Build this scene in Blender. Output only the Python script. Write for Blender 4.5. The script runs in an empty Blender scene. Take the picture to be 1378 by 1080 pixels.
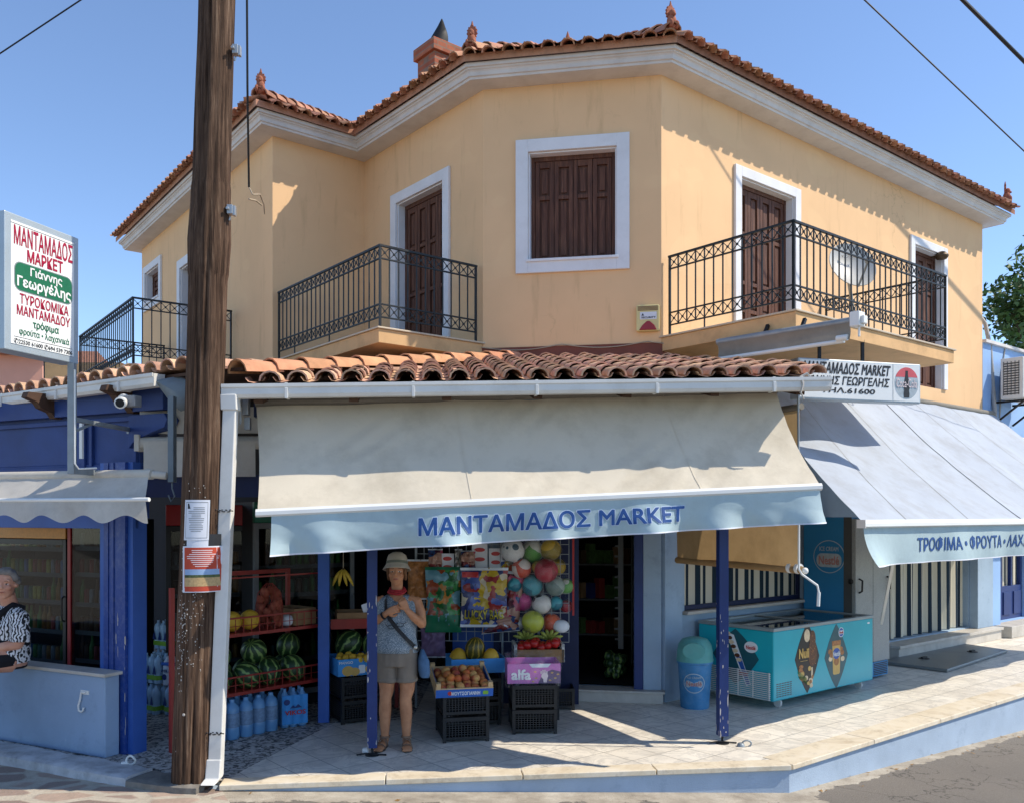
import bpy, bmesh, math, random
from mathutils import Vector, Matrix, noise
R = math.radians
random.seed(7)
SC = bpy.context.scene
COL = SC.collection

# ------------------------------------------------------------------ camera, sky, sun, exposure
# plain level lens with vertical shift; eye 2.05 m above the terrace floor (z = 0)
F, HY, CX, EYE = 1197.0, 692.0, 689.0, 2.05
cam_data = bpy.data.cameras.new('camera')
cam_data.sensor_width = 36.0
cam_data.lens = 36.0 * F / 1378.0
cam_data.shift_y = (HY - 540.0) / 1378.0
cam_data.clip_end = 600.0
cam = bpy.data.objects.new('camera', cam_data)
cam.location = (0, 0, EYE)
cam.rotation_euler = (R(90), 0, 0)
COL.objects.link(cam)
SC.camera = cam

SUN_AZ, SUN_EL = R(-4.0), R(49.0)        # direction towards the sun: azimuth from +X, elevation
world = bpy.data.worlds.new('World')
SC.world = world
world.use_nodes = True
wn = world.node_tree
sky = wn.nodes.new('ShaderNodeTexSky')
sky.sky_type = 'NISHITA'
sky.sun_disc = False
sky.sun_elevation = SUN_EL
sky.sun_rotation = R(90.0) - SUN_AZ      # Blender measures it clockwise from +Y
sky.altitude = 200.0
sky.air_density = 0.85
sky.dust_density = 0.1
sky.ozone_density = 4.5
bg = wn.nodes['Background']
hsv = wn.nodes.new('ShaderNodeHueSaturation')
hsv.inputs['Saturation'].default_value = 0.97
wn.links.new(sky.outputs[0], hsv.inputs['Color'])
wn.links.new(hsv.outputs[0], bg.inputs[0])
bg.inputs[1].default_value = 0.15
sun_data = bpy.data.lights.new('sun', 'SUN')
sun_data.energy = 3.5
sun_data.angle = R(0.5)
sun_data.color = (1.0, 0.90, 0.75)
sun = bpy.data.objects.new('sun', sun_data)
sdir = Vector((math.cos(SUN_AZ) * math.cos(SUN_EL), math.sin(SUN_AZ) * math.cos(SUN_EL), math.sin(SUN_EL)))
sun.rotation_euler = sdir.to_track_quat('Z', 'Y').to_euler()
sun.location = sdir * 60
COL.objects.link(sun)
SC.view_settings.view_transform = 'Standard'
SC.view_settings.look = 'None'
SC.view_settings.exposure = 0.66
SC.view_settings.gamma = 1.0

# ------------------------------------------------------------------ materials
def lin(h):
    h = h.lstrip('#')
    o = []
    for i in (0, 2, 4):
        v = int(h[i:i + 2], 16) / 255.0
        o.append(v / 12.92 if v <= 0.04045 else ((v + 0.055) / 1.055) ** 2.4)
    return (o[0], o[1], o[2], 1.0)

def mul(c, f):
    return (min(1, c[0] * f), min(1, c[1] * f), min(1, c[2] * f), 1.0)

MATS = {}
class MT:
    """small node helper around one material"""
    def __init__(s, name):
        s.m = bpy.data.materials.new(name)
        s.m.use_nodes = True
        s.t = s.m.node_tree
        s.b = s.t.nodes['Principled BSDF']
        s.tc = s.t.nodes.new('ShaderNodeTexCoord')
        MATS[name] = s.m
    def n(s, typ, **kw):
        d = s.t.nodes.new(typ)
        for k, v in kw.items():
            setattr(d, k, v)
        return d
    def l(s, a, b):
        s.t.links.new(a, b)
    def mapping(s, scale=(1, 1, 1), rot=(0, 0, 0)):
        d = s.n('ShaderNodeMapping')
        d.inputs['Scale'].default_value = scale
        d.inputs['Rotation'].default_value = rot
        s.l(s.tc.outputs['Object'], d.inputs['Vector'])
        return d.outputs[0]
    def noise(s, scale, detail=4, rough=0.55, vec=None, dist=0.0):
        d = s.n('ShaderNodeTexNoise')
        d.inputs['Scale'].default_value = scale
        d.inputs['Detail'].default_value = detail
        d.inputs['Roughness'].default_value = rough
        d.inputs['Distortion'].default_value = dist
        s.l(vec if vec is not None else s.tc.outputs['Object'], d.inputs['Vector'])
        return d.outputs['Fac']
    def ramp(s, fac, stops, interp='LINEAR'):
        d = s.n('ShaderNodeValToRGB')
        d.color_ramp.interpolation = interp
        e = d.color_ramp.elements
        while len(e) < len(stops):
            e.new(0.5)
        for i, (p, c) in enumerate(stops):
            e[i].position = p
            e[i].color = c
        s.l(fac, d.inputs[0])
        return d.outputs[0]
    def mix(s, fac, a, b, mode='MIX'):
        d = s.n('ShaderNodeMix', data_type='RGBA', blend_type=mode)
        for sock, v in ((d.inputs[0], fac), (d.inputs[6], a), (d.inputs[7], b)):
            if hasattr(v, 'is_output'):
                s.l(v, sock)
            else:
                sock.default_value = v
        return d.outputs[2]
    def math(s, op, a, b=0.0):
        d = s.n('ShaderNodeMath', operation=op)
        for sock, v in ((d.inputs[0], a), (d.inputs[1], b)):
            if hasattr(v, 'is_output'):
                s.l(v, sock)
            else:
                sock.default_value = v
        return d.outputs[0]
    def island(s, col, amt=0.3, hue=0.02):
        g = s.n('ShaderNodeNewGeometry')
        h = s.n('ShaderNodeHueSaturation')
        mr = s.n('ShaderNodeMapRange')
        mr.inputs[3].default_value = 1 - amt
        mr.inputs[4].default_value = 1 + amt
        s.l(g.outputs['Random Per Island'], mr.inputs[0])
        s.l(mr.outputs[0], h.inputs['Value'])
        mh = s.n('ShaderNodeMapRange')
        mh.inputs[3].default_value = 0.5 - hue
        mh.inputs[4].default_value = 0.5 + hue
        w = s.n('ShaderNodeTexWhiteNoise', noise_dimensions='1D')
        s.l(g.outputs['Random Per Island'], w.inputs['W'])
        s.l(w.outputs['Value'], mh.inputs[0])
        s.l(mh.outputs[0], h.inputs['Hue'])
        s.l(col, h.inputs['Color'])
        return h.outputs[0]
    def bump(s, fac, strength=0.3, dist=0.01):
        d = s.n('ShaderNodeBump')
        d.inputs['Strength'].default_value = strength
        d.inputs['Distance'].default_value = dist
        s.l(fac, d.inputs['Height'])
        s.l(d.outputs[0], s.b.inputs['Normal'])
    def fin(s, col, rough=0.6, metal=0.0, spec=0.5):
        if hasattr(col, 'is_output'):
            s.l(col, s.b.inputs['Base Color'])
        else:
            s.b.inputs['Base Color'].default_value = col
        if hasattr(rough, 'is_output'):
            s.l(rough, s.b.inputs['Roughness'])
        else:
            s.b.inputs['Roughness'].default_value = rough
        s.b.inputs['Metallic'].default_value = metal
        s.b.inputs['Specular IOR Level'].default_value = spec
        return s.m

def pm(name, hexcol, rough=0.6, var=0.12, scale=6.0, bump=0.0, bscale=60.0, metal=0.0, spec=0.4, dirt=0.0, dirtcol='#4a4238', dscale=3.0):
    """plain painted/plastic/metal surface with mottling, optional dirt blotches and bump"""
    t = MT(name)
    c = lin(hexcol)
    f = t.noise(scale, 5)
    col = t.ramp(f, [(0.3, mul(c, 1 - var)), (0.7, mul(c, 1 + var))])
    if dirt > 0:
        d = t.noise(dscale, 8, 0.7)
        d = t.ramp(d, [(0.48, (0, 0, 0, 1)), (0.75, (dirt, dirt, dirt, 1))])
        col = t.mix(d, col, lin(dirtcol))
    if bump > 0:
        t.bump(t.noise(bscale, 6, 0.65), bump, 0.01)
    return t.fin(col, rough, metal, spec)

def M(n):
    return MATS[n]

def build_materials():
    # stucco
    t = MT('yellow_stucco'); c = lin('#e5be92')
    col = t.ramp(t.noise(0.9, 6), [(0.3, mul(c, 0.93)), (0.7, mul(c, 1.05))])
    st = t.noise(2.2, 8, 0.7, t.mapping((3.0, 3.0, 0.35)))
    col = t.mix(t.ramp(st, [(0.56, (0, 0, 0, 1)), (0.85, (0.42, 0.42, 0.42, 1))]), col, lin('#8d6c48'))
    bl = t.noise(5.0, 9, 0.75)
    col = t.mix(t.ramp(bl, [(0.62, (0, 0, 0, 1)), (0.8, (0.25, 0.25, 0.25, 1))]), col, lin('#6f5a45'))
    cr = t.n('ShaderNodeTexVoronoi', feature='DISTANCE_TO_EDGE'); cr.inputs['Scale'].default_value = 0.55
    dv = t.n('ShaderNodeVectorMath', operation='ADD'); nz = t.n('ShaderNodeTexNoise'); nz.inputs['Scale'].default_value = 2.2; nz.inputs['Detail'].default_value = 8
    t.l(t.tc.outputs['Object'], nz.inputs['Vector']); t.l(t.tc.outputs['Object'], dv.inputs[0]); t.l(nz.outputs['Color'], dv.inputs[1]); t.l(dv.outputs[0], cr.inputs['Vector'])
    ck = t.math('MULTIPLY', t.ramp(cr.outputs[0], [(0.0, (1, 1, 1, 1)), (0.006, (0, 0, 0, 1))]), t.ramp(t.noise(0.6, 3), [(0.58, (0, 0, 0, 1)), (0.66, (0.25, 0.25, 0.25, 1))]))
    col = t.mix(ck, col, lin('#7a5c3e'))
    pt = t.noise(1.1, 2, 0.4, t.mapping((1, 1, 1.6)))
    col = t.mix(t.ramp(pt, [(0.60, (0, 0, 0, 1)), (0.625, (0.16, 0.16, 0.16, 1))]), col, lin('#f0cf9f'))
    t.bump(t.noise(140, 6, 0.7), 0.25, 0.006); t.fin(col, 0.9, 0, 0.2)
    # blue ground floor stucco
    for nm, h in (('pale_blue_stucco', '#9aafc3'), ('kerb_blue', '#a2b3c5'), ('light_blue_stucco', '#90a6c0')):
        t = MT(nm); c = lin(h)
        col = t.ramp(t.noise(1.6, 7), [(0.3, mul(c, 0.85)), (0.7, mul(c, 1.08))])
        d = t.noise(4.0, 9, 0.72)
        col = t.mix(t.ramp(d, [(0.55, (0, 0, 0, 1)), (0.78, (0.4, 0.4, 0.4, 1))]), col, lin('#5a6a80'))
        d2 = t.noise(26.0, 5, 0.7)
        col = t.mix(t.ramp(d2, [(0.68, (0, 0, 0, 1)), (0.74, (0.6, 0.6, 0.6, 1))]), col, lin('#b9c4cf'))
        t.bump(t.noise(70, 6, 0.7), 0.35, 0.01); t.fin(col, 0.85, 0, 0.2)
    pm('white_trim', '#dcdde0', 0.6, 0.05, 3, 0.08, 50, dirt=0.16, dirtcol='#8f8a80', dscale=4)
    pm('cornice_white', '#cfccc8', 0.75, 0.07, 2.5, 0.12, 60, dirt=0.25, dirtcol='#857a6c', dscale=3.5)
    pm('balcony_stucco', '#d6ad7c', 0.88, 0.09, 2.0, 0.25, 90, dirt=0.4, dirtcol='#7a6144', dscale=3)
    pm('balcony_marble', '#c4b49c', 0.5, 0.08, 4)
    pm('terracotta_render', '#7e4a3d', 0.9, 0.12, 2, 0.25, 60, dirt=0.4, dirtcol='#4d332c')
    # brown shutters: vertical grain
    t = MT('shutter_wood'); c = lin('#5a3a2d')
    g = t.noise(6, 8, 0.65, t.mapping((9, 9, 0.5)))
    col = t.ramp(g, [(0.25, lin('#33201a')), (0.5, c), (0.62, lin('#6b4736')), (0.8, lin('#957a66'))])
    t.bump(g, 0.25, 0.004); t.fin(col, 0.62, 0, 0.3)
    # roof tiles
    t = MT('roof_tile'); c = lin('#a97e67')
    col = t.ramp(t.noise(9, 6, 0.6), [(0.28, mul(c, 0.72)), (0.7, mul(c, 1.18))])
    col = t.island(col, 0.28, 0.015)
    li = t.noise(14, 8, 0.75)
    col = t.mix(t.ramp(li, [(0.58, (0, 0, 0, 1)), (0.72, (0.75, 0.75, 0.75, 1))]), col, lin('#7d6653'))
    li2 = t.noise(3.0, 8, 0.75)
    col = t.mix(t.ramp(li2, [(0.6, (0, 0, 0, 1)), (0.75, (0.7, 0.7, 0.7, 1))]), col, lin('#43332b'))
    t.bump(t.noise(60, 6, 0.7), 0.3, 0.01); t.fin(col, 0.9, 0, 0.2)
    t = MT('weathered_tile'); c = lin('#c79f85')
    col = t.ramp(t.noise(9, 6, 0.6), [(0.28, mul(c, 0.75)), (0.7, mul(c, 1.15))])
    col = t.island(col, 0.25, 0.015)
    col = t.mix(t.ramp(t.noise(14, 8, 0.75), [(0.54, (0, 0, 0, 1)), (0.70, (0.8, 0.8, 0.8, 1))]), col, lin('#a08c78'))
    col = t.mix(t.ramp(t.noise(3.0, 8, 0.75), [(0.6, (0, 0, 0, 1)), (0.75, (0.7, 0.7, 0.7, 1))]), col, lin('#54453b'))
    t.bump(t.noise(60, 6, 0.7), 0.35, 0.01); t.fin(col, 0.9, 0, 0.2)
    t = MT('pale_tile'); c = lin('#c8926f')
    col = t.island(t.ramp(t.noise(8, 6), [(0.3, mul(c, 0.8)), (0.7, mul(c, 1.12))]), 0.12, 0.01)
    li = t.noise(11, 8, 0.75)
    col = t.mix(t.ramp(li, [(0.56, (0, 0, 0, 1)), (0.7, (0.7, 0.7, 0.7, 1))]), col, lin('#8a7058'))
    t.bump(t.noise(60, 6, 0.7), 0.3, 0.01); t.fin(col, 0.9, 0, 0.2)
    pm('clay_ornament', '#9d6049', 0.9, 0.2, 12, 0.4, 50, dirt=0.5, dirtcol='#5a4034', dscale=9)
    # chimney brick
    t = MT('chimney_brick')
    b = t.n('ShaderNodeTexBrick'); b.inputs['Scale'].default_value = 1.0
    b.inputs['Color1'].default_value = lin('#9c5238'); b.inputs['Color2'].default_value = lin('#b0694a')
    b.inputs['Mortar'].default_value = lin('#8a7060'); b.inputs['Mortar Size'].default_value = 0.009
    b.inputs['Brick Width'].default_value = 0.2; b.inputs['Row Height'].default_value = 0.075
    cx = t.n('ShaderNodeSeparateXYZ'); t.l(t.tc.outputs['Object'], cx.inputs[0])
    cb = t.n('ShaderNodeCombineXYZ'); t.l(t.math('ADD', cx.outputs[0], cx.outputs[1]), cb.inputs[0]); t.l(cx.outputs[2], cb.inputs[1])
    t.l(cb.outputs[0], b.inputs['Vector'])
    col = t.mix(t.ramp(t.noise(9, 6), [(0.35, (0, 0, 0, 1)), (0.8, (0.5, 0.5, 0.5, 1))]), b.outputs[0], lin('#5f3a2d'))
    t.bump(b.outputs['Fac'], -0.4, 0.01); t.fin(col, 0.9)
    pm('black_sheet', '#17181a', 0.6, 0.3, 5)
    pm('railing_iron', '#12171a', 0.5, 0.25, 8)
    pm('dark_iron', '#23262a', 0.5, 0.2, 8, metal=0.4)
    # pole wood
    t = MT('pole_wood')
    g = t.noise(7, 10, 0.72, t.mapping((5.5, 5.5, 0.22)), 0.4)
    col = t.ramp(g, [(0.27, lin('#19110b')), (0.44, lin('#463428')), (0.57, lin('#705847')), (0.76, lin('#a9927b'))])
    b2 = t.noise(1.0, 5, 0.6)
    col = t.mix(t.ramp(b2, [(0.4, (0, 0, 0, 1)), (0.7, (0.7, 0.7, 0.7, 1))]), col, lin('#39291e'))
    fine = t.noise(12, 6, 0.7, t.mapping((12, 12, 0.35)))
    col = t.mix(t.ramp(fine, [(0.6, (0, 0, 0, 1)), (0.7, (0.75, 0.75, 0.75, 1))]), col, lin('#1c130d'))
    t.bump(t.math('ADD', g, fine), 0.7, 0.02); t.fin(col, 0.85, 0, 0.2)
    pm('torn_paper', '#b5b0a8', 0.8, 0.1, 30)
    pm('galvanised', '#a9adb0', 0.45, 0.12, 10, metal=0.6)
    pm('grey_metal', '#8f979c', 0.5, 0.12, 8, metal=0.3, dirt=0.3)
    pm('white_pvc', '#d8d7d2', 0.45, 0.05, 3, dirt=0.22, dirtcol='#8b8577', dscale=5)
    pm('white_plastic', '#dfe0dd', 0.4, 0.04, 3)
    pm('blue_paint', '#1d3e86', 0.42, 0.12, 4, 0.08, 40, dirt=0.14, dirtcol='#b8bcc4', dscale=22)
    pm('royal_paint', '#183069', 0.45, 0.12, 4, 0.08, 40)
    pm('mid_blue_paint', '#2f58a4', 0.5, 0.12, 3)
    pm('panel_blue', '#27407a', 0.6, 0.16, 2.2, 0.12, 30, dirt=0.35, dirtcol='#1c2658')
    pm('navy_paint', '#18244a', 0.6, 0.15, 3)
    pm('chipped_undercoat', '#b9b3ab', 0.8, 0.15, 20)
    pm('dark_wood', '#4a3426', 0.75, 0.25, 6, 0.2, 40)
    pm('lead_flashing', '#6d7a83', 0.6, 0.2, 4, 0.4, 8)
    # fabrics
    for nm, h, dc in (('beige_canvas', '#ddd3bf', '#a69a84'), ('white_canvas', '#e6e1d6', '#a79f92'), ('blue_canvas', '#b6cbd0', '#8b9da4'), ('sky_canvas', '#b4bdc9', '#918f8c'), ('tan_canvas', '#b0936a', '#76603f'), ('grey_canvas', '#8f8a80', '#5e584f')):
        t = MT(nm); c = lin(h)
        col = t.ramp(t.noise(1.5, 7), [(0.3, mul(c, 0.93)), (0.7, mul(c, 1.04))])
        d = t.noise(2.3, 9, 0.7)
        col = t.mix(t.ramp(d, [(0.46, (0, 0, 0, 1)), (0.78, (0.55, 0.55, 0.55, 1))]), col, lin(dc))
        t.bump(t.math('ADD', t.noise(5, 3, 0.5, None, 0.8), t.math('MULTIPLY', t.noise(240, 2), 0.15)), 0.22, 0.02)
        t.fin(col, 0.8, 0, 0.25)
        tr = t.n('ShaderNodeBsdfTranslucent'); t.l(col, tr.inputs[0])
        mx = t.n('ShaderNodeMixShader'); mx.inputs[0].default_value = 0.42 if nm == 'white_canvas' else 0.3 if nm == 'tan_canvas' else 0.16
        t.l(t.b.outputs[0], mx.inputs[1]); t.l(tr.outputs[0], mx.inputs[2])
        t.l(mx.outputs[0], t.t.nodes['Material Output'].inputs[0])
    pm('letter_blue', '#1c4a88', 0.6, 0.06, 4)
    pm('letter_edge', '#c3d3e6', 0.6, 0.04, 4)
    pm('sign_white', '#e6e8e6', 0.3, 0.03, 2, dirt=0.1, dirtcol='#a9aaa6')
    pm('sign_frame', '#aab6bd', 0.4, 0.08, 4, metal=0.3)
    pm('sign_red', '#a3163a', 0.4, 0.05, 4)
    pm('sign_green', '#1f6a4b', 0.4, 0.12, 5)
    pm('sign_black', '#26282c', 0.5, 0.1, 4)
    pm('cola_red', '#cf5a5f', 0.4, 0.1, 6)
    pm('cola_pale', '#e0cfd0', 0.4, 0.05, 6)
    pm('paper_white', '#d6dae2', 0.7, 0.04, 8)
    pm('paper_red', '#b5452f', 0.7, 0.06, 8)
    pm('paper_grey', '#7d8187', 0.8, 0.1, 8)
    pm('poster_sky', '#8ea9cc', 0.7, 0.08, 20); pm('poster_field', '#b59a6e', 0.7, 0.2, 60); pm('poster_trees', '#4d5a38', 0.7, 0.4, 60)
    # ground
    t = MT('asphalt')
    col = t.ramp(t.noise(180, 5, 0.7), [(0.3, lin('#58534d')), (0.55, lin('#79736b')), (0.75, lin('#9c958b'))])
    col = t.mix(t.ramp(t.noise(0.8, 7), [(0.4, (0, 0, 0, 1)), (0.75, (0.6, 0.6, 0.6, 1))]), col, lin('#837c72'))
    cr = t.n('ShaderNodeTexVoronoi', feature='DISTANCE_TO_EDGE'); cr.inputs['Scale'].default_value = 0.9
    dv = t.n('ShaderNodeVectorMath', operation='ADD'); nz = t.n('ShaderNodeTexNoise'); nz.inputs['Scale'].default_value = 3; nz.inputs['Detail'].default_value = 6
    t.l(t.tc.outputs['Object'], nz.inputs['Vector']); t.l(t.tc.outputs['Object'], dv.inputs[0]); t.l(nz.outputs['Color'], dv.inputs[1]); t.l(dv.outputs[0], cr.inputs['Vector'])
    col = t.mix(t.ramp(cr.outputs[0], [(0.0, (0.7, 0.7, 0.7, 1)), (0.012, (0, 0, 0, 1))]), col, lin('#2e2c2a'))
    # crumbled concrete strip along the terrace wall (the road mesh keeps world coordinates)
    sx = t.n('ShaderNodeSeparateXYZ'); t.l(t.tc.outputs['Object'], sx.inputs[0]); X, Y = sx.outputs[0], sx.outputs[1]
    df = t.math('SUBTRACT', t.math('ADD', 7.007, t.math('MULTIPLY', X, 0.1203)), Y)
    ds = t.math('ADD', t.math('MULTIPLY', t.math('SUBTRACT', X, 2.27), 0.6327), t.math('MULTIPLY', t.math('SUBTRACT', Y, 7.28), -0.7744))
    wob = t.math('MULTIPLY', t.math('SUBTRACT', t.noise(3.5, 9, 0.72), 0.5), 0.75)
    mf = t.math('LESS_THAN', t.math('ADD', t.math('MAXIMUM', df, t.math('MULTIPLY', t.math('SUBTRACT', X, 2.2), 1.0)), wob), 0.30)
    ms = t.math('LESS_THAN', t.math('ADD', t.math('ABSOLUTE', ds), t.math('MULTIPLY', wob, 0.5)), 0.13)
    cc = t.ramp(t.noise(4, 9, 0.7), [(0.25, lin('#847b6e')), (0.5, lin('#aaa192')), (0.75, lin('#c9c2b3'))])
    cc = t.mix(t.ramp(t.noise(110, 4, 0.7), [(0.56, (0, 0, 0, 1)), (0.7, (0.7, 0.7, 0.7, 1))]), cc, lin('#625a4f'))
    msk = t.math('MAXIMUM', mf, ms)
    col = t.mix(msk, col, cc)
    t.bump(t.math('ADD', t.math('ADD', t.noise(160, 5, 0.75), t.math('MULTIPLY', t.noise(9, 8, 0.7), 0.8)), t.math('MULTIPLY', msk, 0.35)), 0.6, 0.014); t.fin(col, 0.9, 0, 0.25)
    t = MT('rough_concrete')
    col = t.ramp(t.noise(4, 9, 0.7), [(0.25, lin('#7f776b')), (0.5, lin('#a59c8d')), (0.75, lin('#c6bfb0'))])
    col = t.mix(t.ramp(t.noise(120, 4, 0.7), [(0.58, (0, 0, 0, 1)), (0.7, (0.7, 0.7, 0.7, 1))]), col, lin('#5e574d'))
    t.bump(t.math('ADD', t.noise(6, 8, 0.7), t.noise(80, 5, 0.7)), 0.7, 0.03); t.fin(col, 0.95, 0, 0.2)
    t = MT('stone_paving')
    dv = t.n('ShaderNodeVectorMath', operation='ADD'); nz = t.n('ShaderNodeTexNoise'); nz.inputs['Scale'].default_value = 2.6; nz.inputs['Detail'].default_value = 4
    sc = t.n('ShaderNodeVectorMath', operation='SCALE'); sc.inputs['Scale'].default_value = 0.22
    t.l(t.tc.outputs['Object'], nz.inputs['Vector']); t.l(nz.outputs['Color'], sc.inputs[0])
    mp = t.mapping((2.7, 4.4, 1), (0, 0, R(-20))); t.l(mp, dv.inputs[0]); t.l(sc.outputs[0], dv.inputs[1])
    e = t.n('ShaderNodeTexVoronoi', feature='DISTANCE_TO_EDGE'); e.inputs['Scale'].default_value = 1.0; e.inputs['Randomness'].default_value = 0.75; t.l(dv.outputs[0], e.inputs['Vector'])
    v = t.n('ShaderNodeTexVoronoi'); v.inputs['Scale'].default_value = 1.0; v.inputs['Randomness'].default_value = 0.75; t.l(dv.outputs[0], v.inputs['Vector'])
    hs = t.n('ShaderNodeSeparateColor'); t.l(v.outputs['Color'], hs.inputs[0])
    st = t.ramp(hs.outputs[0], [(0.0, lin('#86766d')), (0.5, lin('#a08c80')), (1.0, lin('#b39e8d'))])
    stone = t.ramp(e.outputs[0], [(0.10, (0, 0, 0, 1)), (0.17, (1, 1, 1, 1))])
    col = t.mix(stone, lin('#b9b0a0'), st)
    col = t.mix(t.ramp(t.noise(9, 8, 0.75), [(0.42, (0, 0, 0, 1)), (0.8, (0.65, 0.65, 0.65, 1))]), col, lin('#7d7366'))
    t.bump(t.math('ADD', t.math('MULTIPLY', stone, 0.5), t.noise(26, 7, 0.75)), 0.6, 0.02); t.fin(col, 0.92, 0, 0.2)
    # terrace tiles
    t = MT('terrace_tile')
    mp = t.mapping((1, 1, 1), (0, 0, -math.atan2(0.6327, 0.7744)))
    b = t.n('ShaderNodeTexBrick', offset=0.0); b.inputs['Scale'].default_value = 1
    b.inputs['Brick Width'].default_value = 0.333; b.inputs['Row Height'].default_value = 0.333; b.inputs['Mortar Size'].default_value = 0.004; b.inputs['Mortar Smooth'].default_value = 0.2
    b.inputs['Color1'].default_value = lin('#ded6c7'); b.inputs['Color2'].default_value = lin('#e8e1d3'); b.inputs['Mortar'].default_value = lin('#7d786f')
    t.l(mp, b.inputs['Vector'])
    v = t.noise(3.2, 9, 0.68, None, 1.4)
    col = t.mix(t.ramp(v, [(0.46, (0, 0, 0, 1)), (0.52, (0.35, 0.35, 0.35, 1)), (0.6, (0, 0, 0, 1))]), b.outputs[0], lin('#8d8b88'))
    col = t.mix(t.ramp(t.noise(2.2, 8, 0.7), [(0.45, (0, 0, 0, 1)), (0.8, (0.5, 0.5, 0.5, 1))]), col, lin('#a79f92'))
    t.bump(b.outputs['Fac'], -0.25, 0.004); t.fin(col, t.math('ADD', t.math('MULTIPLY', v, 0.3), 0.28), 0, 0.4)
    t = MT('pebble_floor')
    v = t.n('ShaderNodeTexVoronoi'); v.inputs['Scale'].default_value = 38; t.l(t.tc.outputs['Object'], v.inputs['Vector'])
    hs = t.n('ShaderNodeSeparateColor'); t.l(v.outputs['Color'], hs.inputs[0])
    col = t.ramp(hs.outputs[0], [(0.0, lin('#3d3a38')), (0.28, lin('#69655f')), (0.45, lin('#aeaaa2')), (0.8, lin('#c9c5bc'))])
    col = t.mix(t.ramp(t.noise(1.7, 6), [(0.4, (0, 0, 0, 1)), (0.8, (0.5, 0.5, 0.5, 1))]), col, lin('#6f6a64'))
    t.bump(v.outputs['Distance'], -0.4, 0.01); t.fin(col, 0.6)
    t = MT('marble_edge')
    v = t.noise(2.4, 9, 0.7, None, 1.2)
    col = t.ramp(v, [(0.25, lin('#b9a78c')), (0.5, lin('#d8cbb2')), (0.75, lin('#e2d9c8'))])
    col = t.mix(t.ramp(t.noise(7, 8, 0.75), [(0.52, (0, 0, 0, 1)), (0.75, (0.6, 0.6, 0.6, 1))]), col, lin('#8b7a62'))
    t.fin(col, 0.5)
    pm('grey_marble', '#b9b4ab', 0.5, 0.12, 5, dirt=0.4, dirtcol='#857c6f')
    pm('whitewash', '#b7b8ba', 0.95, 0.15, 9, 0.9, 25, dirt=0.7, dirtcol='#6d6a66', dscale=5)
    pm('kerb_concrete', '#7c776f', 0.95, 0.25, 8, 0.9, 25, dirt=0.6, dirtcol='#48433d', dscale=5)
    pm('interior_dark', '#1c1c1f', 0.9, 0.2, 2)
    pm('interior_ceiling', '#3a3431', 0.9, 0.2, 2)
    # striped curtain: stripes along local generated u stored in uv
    t = MT('striped_cloth')
    uv = t.n('ShaderNodeUVMap'); sx = t.n('ShaderNodeSeparateXYZ'); t.l(uv.outputs[0], sx.inputs[0])
    w = t.math('FRACT', t.math('MULTIPLY', sx.outputs[0], 1 / 0.155))
    col = t.ramp(w, [(0.0, lin('#cfc8b4')), (0.52, lin('#22323f'))], 'CONSTANT')
    t.bump(t.noise(20, 4), 0.1, 0.01); t.fin(col, 0.85, 0, 0.2)
    # glass
    t = MT('cold_glass'); t.fin((0.75, 0.8, 0.8, 1), 0.04, 0, 0.5)
    tp = t.n('ShaderNodeBsdfTransparent'); tp.inputs[0].default_value = (0.60, 0.63, 0.64, 1)
    gl = t.n('ShaderNodeBsdfGlossy'); gl.inputs['Roughness'].default_value = 0.02
    fr = t.n('ShaderNodeLayerWeight'); fr.inputs['Blend'].default_value = 0.5
    mx = t.n('ShaderNodeMixShader'); t.l(t.math('ADD', t.math('MULTIPLY', t.math('POWER', fr.outputs['Facing'], 4.0), 0.9), 0.015), mx.inputs[0]); t.l(tp.outputs[0], mx.inputs[1]); t.l(gl.outputs[0], mx.inputs[2])
    t.l(mx.outputs[0], t.t.nodes['Material Output'].inputs[0])
    t = MT('lid_glass'); t.fin((0.75, 0.8, 0.8, 1), 0.04, 0, 0.5)
    tp = t.n('ShaderNodeBsdfTransparent'); tp.inputs[0].default_value = (0.7, 0.74, 0.75, 1)
    gl = t.n('ShaderNodeBsdfGlossy'); gl.inputs['Roughness'].default_value = 0.03
    fr = t.n('ShaderNodeLayerWeight'); fr.inputs['Blend'].default_value = 0.5
    mx = t.n('ShaderNodeMixShader'); t.l(t.math('ADD', t.math('MULTIPLY', t.math('POWER', fr.outputs['Facing'], 2.0), 0.8), 0.05), mx.inputs[0]); t.l(tp.outputs[0], mx.inputs[1]); t.l(gl.outputs[0], mx.inputs[2])
    t.l(mx.outputs[0], t.t.nodes['Material Output'].inputs[0])
    t = MT('clear_plastic'); t.fin((0.9, 0.9, 0.9, 1), 0.2)
    tp = t.n('ShaderNodeBsdfTransparent'); mx = t.n('ShaderNodeMixShader')
    cr = t.noise(16, 6, 0.7); t.bump(cr, 0.8, 0.05)
    t.l(t.ramp(cr, [(0.45, (0.02, 0.02, 0.02, 1)), (0.75, (0.2, 0.2, 0.2, 1))]), mx.inputs[0]); t.l(tp.outputs[0], mx.inputs[1]); t.l(t.b.outputs[0], mx.inputs[2])
    t.l(mx.outputs[0], t.t.nodes['Material Output'].inputs[0])
    t = MT('bottle_plastic'); t.fin(lin('#7db4e2'), 0.12, 0, 0.6)
    t.b.inputs['Transmission Weight'].default_value = 0.0
    tr = t.n('ShaderNodeBsdfTranslucent'); tr.inputs[0].default_value = lin('#a9d2f2')
    mx = t.n('ShaderNodeMixShader'); mx.inputs[0].default_value = 0.4
    t.l(t.b.outputs[0], mx.inputs[1]); t.l(tr.outputs[0], mx.inputs[2]); t.l(mx.outputs[0], t.t.nodes['Material Output'].inputs[0])
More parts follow.
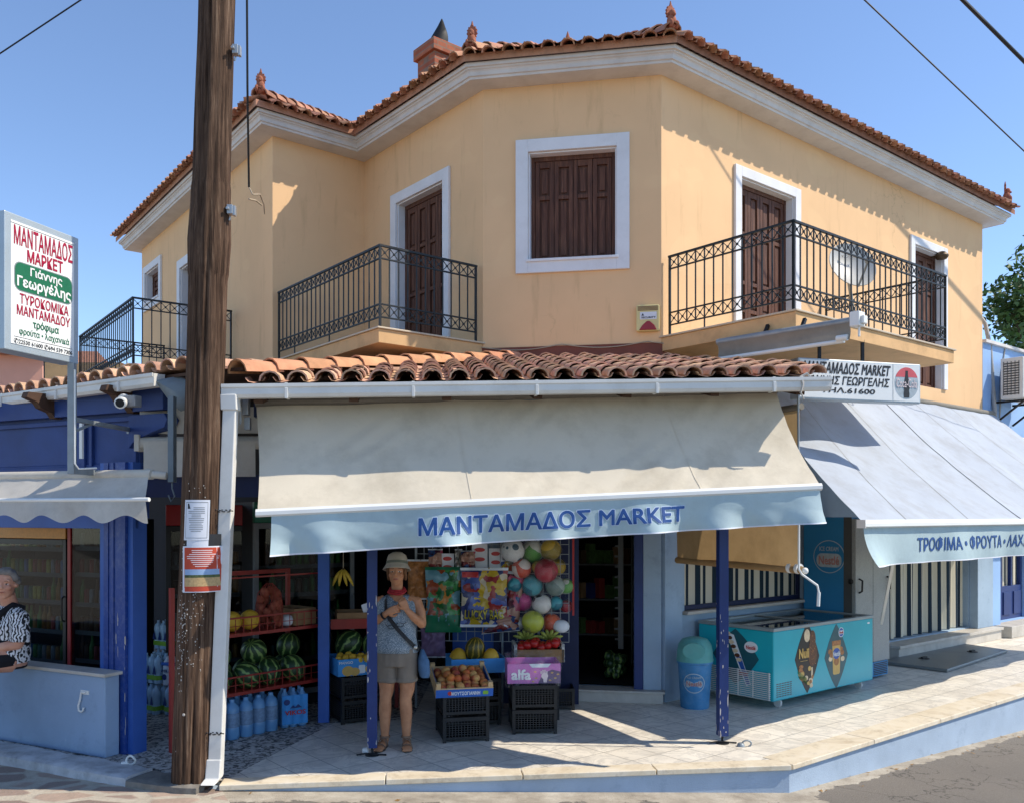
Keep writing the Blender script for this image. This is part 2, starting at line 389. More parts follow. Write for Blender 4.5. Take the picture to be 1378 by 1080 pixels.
    pm('pale_bottle', '#a9c6da', 0.15, 0.1, 8); pm('bottle_label', '#6f89a6', 0.4, 0.25, 40); pm('label_white', '#d5dce4', 0.4, 0.04, 8)
    pm('label_green', '#7fae3c', 0.4, 0.1, 8); pm('label_navy', '#23376f', 0.4, 0.1, 8)
    # products
    t = MT('freezer_teal'); t.fin(t.ramp(t.noise(1.5, 4), [(0.3, lin('#159dad')), (0.7, lin('#1cadbb'))]), 0.28, 0, 0.5)
    pm('freezer_grey', '#8a9496', 0.4, 0.06, 5, metal=0.2); pm('diamond_black', '#1a1c20', 0.35, 0.1, 6); pm('diamond_grey', '#22545e', 0.35, 0.12, 6)
    pm('gold_print', '#c9a45a', 0.35, 0.12, 12); pm('choco_print', '#5a3620', 0.4, 0.45, 60); pm('cream_print', '#d9c3a0', 0.4, 0.15, 20); pm('nut_print', '#a06a3c', 0.4, 0.35, 40); pm('leaf_print', '#4b6b3a', 0.4, 0.3, 30)
    pm('print_red', '#b8383a', 0.4, 0.1, 8); pm('print_blue', '#2d55a0', 0.4, 0.1, 8); pm('print_white', '#dfe2e4', 0.4, 0.04, 8)
    pm('bin_blue', '#3f7fae', 0.6, 0.14, 8, 0.12, 40, dirt=0.35, dirtcol='#8ea7b8', dscale=10); pm('bin_green', '#5aa09c', 0.55, 0.12, 7, 0.1, 40, dirt=0.3, dirtcol='#86938e'); pm('faded_oval', '#a9b6bd', 0.7, 0.15, 20); pm('faded_red', '#b07f7a', 0.7, 0.2, 20)
    pm('cabinet_blue', '#2a7fb2', 0.4, 0.1, 3, dirt=0.2, dirtcol='#1f5577'); pm('cabinet_grey', '#8d9292', 0.45, 0.12, 60, dirt=0.25); pm('cabinet_dark', '#4a4c4c', 0.5, 0.1, 4)
    pm('hatch_steel', '#7d8180', 0.4, 0.18, 3, 0.1, 20, metal=0.35, dirt=0.4, dirtcol='#4b4e4e')
    pm('crate_black', '#17191c', 0.5, 0.2, 10); pm('crate_white', '#c8c8c4', 0.5, 0.1, 10); pm('card_brown', '#8a6b4a', 0.8, 0.15, 8); pm('pale_wood', '#c7a87c', 0.7, 0.15, 10)
    pm('box_blue', '#2a5fb0', 0.6, 0.1, 8); pm('box_sky', '#3f8fd0', 0.6, 0.1, 8); pm('box_pink', '#c779b8', 0.6, 0.08, 8); pm('box_plum', '#6f5a78', 0.6, 0.1, 8); pm('box_red', '#8f2d28', 0.6, 0.12, 8)
    for nm, a, b2 in (('peach_skin', '#c9803f', '#8f2f2a'), ('apricot_skin', '#d08a3c', '#b8552c'), ('pale_peach', '#cfa85f', '#b5563f')):
        t = MT(nm); t.fin(t.ramp(t.noise(9, 4, 0.6), [(0.35, lin(a)), (0.65, lin(b2))]), 0.75)
    pm('tomato_skin', '#a8201f', 0.25, 0.15, 8); pm('banana_skin', '#c9a83a', 0.55, 0.2, 14, dirt=0.5, dirtcol='#6e7a2c', dscale=12); pm('green_banana', '#9aa04a', 0.55, 0.2, 14); pm('stem_brown', '#4a3b22', 0.8)
    t = MT('yellow_melon'); t.bump(t.noise(30, 6, 0.7), 0.5, 0.01); t.fin(t.ramp(t.noise(6, 6), [(0.3, lin('#b88a1e')), (0.7, lin('#dcb43c'))]), 0.6)
    for nm, dark, light, cnt in (('watermelon_skin', '#1f3a1c', '#7f9a55', 9), ('striped_melon', '#4d4a1c', '#a88c34', 10)):
        t = MT(nm)
        sx = t.n('ShaderNodeSeparateXYZ'); t.l(t.tc.outputs['Object'], sx.inputs[0])
        an = t.math('ARCTAN2', sx.outputs[1], sx.outputs[0])
        wv = t.math('SINE', t.math('ADD', t.math('MULTIPLY', an, cnt), t.math('MULTIPLY', t.noise(16, 4, 0.6), 7.0)))
        t.fin(t.ramp(t.math('ADD', t.math('MULTIPLY', wv, 0.5), 0.5), [(0.0, lin(light)), (0.12, mul(lin(light), 0.8)), (0.3, lin(dark))]), 0.42)
    pm('potato', '#8f4a35', 0.8, 0.25, 10, 0.2, 40); pm('red_net', '#8a2f24', 0.7, 0.2, 10); pm('rack_red', '#8e2a22', 0.45, 0.15, 8)
    pm('fridge_black', '#141518', 0.4, 0.1, 5); pm('fridge_red', '#9c1f22', 0.4, 0.1, 5); pm('fridge_green', '#1c6a52', 0.4, 0.1, 5); pm('fridge_inside', '#1e2023', 0.6, 0.1, 5); pm('shelf_rail', '#6f7376', 0.5, 0.1, 12)
    for i, h in enumerate(('#4f8a3a', '#a8722a', '#9c2f2a', '#3f6a9c', '#b5a83a', '#8a8f92', '#5a3a22', '#2f6a52')):
        pm('can_%s' % ('green', 'amber', 'red', 'blue', 'lime', 'silver', 'cola', 'jade')[i], h, 0.3, 0.15, 30, metal=0.2)
    # toys
    for nm, cs in (('toy_bag_green', ('#1f5a2c', '#3f8a4a', '#8a3f22', '#b5762f', '#5f8f9c')), ('toy_bag_bright', ('#b59a2a', '#8f2f2f', '#4a5fa0', '#c4b9a0', '#2f3a6a')), ('toy_bag_dark', ('#4a2233', '#9c3f5a', '#2f4a7a', '#7a2a2a', '#b08a7a'))):
        t = MT(nm); v = t.n('ShaderNodeTexVoronoi'); v.inputs['Scale'].default_value = 9
        dv = t.n('ShaderNodeVectorMath', operation='ADD'); nz = t.n('ShaderNodeTexNoise'); nz.inputs['Scale'].default_value = 7
        sc = t.n('ShaderNodeVectorMath', operation='SCALE'); sc.inputs['Scale'].default_value = 0.3
        t.l(t.tc.outputs['Object'], nz.inputs['Vector']); t.l(nz.outputs['Color'], sc.inputs[0]); t.l(t.tc.outputs['Object'], dv.inputs[0]); t.l(sc.outputs[0], dv.inputs[1]); t.l(dv.outputs[0], v.inputs['Vector'])
        hs = t.n('ShaderNodeSeparateColor'); t.l(v.outputs['Color'], hs.inputs[0])
        col = t.ramp(hs.outputs[0], [(i * 0.2, lin(c)) for i, c in enumerate(cs)], 'CONSTANT')
        t.bump(t.noise(12, 5, 0.6), 0.5, 0.03); t.fin(col, 0.22, 0, 0.6)
    for nm, a, b2 in (('ball_white_navy', '#c9ced0', '#2f5266'), ('ball_white_green', '#cfd2c8', '#5a9c4a'), ('ball_yellow', '#c9a82f', '#8a7a2a'), ('ball_white_red', '#d2c9c4', '#c4503a'), ('ball_red', '#a83444', '#8a2433'), ('ball_aqua', '#4a9aa8', '#2f7284'), ('ball_pink', '#c0407f', '#a83070'), ('ball_football', '#cfcfcc', '#26262a'), ('ball_lime', '#b5bf3a', '#8f9c2f'), ('ball_orange', '#d2603a', '#b84a2c'), ('ball_grey', '#8fa09a', '#6a7f7a')):
        t = MT(nm); v = t.n('ShaderNodeTexVoronoi'); v.inputs['Scale'].default_value = 11 if 'foot' in nm else 8 if 'navy' in nm else 5.5
        t.l(t.tc.outputs['Object'], v.inputs['Vector'])
        if 'foot' in nm or 'navy' in nm:
            col = t.ramp(v.outputs['Distance'], [(0.0, lin(b2)), (0.30, lin(a))], 'CONSTANT')
        else:
            hs = t.n('ShaderNodeSeparateColor'); t.l(v.outputs['Color'], hs.inputs[0])
            col = t.ramp(hs.outputs[0], [(0.0, lin(a)), (0.55, lin(b2))], 'CONSTANT')
        t.fin(col, 0.35, 0, 0.5)
    # people
    t = MT('tanned_skin'); t.fin(t.ramp(t.noise(14, 5), [(0.3, lin('#a8714f')), (0.7, lin('#c48c66'))]), 0.55); t.b.inputs['Subsurface Weight'].default_value = 0.05; t.b.inputs['Subsurface Radius'].default_value = (0.02, 0.008, 0.004)
    t = MT('fair_skin'); t.fin(t.ramp(t.noise(14, 5), [(0.3, lin('#b98068')), (0.7, lin('#cf9c82'))]), 0.55)
    pm('eye_white', '#c9beb4', 0.3); pm('lip', '#955649', 0.5); pm('eye_dark', '#4a362b', 0.3, 0.1); pm('brow', '#86604a', 0.7)
    pm('brown_hair', '#6b4a30', 0.7, 0.3, 30, 0.5, 60); pm('grey_hair', '#77736f', 0.7, 0.3, 25, 0.6, 50)
    t = MT('dotted_blouse'); v = t.n('ShaderNodeTexVoronoi'); v.inputs['Scale'].default_value = 130; t.l(t.tc.outputs['Object'], v.inputs['Vector'])
    t.bump(t.noise(8, 4), 0.3, 0.02); t.fin(t.ramp(v.outputs['Distance'], [(0.0, lin('#b9c0c6')), (0.36, lin('#72818d'))], 'CONSTANT'), 0.85, 0, 0.2)
    t = MT('zebra_blouse'); w = t.n('ShaderNodeTexWave'); w.inputs['Scale'].default_value = 13; w.inputs['Distortion'].default_value = 9; w.inputs['Detail'].default_value = 3; w.inputs['Detail Scale'].default_value = 1.6
    t.l(t.tc.outputs['Object'], w.inputs['Vector']); t.fin(t.ramp(w.outputs[1], [(0.0, lin('#17171b')), (0.45, lin('#d6d6d8'))], 'CONSTANT'), 0.8)
    pm('khaki_cloth', '#7d7266', 0.9, 0.1, 9, 0.4, 14); pm('black_cloth', '#15161c', 0.9, 0.2, 9, 0.3, 14); pm('hat_cloth', '#b3aa9a', 0.9, 0.08, 12, 0.3, 90); pm('hat_band', '#6f7468', 0.9); pm('red_scarf', '#a52a30', 0.8, 0.3, 40); pm('black_strap', '#1b1c20', 0.6); pm('denim_bag', '#4a6a8c', 0.85, 0.2, 20); pm('sandal_brown', '#7a6250', 0.7, 0.2, 20); pm('sole_dark', '#4b4038', 0.8); pm('silver', '#b9b9b4', 0.3, 0.05, 5, metal=0.8)
    # greenery
    t = MT('tree_leaf'); t.fin(t.island(t.ramp(t.noise(1.2, 3), [(0.3, lin('#3d5a2a')), (0.7, lin('#5f7a3c'))]), 0.4, 0.02), 0.6)
    pm('dry_leaf', '#8a6a3e', 0.8, 0.35, 30)
    pm('bark', '#5a4c3e', 0.9, 0.25, 8, 0.4, 30)
    pm('pink_wall', '#dba48f', 0.9, 0.06, 2, 0.1, 60); pm('neighbour_blue', '#90b2dd', 0.9, 0.1, 1.5, 0.2, 60, dirt=0.3, dirtcol='#6b7f9c'); pm('wood_brown', '#6e4a34', 0.7, 0.2, 8)
    pm('ac_white', '#d6d4ce', 0.5, 0.05, 4, dirt=0.15); pm('dish_grey', '#b2b2ae', 0.45, 0.06, 4, dirt=0.2); pm('alarm_yellow', '#d2c48a', 0.5, 0.06, 4); pm('alarm_red', '#8f2027', 0.3, 0.1, 5); pm('lamp_bronze', '#5a4a38', 0.5, 0.2, 8, metal=0.5)
    pm('cable_black', '#1d1e20', 0.6, 0.1, 5); pm('cable_pale', '#a89a86', 0.7, 0.1, 5); pm('conduit_grey', '#9a9894', 0.6, 0.12, 10)
build_materials()

# ------------------------------------------------------------------ geometry helpers
V3 = Vector
UP = V3((0, 0, 1))
def at(px, py, Y):
    """the point at distance Y that the photograph shows at this pixel (used to measure the place)"""
    return V3(((px - CX) / F * Y, Y, EYE - (py - HY) / F * Y))
def on_floor(px, py, z=0.0):
    Y = F * (EYE - z) / (py - HY)
    return V3(((px - CX) / F * Y, Y, z))

class Fr:
    """local frame: origin, u (along), v (up), w (outward)"""
    def __init__(s, o, u, v=None, w=None):
        s.o = V3(o); s.u = V3(u).normalized(); s.v = V3(v).normalized() if v is not None else UP.copy()
        s.w = V3(w).normalized() if w is not None else s.u.cross(s.v).normalized()
    def __call__(s, u, v=0.0, w=0.0):
        return s.o + s.u * u + s.v * v + s.w * w
    def sub(s, u, v, w=0.0):
        return Fr(s(u, v, w), s.u, s.v, s.w)
    # for vertical wall frames whose origin is at z = 0
    def upx(s, px):
        k = (px - CX) / F
        return (k * s.o.y - s.o.x) / (s.u.x - k * s.u.y)
    def zpx(s, px, py):
        p = s(s.upx(px))
        return EYE - (py - HY) / F * p.y

def wallfr(p, q):
    p = V3((p[0], p[1], 0)); q = V3((q[0], q[1], 0))
    return Fr(p, q - p)

class MB:
    def __init__(s):
        s.v = []; s.f = []; s.mi = []; s.uv = {}
    def add(s, vs, fs, mi=0):
        b = len(s.v)
        s.v += [V3(p) for p in vs]
        for f in fs:
            s.f.append([b + i for i in f]); s.mi.append(mi)
        return s
    def box(s, fr, u0, u1, v0, v1, w0, w1, mi=0):
        P = [fr(u, v, w) for w in (w0, w1) for v in (v0, v1) for u in (u0, u1)]
        return s.add(P, [(0, 2, 3, 1), (4, 5, 7, 6), (0, 1, 5, 4), (2, 6, 7, 3), (0, 4, 6, 2), (1, 3, 7, 5)], mi)
    def prism(s, fr, pts, w0, w1, mi=0):
        n = len(pts)
        a = sum(pts[i][0] * pts[(i + 1) % n][1] - pts[(i + 1) % n][0] * pts[i][1] for i in range(n))
        if a < 0: pts = pts[::-1]
        P = [fr(x, y, w1) for x, y in pts] + [fr(x, y, w0) for x, y in pts]
        fs = [list(range(n)), list(range(2 * n - 1, n - 1, -1))] + [(i, i + n, (i + 1) % n + n, (i + 1) % n) for i in range(n)]
        return s.add(P, fs, mi)
    def grid(s, fn, nu, nv, mi=0):
        P = [fn(i / nu, j / nv) for j in range(nv + 1) for i in range(nu + 1)]
        return s.add(P, [(j * (nu + 1) + i, j * (nu + 1) + i + 1, (j + 1) * (nu + 1) + i + 1, (j + 1) * (nu + 1) + i) for j in range(nv) for i in range(nu)], mi)
    def loft(s, rings, mi=0, caps=True):
        n = len(rings[0]); P = [p for r in rings for p in r]; fs = []
        for k in range(len(rings) - 1):
            for i in range(n):
                j = (i + 1) % n
                fs.append((k * n + i, k * n + j, (k + 1) * n + j, (k + 1) * n + i))
        if caps:
            fs.append(list(range(n - 1, -1, -1))); fs.append([(len(rings) - 1) * n + i for i in range(n)])
        return s.add(P, fs, mi)
    def tube(s, pts, r, n=8, mi=0, caps=True, flat=1.0):
        pts = [V3(p) for p in pts]
        rs = r if isinstance(r, (list, tuple)) else [r] * len(pts)
        rings = []; prev = None
        for i, p in enumerate(pts):
            d = (pts[min(i + 1, len(pts) - 1)] - pts[max(i - 1, 0)]).normalized()
            if prev is None:
                a = V3((0, 0, 1)) if abs(d.z) < 0.9 else V3((1, 0, 0))
                prev = (a - d * a.dot(d)).normalized()
            else:
                prev = (prev - d * prev.dot(d)).normalized()
            q = d.cross(prev)
            rings.append([p + (prev * math.cos(t) * flat + q * math.sin(t)) * rs[i] for t in [2 * math.pi * k / n for k in range(n)]])
        return s.loft(rings, mi, caps)
    def bar(s, a, b, w, d=None, mi=0):
        """square bar between two points, width w"""
        a = V3(a); b = V3(b); x = (b - a).normalized()
        z = UP if abs(x.z) < 0.9 else V3((1, 0, 0))
        y = x.cross(z).normalized(); z = y.cross(x)
        d = d or w
        return s.box(Fr(a, x, z, y), 0, (b - a).length, -d / 2, d / 2, -w / 2, w / 2, mi)
    def lathe(s, c, prof, n=16, mi=0, ax=None, caps=True):
        c = V3(c); z = V3(ax).normalized() if ax is not None else UP
        a = V3((1, 0, 0)) if abs(z.x) < 0.9 else V3((0, 1, 0))
        x = (a - z * a.dot(z)).normalized(); y = z.cross(x)
        return s.loft([[c + z * h + (x * math.cos(t) + y * math.sin(t)) * r for t in [2 * math.pi * k / n for k in range(n)]] for r, h in prof], mi, caps)
    def ball(s, c, r, n=14, m=9, mi=0, fr=None):
        c = V3(c); rx, ry, rz = r if isinstance(r, (tuple, list)) else (r, r, r)
        ex, ey, ez = (fr.u, fr.w, fr.v) if fr else (V3((1, 0, 0)), V3((0, 1, 0)), UP)
        rings = []
        for j in range(1, m):
            th = math.pi * j / m
            rings.append([c + ex * rx * math.sin(th) * math.cos(t) + ey * ry * math.sin(th) * math.sin(t) - ez * rz * math.cos(th) for t in [2 * math.pi * k / n for k in range(n)]])
        return s.loft(rings, mi, True)
    def build(s, name, mats, parent=None, smooth=None, bevel=0.0, local=False, uv=None):
        me = bpy.data.meshes.new(name)
        vs = s.v
        o = bpy.data.objects.new(name, me)
        if parent is not None:
            if not local:
                inv = WM[parent.name].inverted()
                vs = [inv @ p for p in vs]
            o.parent = parent
            WM[o.name] = WM[parent.name]
        elif not local:
            xs = [p.x for p in vs]; ys = [p.y for p in vs]; zs = [p.z for p in vs]
            org = V3(((min(xs) + max(xs)) / 2, (min(ys) + max(ys)) / 2, min(zs)))
            vs = [p - org for p in vs]
            o.location = org
            WM[o.name] = Matrix.Translation(org)
        else:
            WM[o.name] = Matrix.Identity(4)
        me.from_pydata([tuple(p) for p in vs], [], s.f)
        for m in (mats if isinstance(mats, (list, tuple)) else [mats]):
            me.materials.append(MATS[m])
        me.polygons.foreach_set('material_index', s.mi)
        if uv is not None:
            l = me.uv_layers.new(name='UVMap')
            for lp in me.loops:
                l.data[lp.index].uv = uv(s.v[lp.vertex_index])
        bm = bmesh.new(); bm.from_mesh(me)
        bmesh.ops.recalc_face_normals(bm, faces=bm.faces)
        bm.to_mesh(me); bm.free()
        if smooth is not None:
            me.polygons.foreach_set('use_smooth', [True] * len(me.polygons))
            me.set_sharp_from_angle(angle=R(smooth))
        me.update()
        COL.objects.link(o)
        if bevel > 0:
            b = o.modifiers.new('bevel', 'BEVEL'); b.width = bevel; b.segments = 2; b.limit_method = 'ANGLE'; b.angle_limit = R(40)
        return o

WM = {}
def thing(name, label, cat, loc=(0, 0, 0), rz=0.0, group=None):
    o = bpy.data.objects.new(name, None)
    o.empty_display_size = 0.1
    o.location = loc; o.rotation_euler = (0, 0, rz)
    COL.objects.link(o)
    WM[o.name] = Matrix.Translation(V3(loc)) @ Matrix.Rotation(rz, 4, 'Z')
    return tag(o, label, cat, group)
def tag(o, label, cat, group=None):
    o['label'] = label; o['category'] = cat
    if group: o['group'] = group
    return o
def struct(o, kind='structure'):
    o['kind'] = kind
    return o
KIDS = {}
def dup(root, loc, rot=(0, 0, 0), label=None, mat=None, scale=None):
    """copy of a thing, its parts and their sub-parts"""
    def cp(o, parent):
        c = o.copy(); COL.objects.link(c)
        if parent: c.parent = parent
        for k in o.children: cp(k, c)
        return c
    r = cp(root, None)
    r.location = loc; r.rotation_euler = rot
    if label: r['label'] = label
    if scale: r.scale = scale
    return r

def text_mesh(body, bold=0.0, fine=0.0):
    c = bpy.data.curves.new('txt', 'FONT'); c.body = body; c.offset = bold; c.resolution_u = 3
    o = bpy.data.objects.new('txt', c); COL.objects.link(o)
    bpy.context.view_layer.update()
    dg = bpy.context.evaluated_depsgraph_get()
    me = bpy.data.meshes.new_from_object(o.evaluated_get(dg))
    if fine:
        bm = bmesh.new(); bm.from_mesh(me); bmesh.ops.triangulate(bm, faces=bm.faces)
        for _ in range(4):
            ed = [e for e in bm.edges if e.calc_length() > fine]
            if not ed: break
            bmesh.ops.subdivide_edges(bm, edges=ed, cuts=1); bmesh.ops.triangulate(bm, faces=bm.faces)
        bm.to_mesh(me); bm.free()
    vs = [(p.co.x, p.co.y) for p in me.vertices]; fs = [list(p.vertices) for p in me.polygons]
    bpy.data.objects.remove(o); bpy.data.meshes.remove(me); bpy.data.curves.remove(c)
    return vs, fs
def text_into(mb, body, fn, u0, u1, v0, v1, bold=0.0, mi=0, ref=None, fine=0.0):
    """lettering stretched into the rectangle u0..u1, v0..v1; fn maps (u, v) to space"""
    vs, fs = text_mesh(body, 0.0, fine)
    r = bold if ref is None else ref
    xa, xb = min(p[0] for p in vs) - r, max(p[0] for p in vs) + r; ya, yb = min(p[1] for p in vs) - r, max(p[1] for p in vs) + r
    um, vm = (u0 + u1) / 2, (v0 + v1) / 2
    n = (fn(um + .01, vm) - fn(um, vm)).cross(fn(um, vm + .01) - fn(um, vm)).normalized()
    steps = [(0, 0)] + ([(bold * math.cos(a), bold * math.sin(a)) for a in [2 * math.pi * k / 10 for k in range(10)]] if bold > 0 else [])
    for k, (dx, dy) in enumerate(steps):
        mb.add([fn(u0 + (x + dx - xa) / (xb - xa) * (u1 - u0), v0 + (y + dy - ya) / (yb - ya) * (v1 - v0)) + n * (.00018 * k) for x, y in vs], fs, mi)

def disc_pts(cx, cy, rx, ry, n=24):
    return [(cx + rx * math.cos(2 * math.pi * k / n), cy + ry * math.sin(2 * math.pi * k / n)) for k in range(n)]
def rrect(u0, u1, v0, v1, r, n=5):
    o = []
    for cx, cy, a0 in ((u1 - r, v1 - r, 0), (u0 + r, v1 - r, 90), (u0 + r, v0 + r, 180), (u1 - r, v0 + r, 270)):
        o += [(cx + r * math.cos(R(a0 + 90 * k / n)), cy + r * math.sin(R(a0 + 90 * k / n))) for k in range(n + 1)]
    return o

# ------------------------------------------------------------------ plan of the place (metres)
dR = V3((0.7744, 0.6327, 0)); dL = V3((-0.6331, 0.7741, 0))
nR = V3((0.6327, -0.7744, 0))
pC = V3((1.637, 9.75, 0)); pB = V3((-0.33, 10.10, 0)); pA = V3((-2.02, 12.17, 0)); pD = V3((-3.05, 11.33, 0)); pF = V3((-6.74, 16.2, 0))
pE = pC + dR * 8.0
wR = wallfr(pC, pE); wC = wallfr(pB, pC); wL = wallfr(pA, pB); wI = wallfr(pD, pA); wF = wallfr(pF, pD)
Z_WALL, Z_FLOOR2, Z_BASE = 6.88, 4.0, 3.62

def ground_z(x, y):
    xx = max(-2.2, min(x, 14)); yy = max(2.0, min(y, 14))
    return 0.0136 - 0.0387 * xx - 0.0207 * yy

# ------------------------------------------------------------------ ground, road, terrace
e0 = V3((-2.22, 6.74, 0)); e1 = V3((2.27, 7.28, 0)); e2 = e1 + dR * 12
def build_ground():
    mb = MB()
    xs = [-60, -35, -20, -12] + [-9 + 0.4 * i for i in range(18)] + [-2.2 + 0.3 * i for i in range(60)] + [19, 26, 40, 60]
    ys = [-60, -30, -15, -8, -3] + [2.0 + 0.3 * i for i in range(41)] + [16, 19, 24, 32, 45, 70]
    def gz(x, y): return ground_z(x, y)
    P = [(x, y, gz(x, y)) for y in ys for x in xs]; nx = len(xs)
    mb.add(P, [(j * nx + i, j * nx + i + 1, (j + 1) * nx + i + 1, (j + 1) * nx + i) for j in range(len(ys) - 1) for i in range(nx - 1)])
    struct(mb.build('road', 'asphalt', smooth=60, local=True))
    m = MB(); rng = random.Random(17)
    for k in range(90):
        if k < 60: p = e1 + dR * rng.uniform(.1, 5.5) + nR * abs(rng.gauss(.05, .12))
        else: p = V3((rng.uniform(-2.2, 4.5), rng.uniform(5.6, 6.9), 0))
        z = ground_z(p.x, p.y) + .006; a = rng.uniform(0, 6.28); s = rng.uniform(.008, .028); u = V3((math.cos(a), math.sin(a), rng.uniform(-.2, .3))); v = V3((-math.sin(a), math.cos(a), rng.uniform(-.2, .4)))
        q = V3((p.x, p.y, z)); m.add([q, q + u * s + v * s * .5, q + u * s * 2 + UP * .004, q + u * s - v * s * .5], [(0, 1, 2, 3)])
    struct(m.build('leaf_litter', 'dry_leaf'), 'stuff')
    # stone paving sheet at the left, 4 mm above
    def sheet(name, poly_fn, nu, nv, mat, lift, jag=0.0):
        m = MB(); m.grid(lambda a, b: (lambda p: V3((p[0], p[1], gz(p[0], p[1]) + lift)))(poly_fn(a, b)), nu, nv)
        return struct(m.build(name, mat, smooth=60))
    def pave(a, b):
        x0, x1 = -14.0, -2.1 + 0.10 * math.sin(b * 31)
        x = x0 + (x1 - x0) * a
        yt = 6.93 if x > -2.6 else 6.93 - (x + 2.6) * 0.62
        return (x, 2.6 + (yt - 2.6) * b)
    sheet('pavement', pave, 40, 24, 'stone_paving', 0.004)

def build_terrace():
    mb = MB()
    fr = Fr((0, 0, 0), (1, 0, 0), (0, 1, 0), (0, 0, 1))
    left = [(-3.25, 7.36), (-4.85, 8.15), (-9.0, 10.2), (-9.0, 20.0)]
    poly = [(e0.x, e0.y), (e1.x, e1.y), (e2.x, e2.y), (e2.x, 20.0)] + left[::-1]
    mb.prism(fr, poly, -0.9, -0.035, 0)
    struct(mb.build('terrace_base', 'kerb_blue'))
    # floor sheets: pebble concrete everywhere, tiles on the porch side
    m = MB(); m.prism(fr, [(e0.x, e0.y + .1), (-1.4, 7.3), (-0.9, 9.0), (-0.9, 20)] + left[::-1], -0.034, 0.0)
    struct(m.build('pebble_floor', 'pebble_floor'))
    m = MB(); m.prism(fr, [(e0.x + .02, e0.y + .10), (e1.x - .03, e1.y + .12), (e2.x - .2, e2.y + .2), (e2.x, 20.0), (-1.0, 20.0), (-1.0, 8.9), (-1.75, 8.75), (-2.15, 7.15)], -0.03, 0.004)
    struct(m.build('terrace_floor', 'terrace_tile'))
    # marble edge strips laid in slabs with open joints
    m = MB(); d = (e1 - e0).normalized(); L = (e1 - e0).length; f = Fr(e0, d, (0, 0, 1)); u = 0.0
    cuts = [0.0, 1.25, 2.32, 3.4, L + 0.012]
    for a, b in zip(cuts, cuts[1:]):
        m.box(f, a + 0.004, b - 0.004, -0.035, 0.008, -0.16, 0.025)
    struct(m.build('front_edge_strip', 'marble_edge', bevel=0.006))
    m = MB(); f = Fr(e1, dR, (0, 0, 1)); a = 0.012
    while a < 11.8:
        m.box(f, a, a + 1.28, -0.035, 0.009, -0.27, 0.028); a += 1.288
    struct(m.build('side_edge_strip', 'marble_edge', bevel=0.006))
    # kerb on the left
    m = MB()
    pts = [V3((-9, 9.85, 0)), V3((-6.6, 8.75, 0)), V3((-4.7, 7.88, 0)), V3((-4.0, 7.52, 0)), V3((-3.2, 7.12, 0)), V3((-2.9, 6.98, 0))]
    def sweep(m, pts, w, h, mi):
        rings = []
        for i, p in enumerate(pts):
            t = (pts[min(i + 1, len(pts) - 1)] - pts[max(0, i - 1)]).normalized(); n = V3((t.y, -t.x, 0))
            z0 = ground_z(p.x, p.y) - 0.1
            j = 0.02 * noise.noise(p * 3.1) + 0.015 * noise.noise(p * 9.0)
            rings.append([p + n * (w + j) + UP * z0, p + n * (w - 0.01 + j) + UP * (h * 0.6), p + n * (w - 0.03) + UP * (h * .85 + j), p + n * (w - 0.08) + UP * (h + j), p - n * 0.10 + UP * (h + j), p - n * 0.1 + UP * z0])
        m.loft(rings, mi)
    def dense(pts, k=8):
        o = []
        for a, b in zip(pts, pts[1:]): o += [a.lerp(b, i / k) for i in range(k)]
        return o + [pts[-1]]
    sweep(m, dense(pts), 0.17, 0.035, 0)
    struct(m.build('whitewashed_kerb', 'whitewash', smooth=50))
    m = MB(); sweep(m, dense([V3((-2.9, 6.98, 0)), V3((-2.6, 6.86, 0)), V3((-2.32, 6.8, 0))]), 0.18, 0.015, 0)
    struct(m.build('concrete_kerb', 'kerb_concrete', smooth=50))

# ------------------------------------------------------------------ house
def offset_poly(pts, o, closed=True):
    n = len(pts); out = []
    for i in range(n):
        a, b, c = pts[i - 1], pts[i], pts[(i + 1) % n]
        if not closed and i == 0: d1 = d2 = (c - b)
        elif not closed and i == n - 1: d1 = d2 = (b - a)
        else: d1, d2 = b - a, c - b
        d1 = d1.normalized(); d2 = d2.normalized()
        n1 = V3((d1.y, -d1.x, 0)); n2 = V3((d2.y, -d2.x, 0)); s = (n1 + n2); s /= max(1e-6, s.length); k = 1 / max(0.3, s.dot(n1))
        out.append(b + s * o * k)
    return out

def wall_cells(mb, fr, u0, u1, z0, z1, holes, depth, mi=0):
    us = sorted(set([u0, u1] + [h[0] for h in holes] + [h[1] for h in holes])); zs = sorted(set([z0, z1] + [h[2] for h in holes] + [h[3] for h in holes]))
    for a, b in zip(us, us[1:]):
        for c, d in zip(zs, zs[1:]):
            mu, mz = (a + b) / 2, (c + d) / 2
            if any(h[0] < mu < h[1] and h[2] < mz < h[3] for h in holes): continue
            mb.add([fr(a, c), fr(b, c), fr(b, d), fr(a, d)], [(0, 1, 2, 3)], mi)
    for a, b, c, d in holes:
        mb.add([fr(a, c), fr(b, c), fr(b, d), fr(a, d), fr(a, c, -depth), fr(b, c, -depth), fr(b, d, -depth), fr(a, d, -depth)], [(0, 1, 5, 4), (1, 2, 6, 5), (2, 3, 7, 6), (3, 0, 4, 7)], mi)

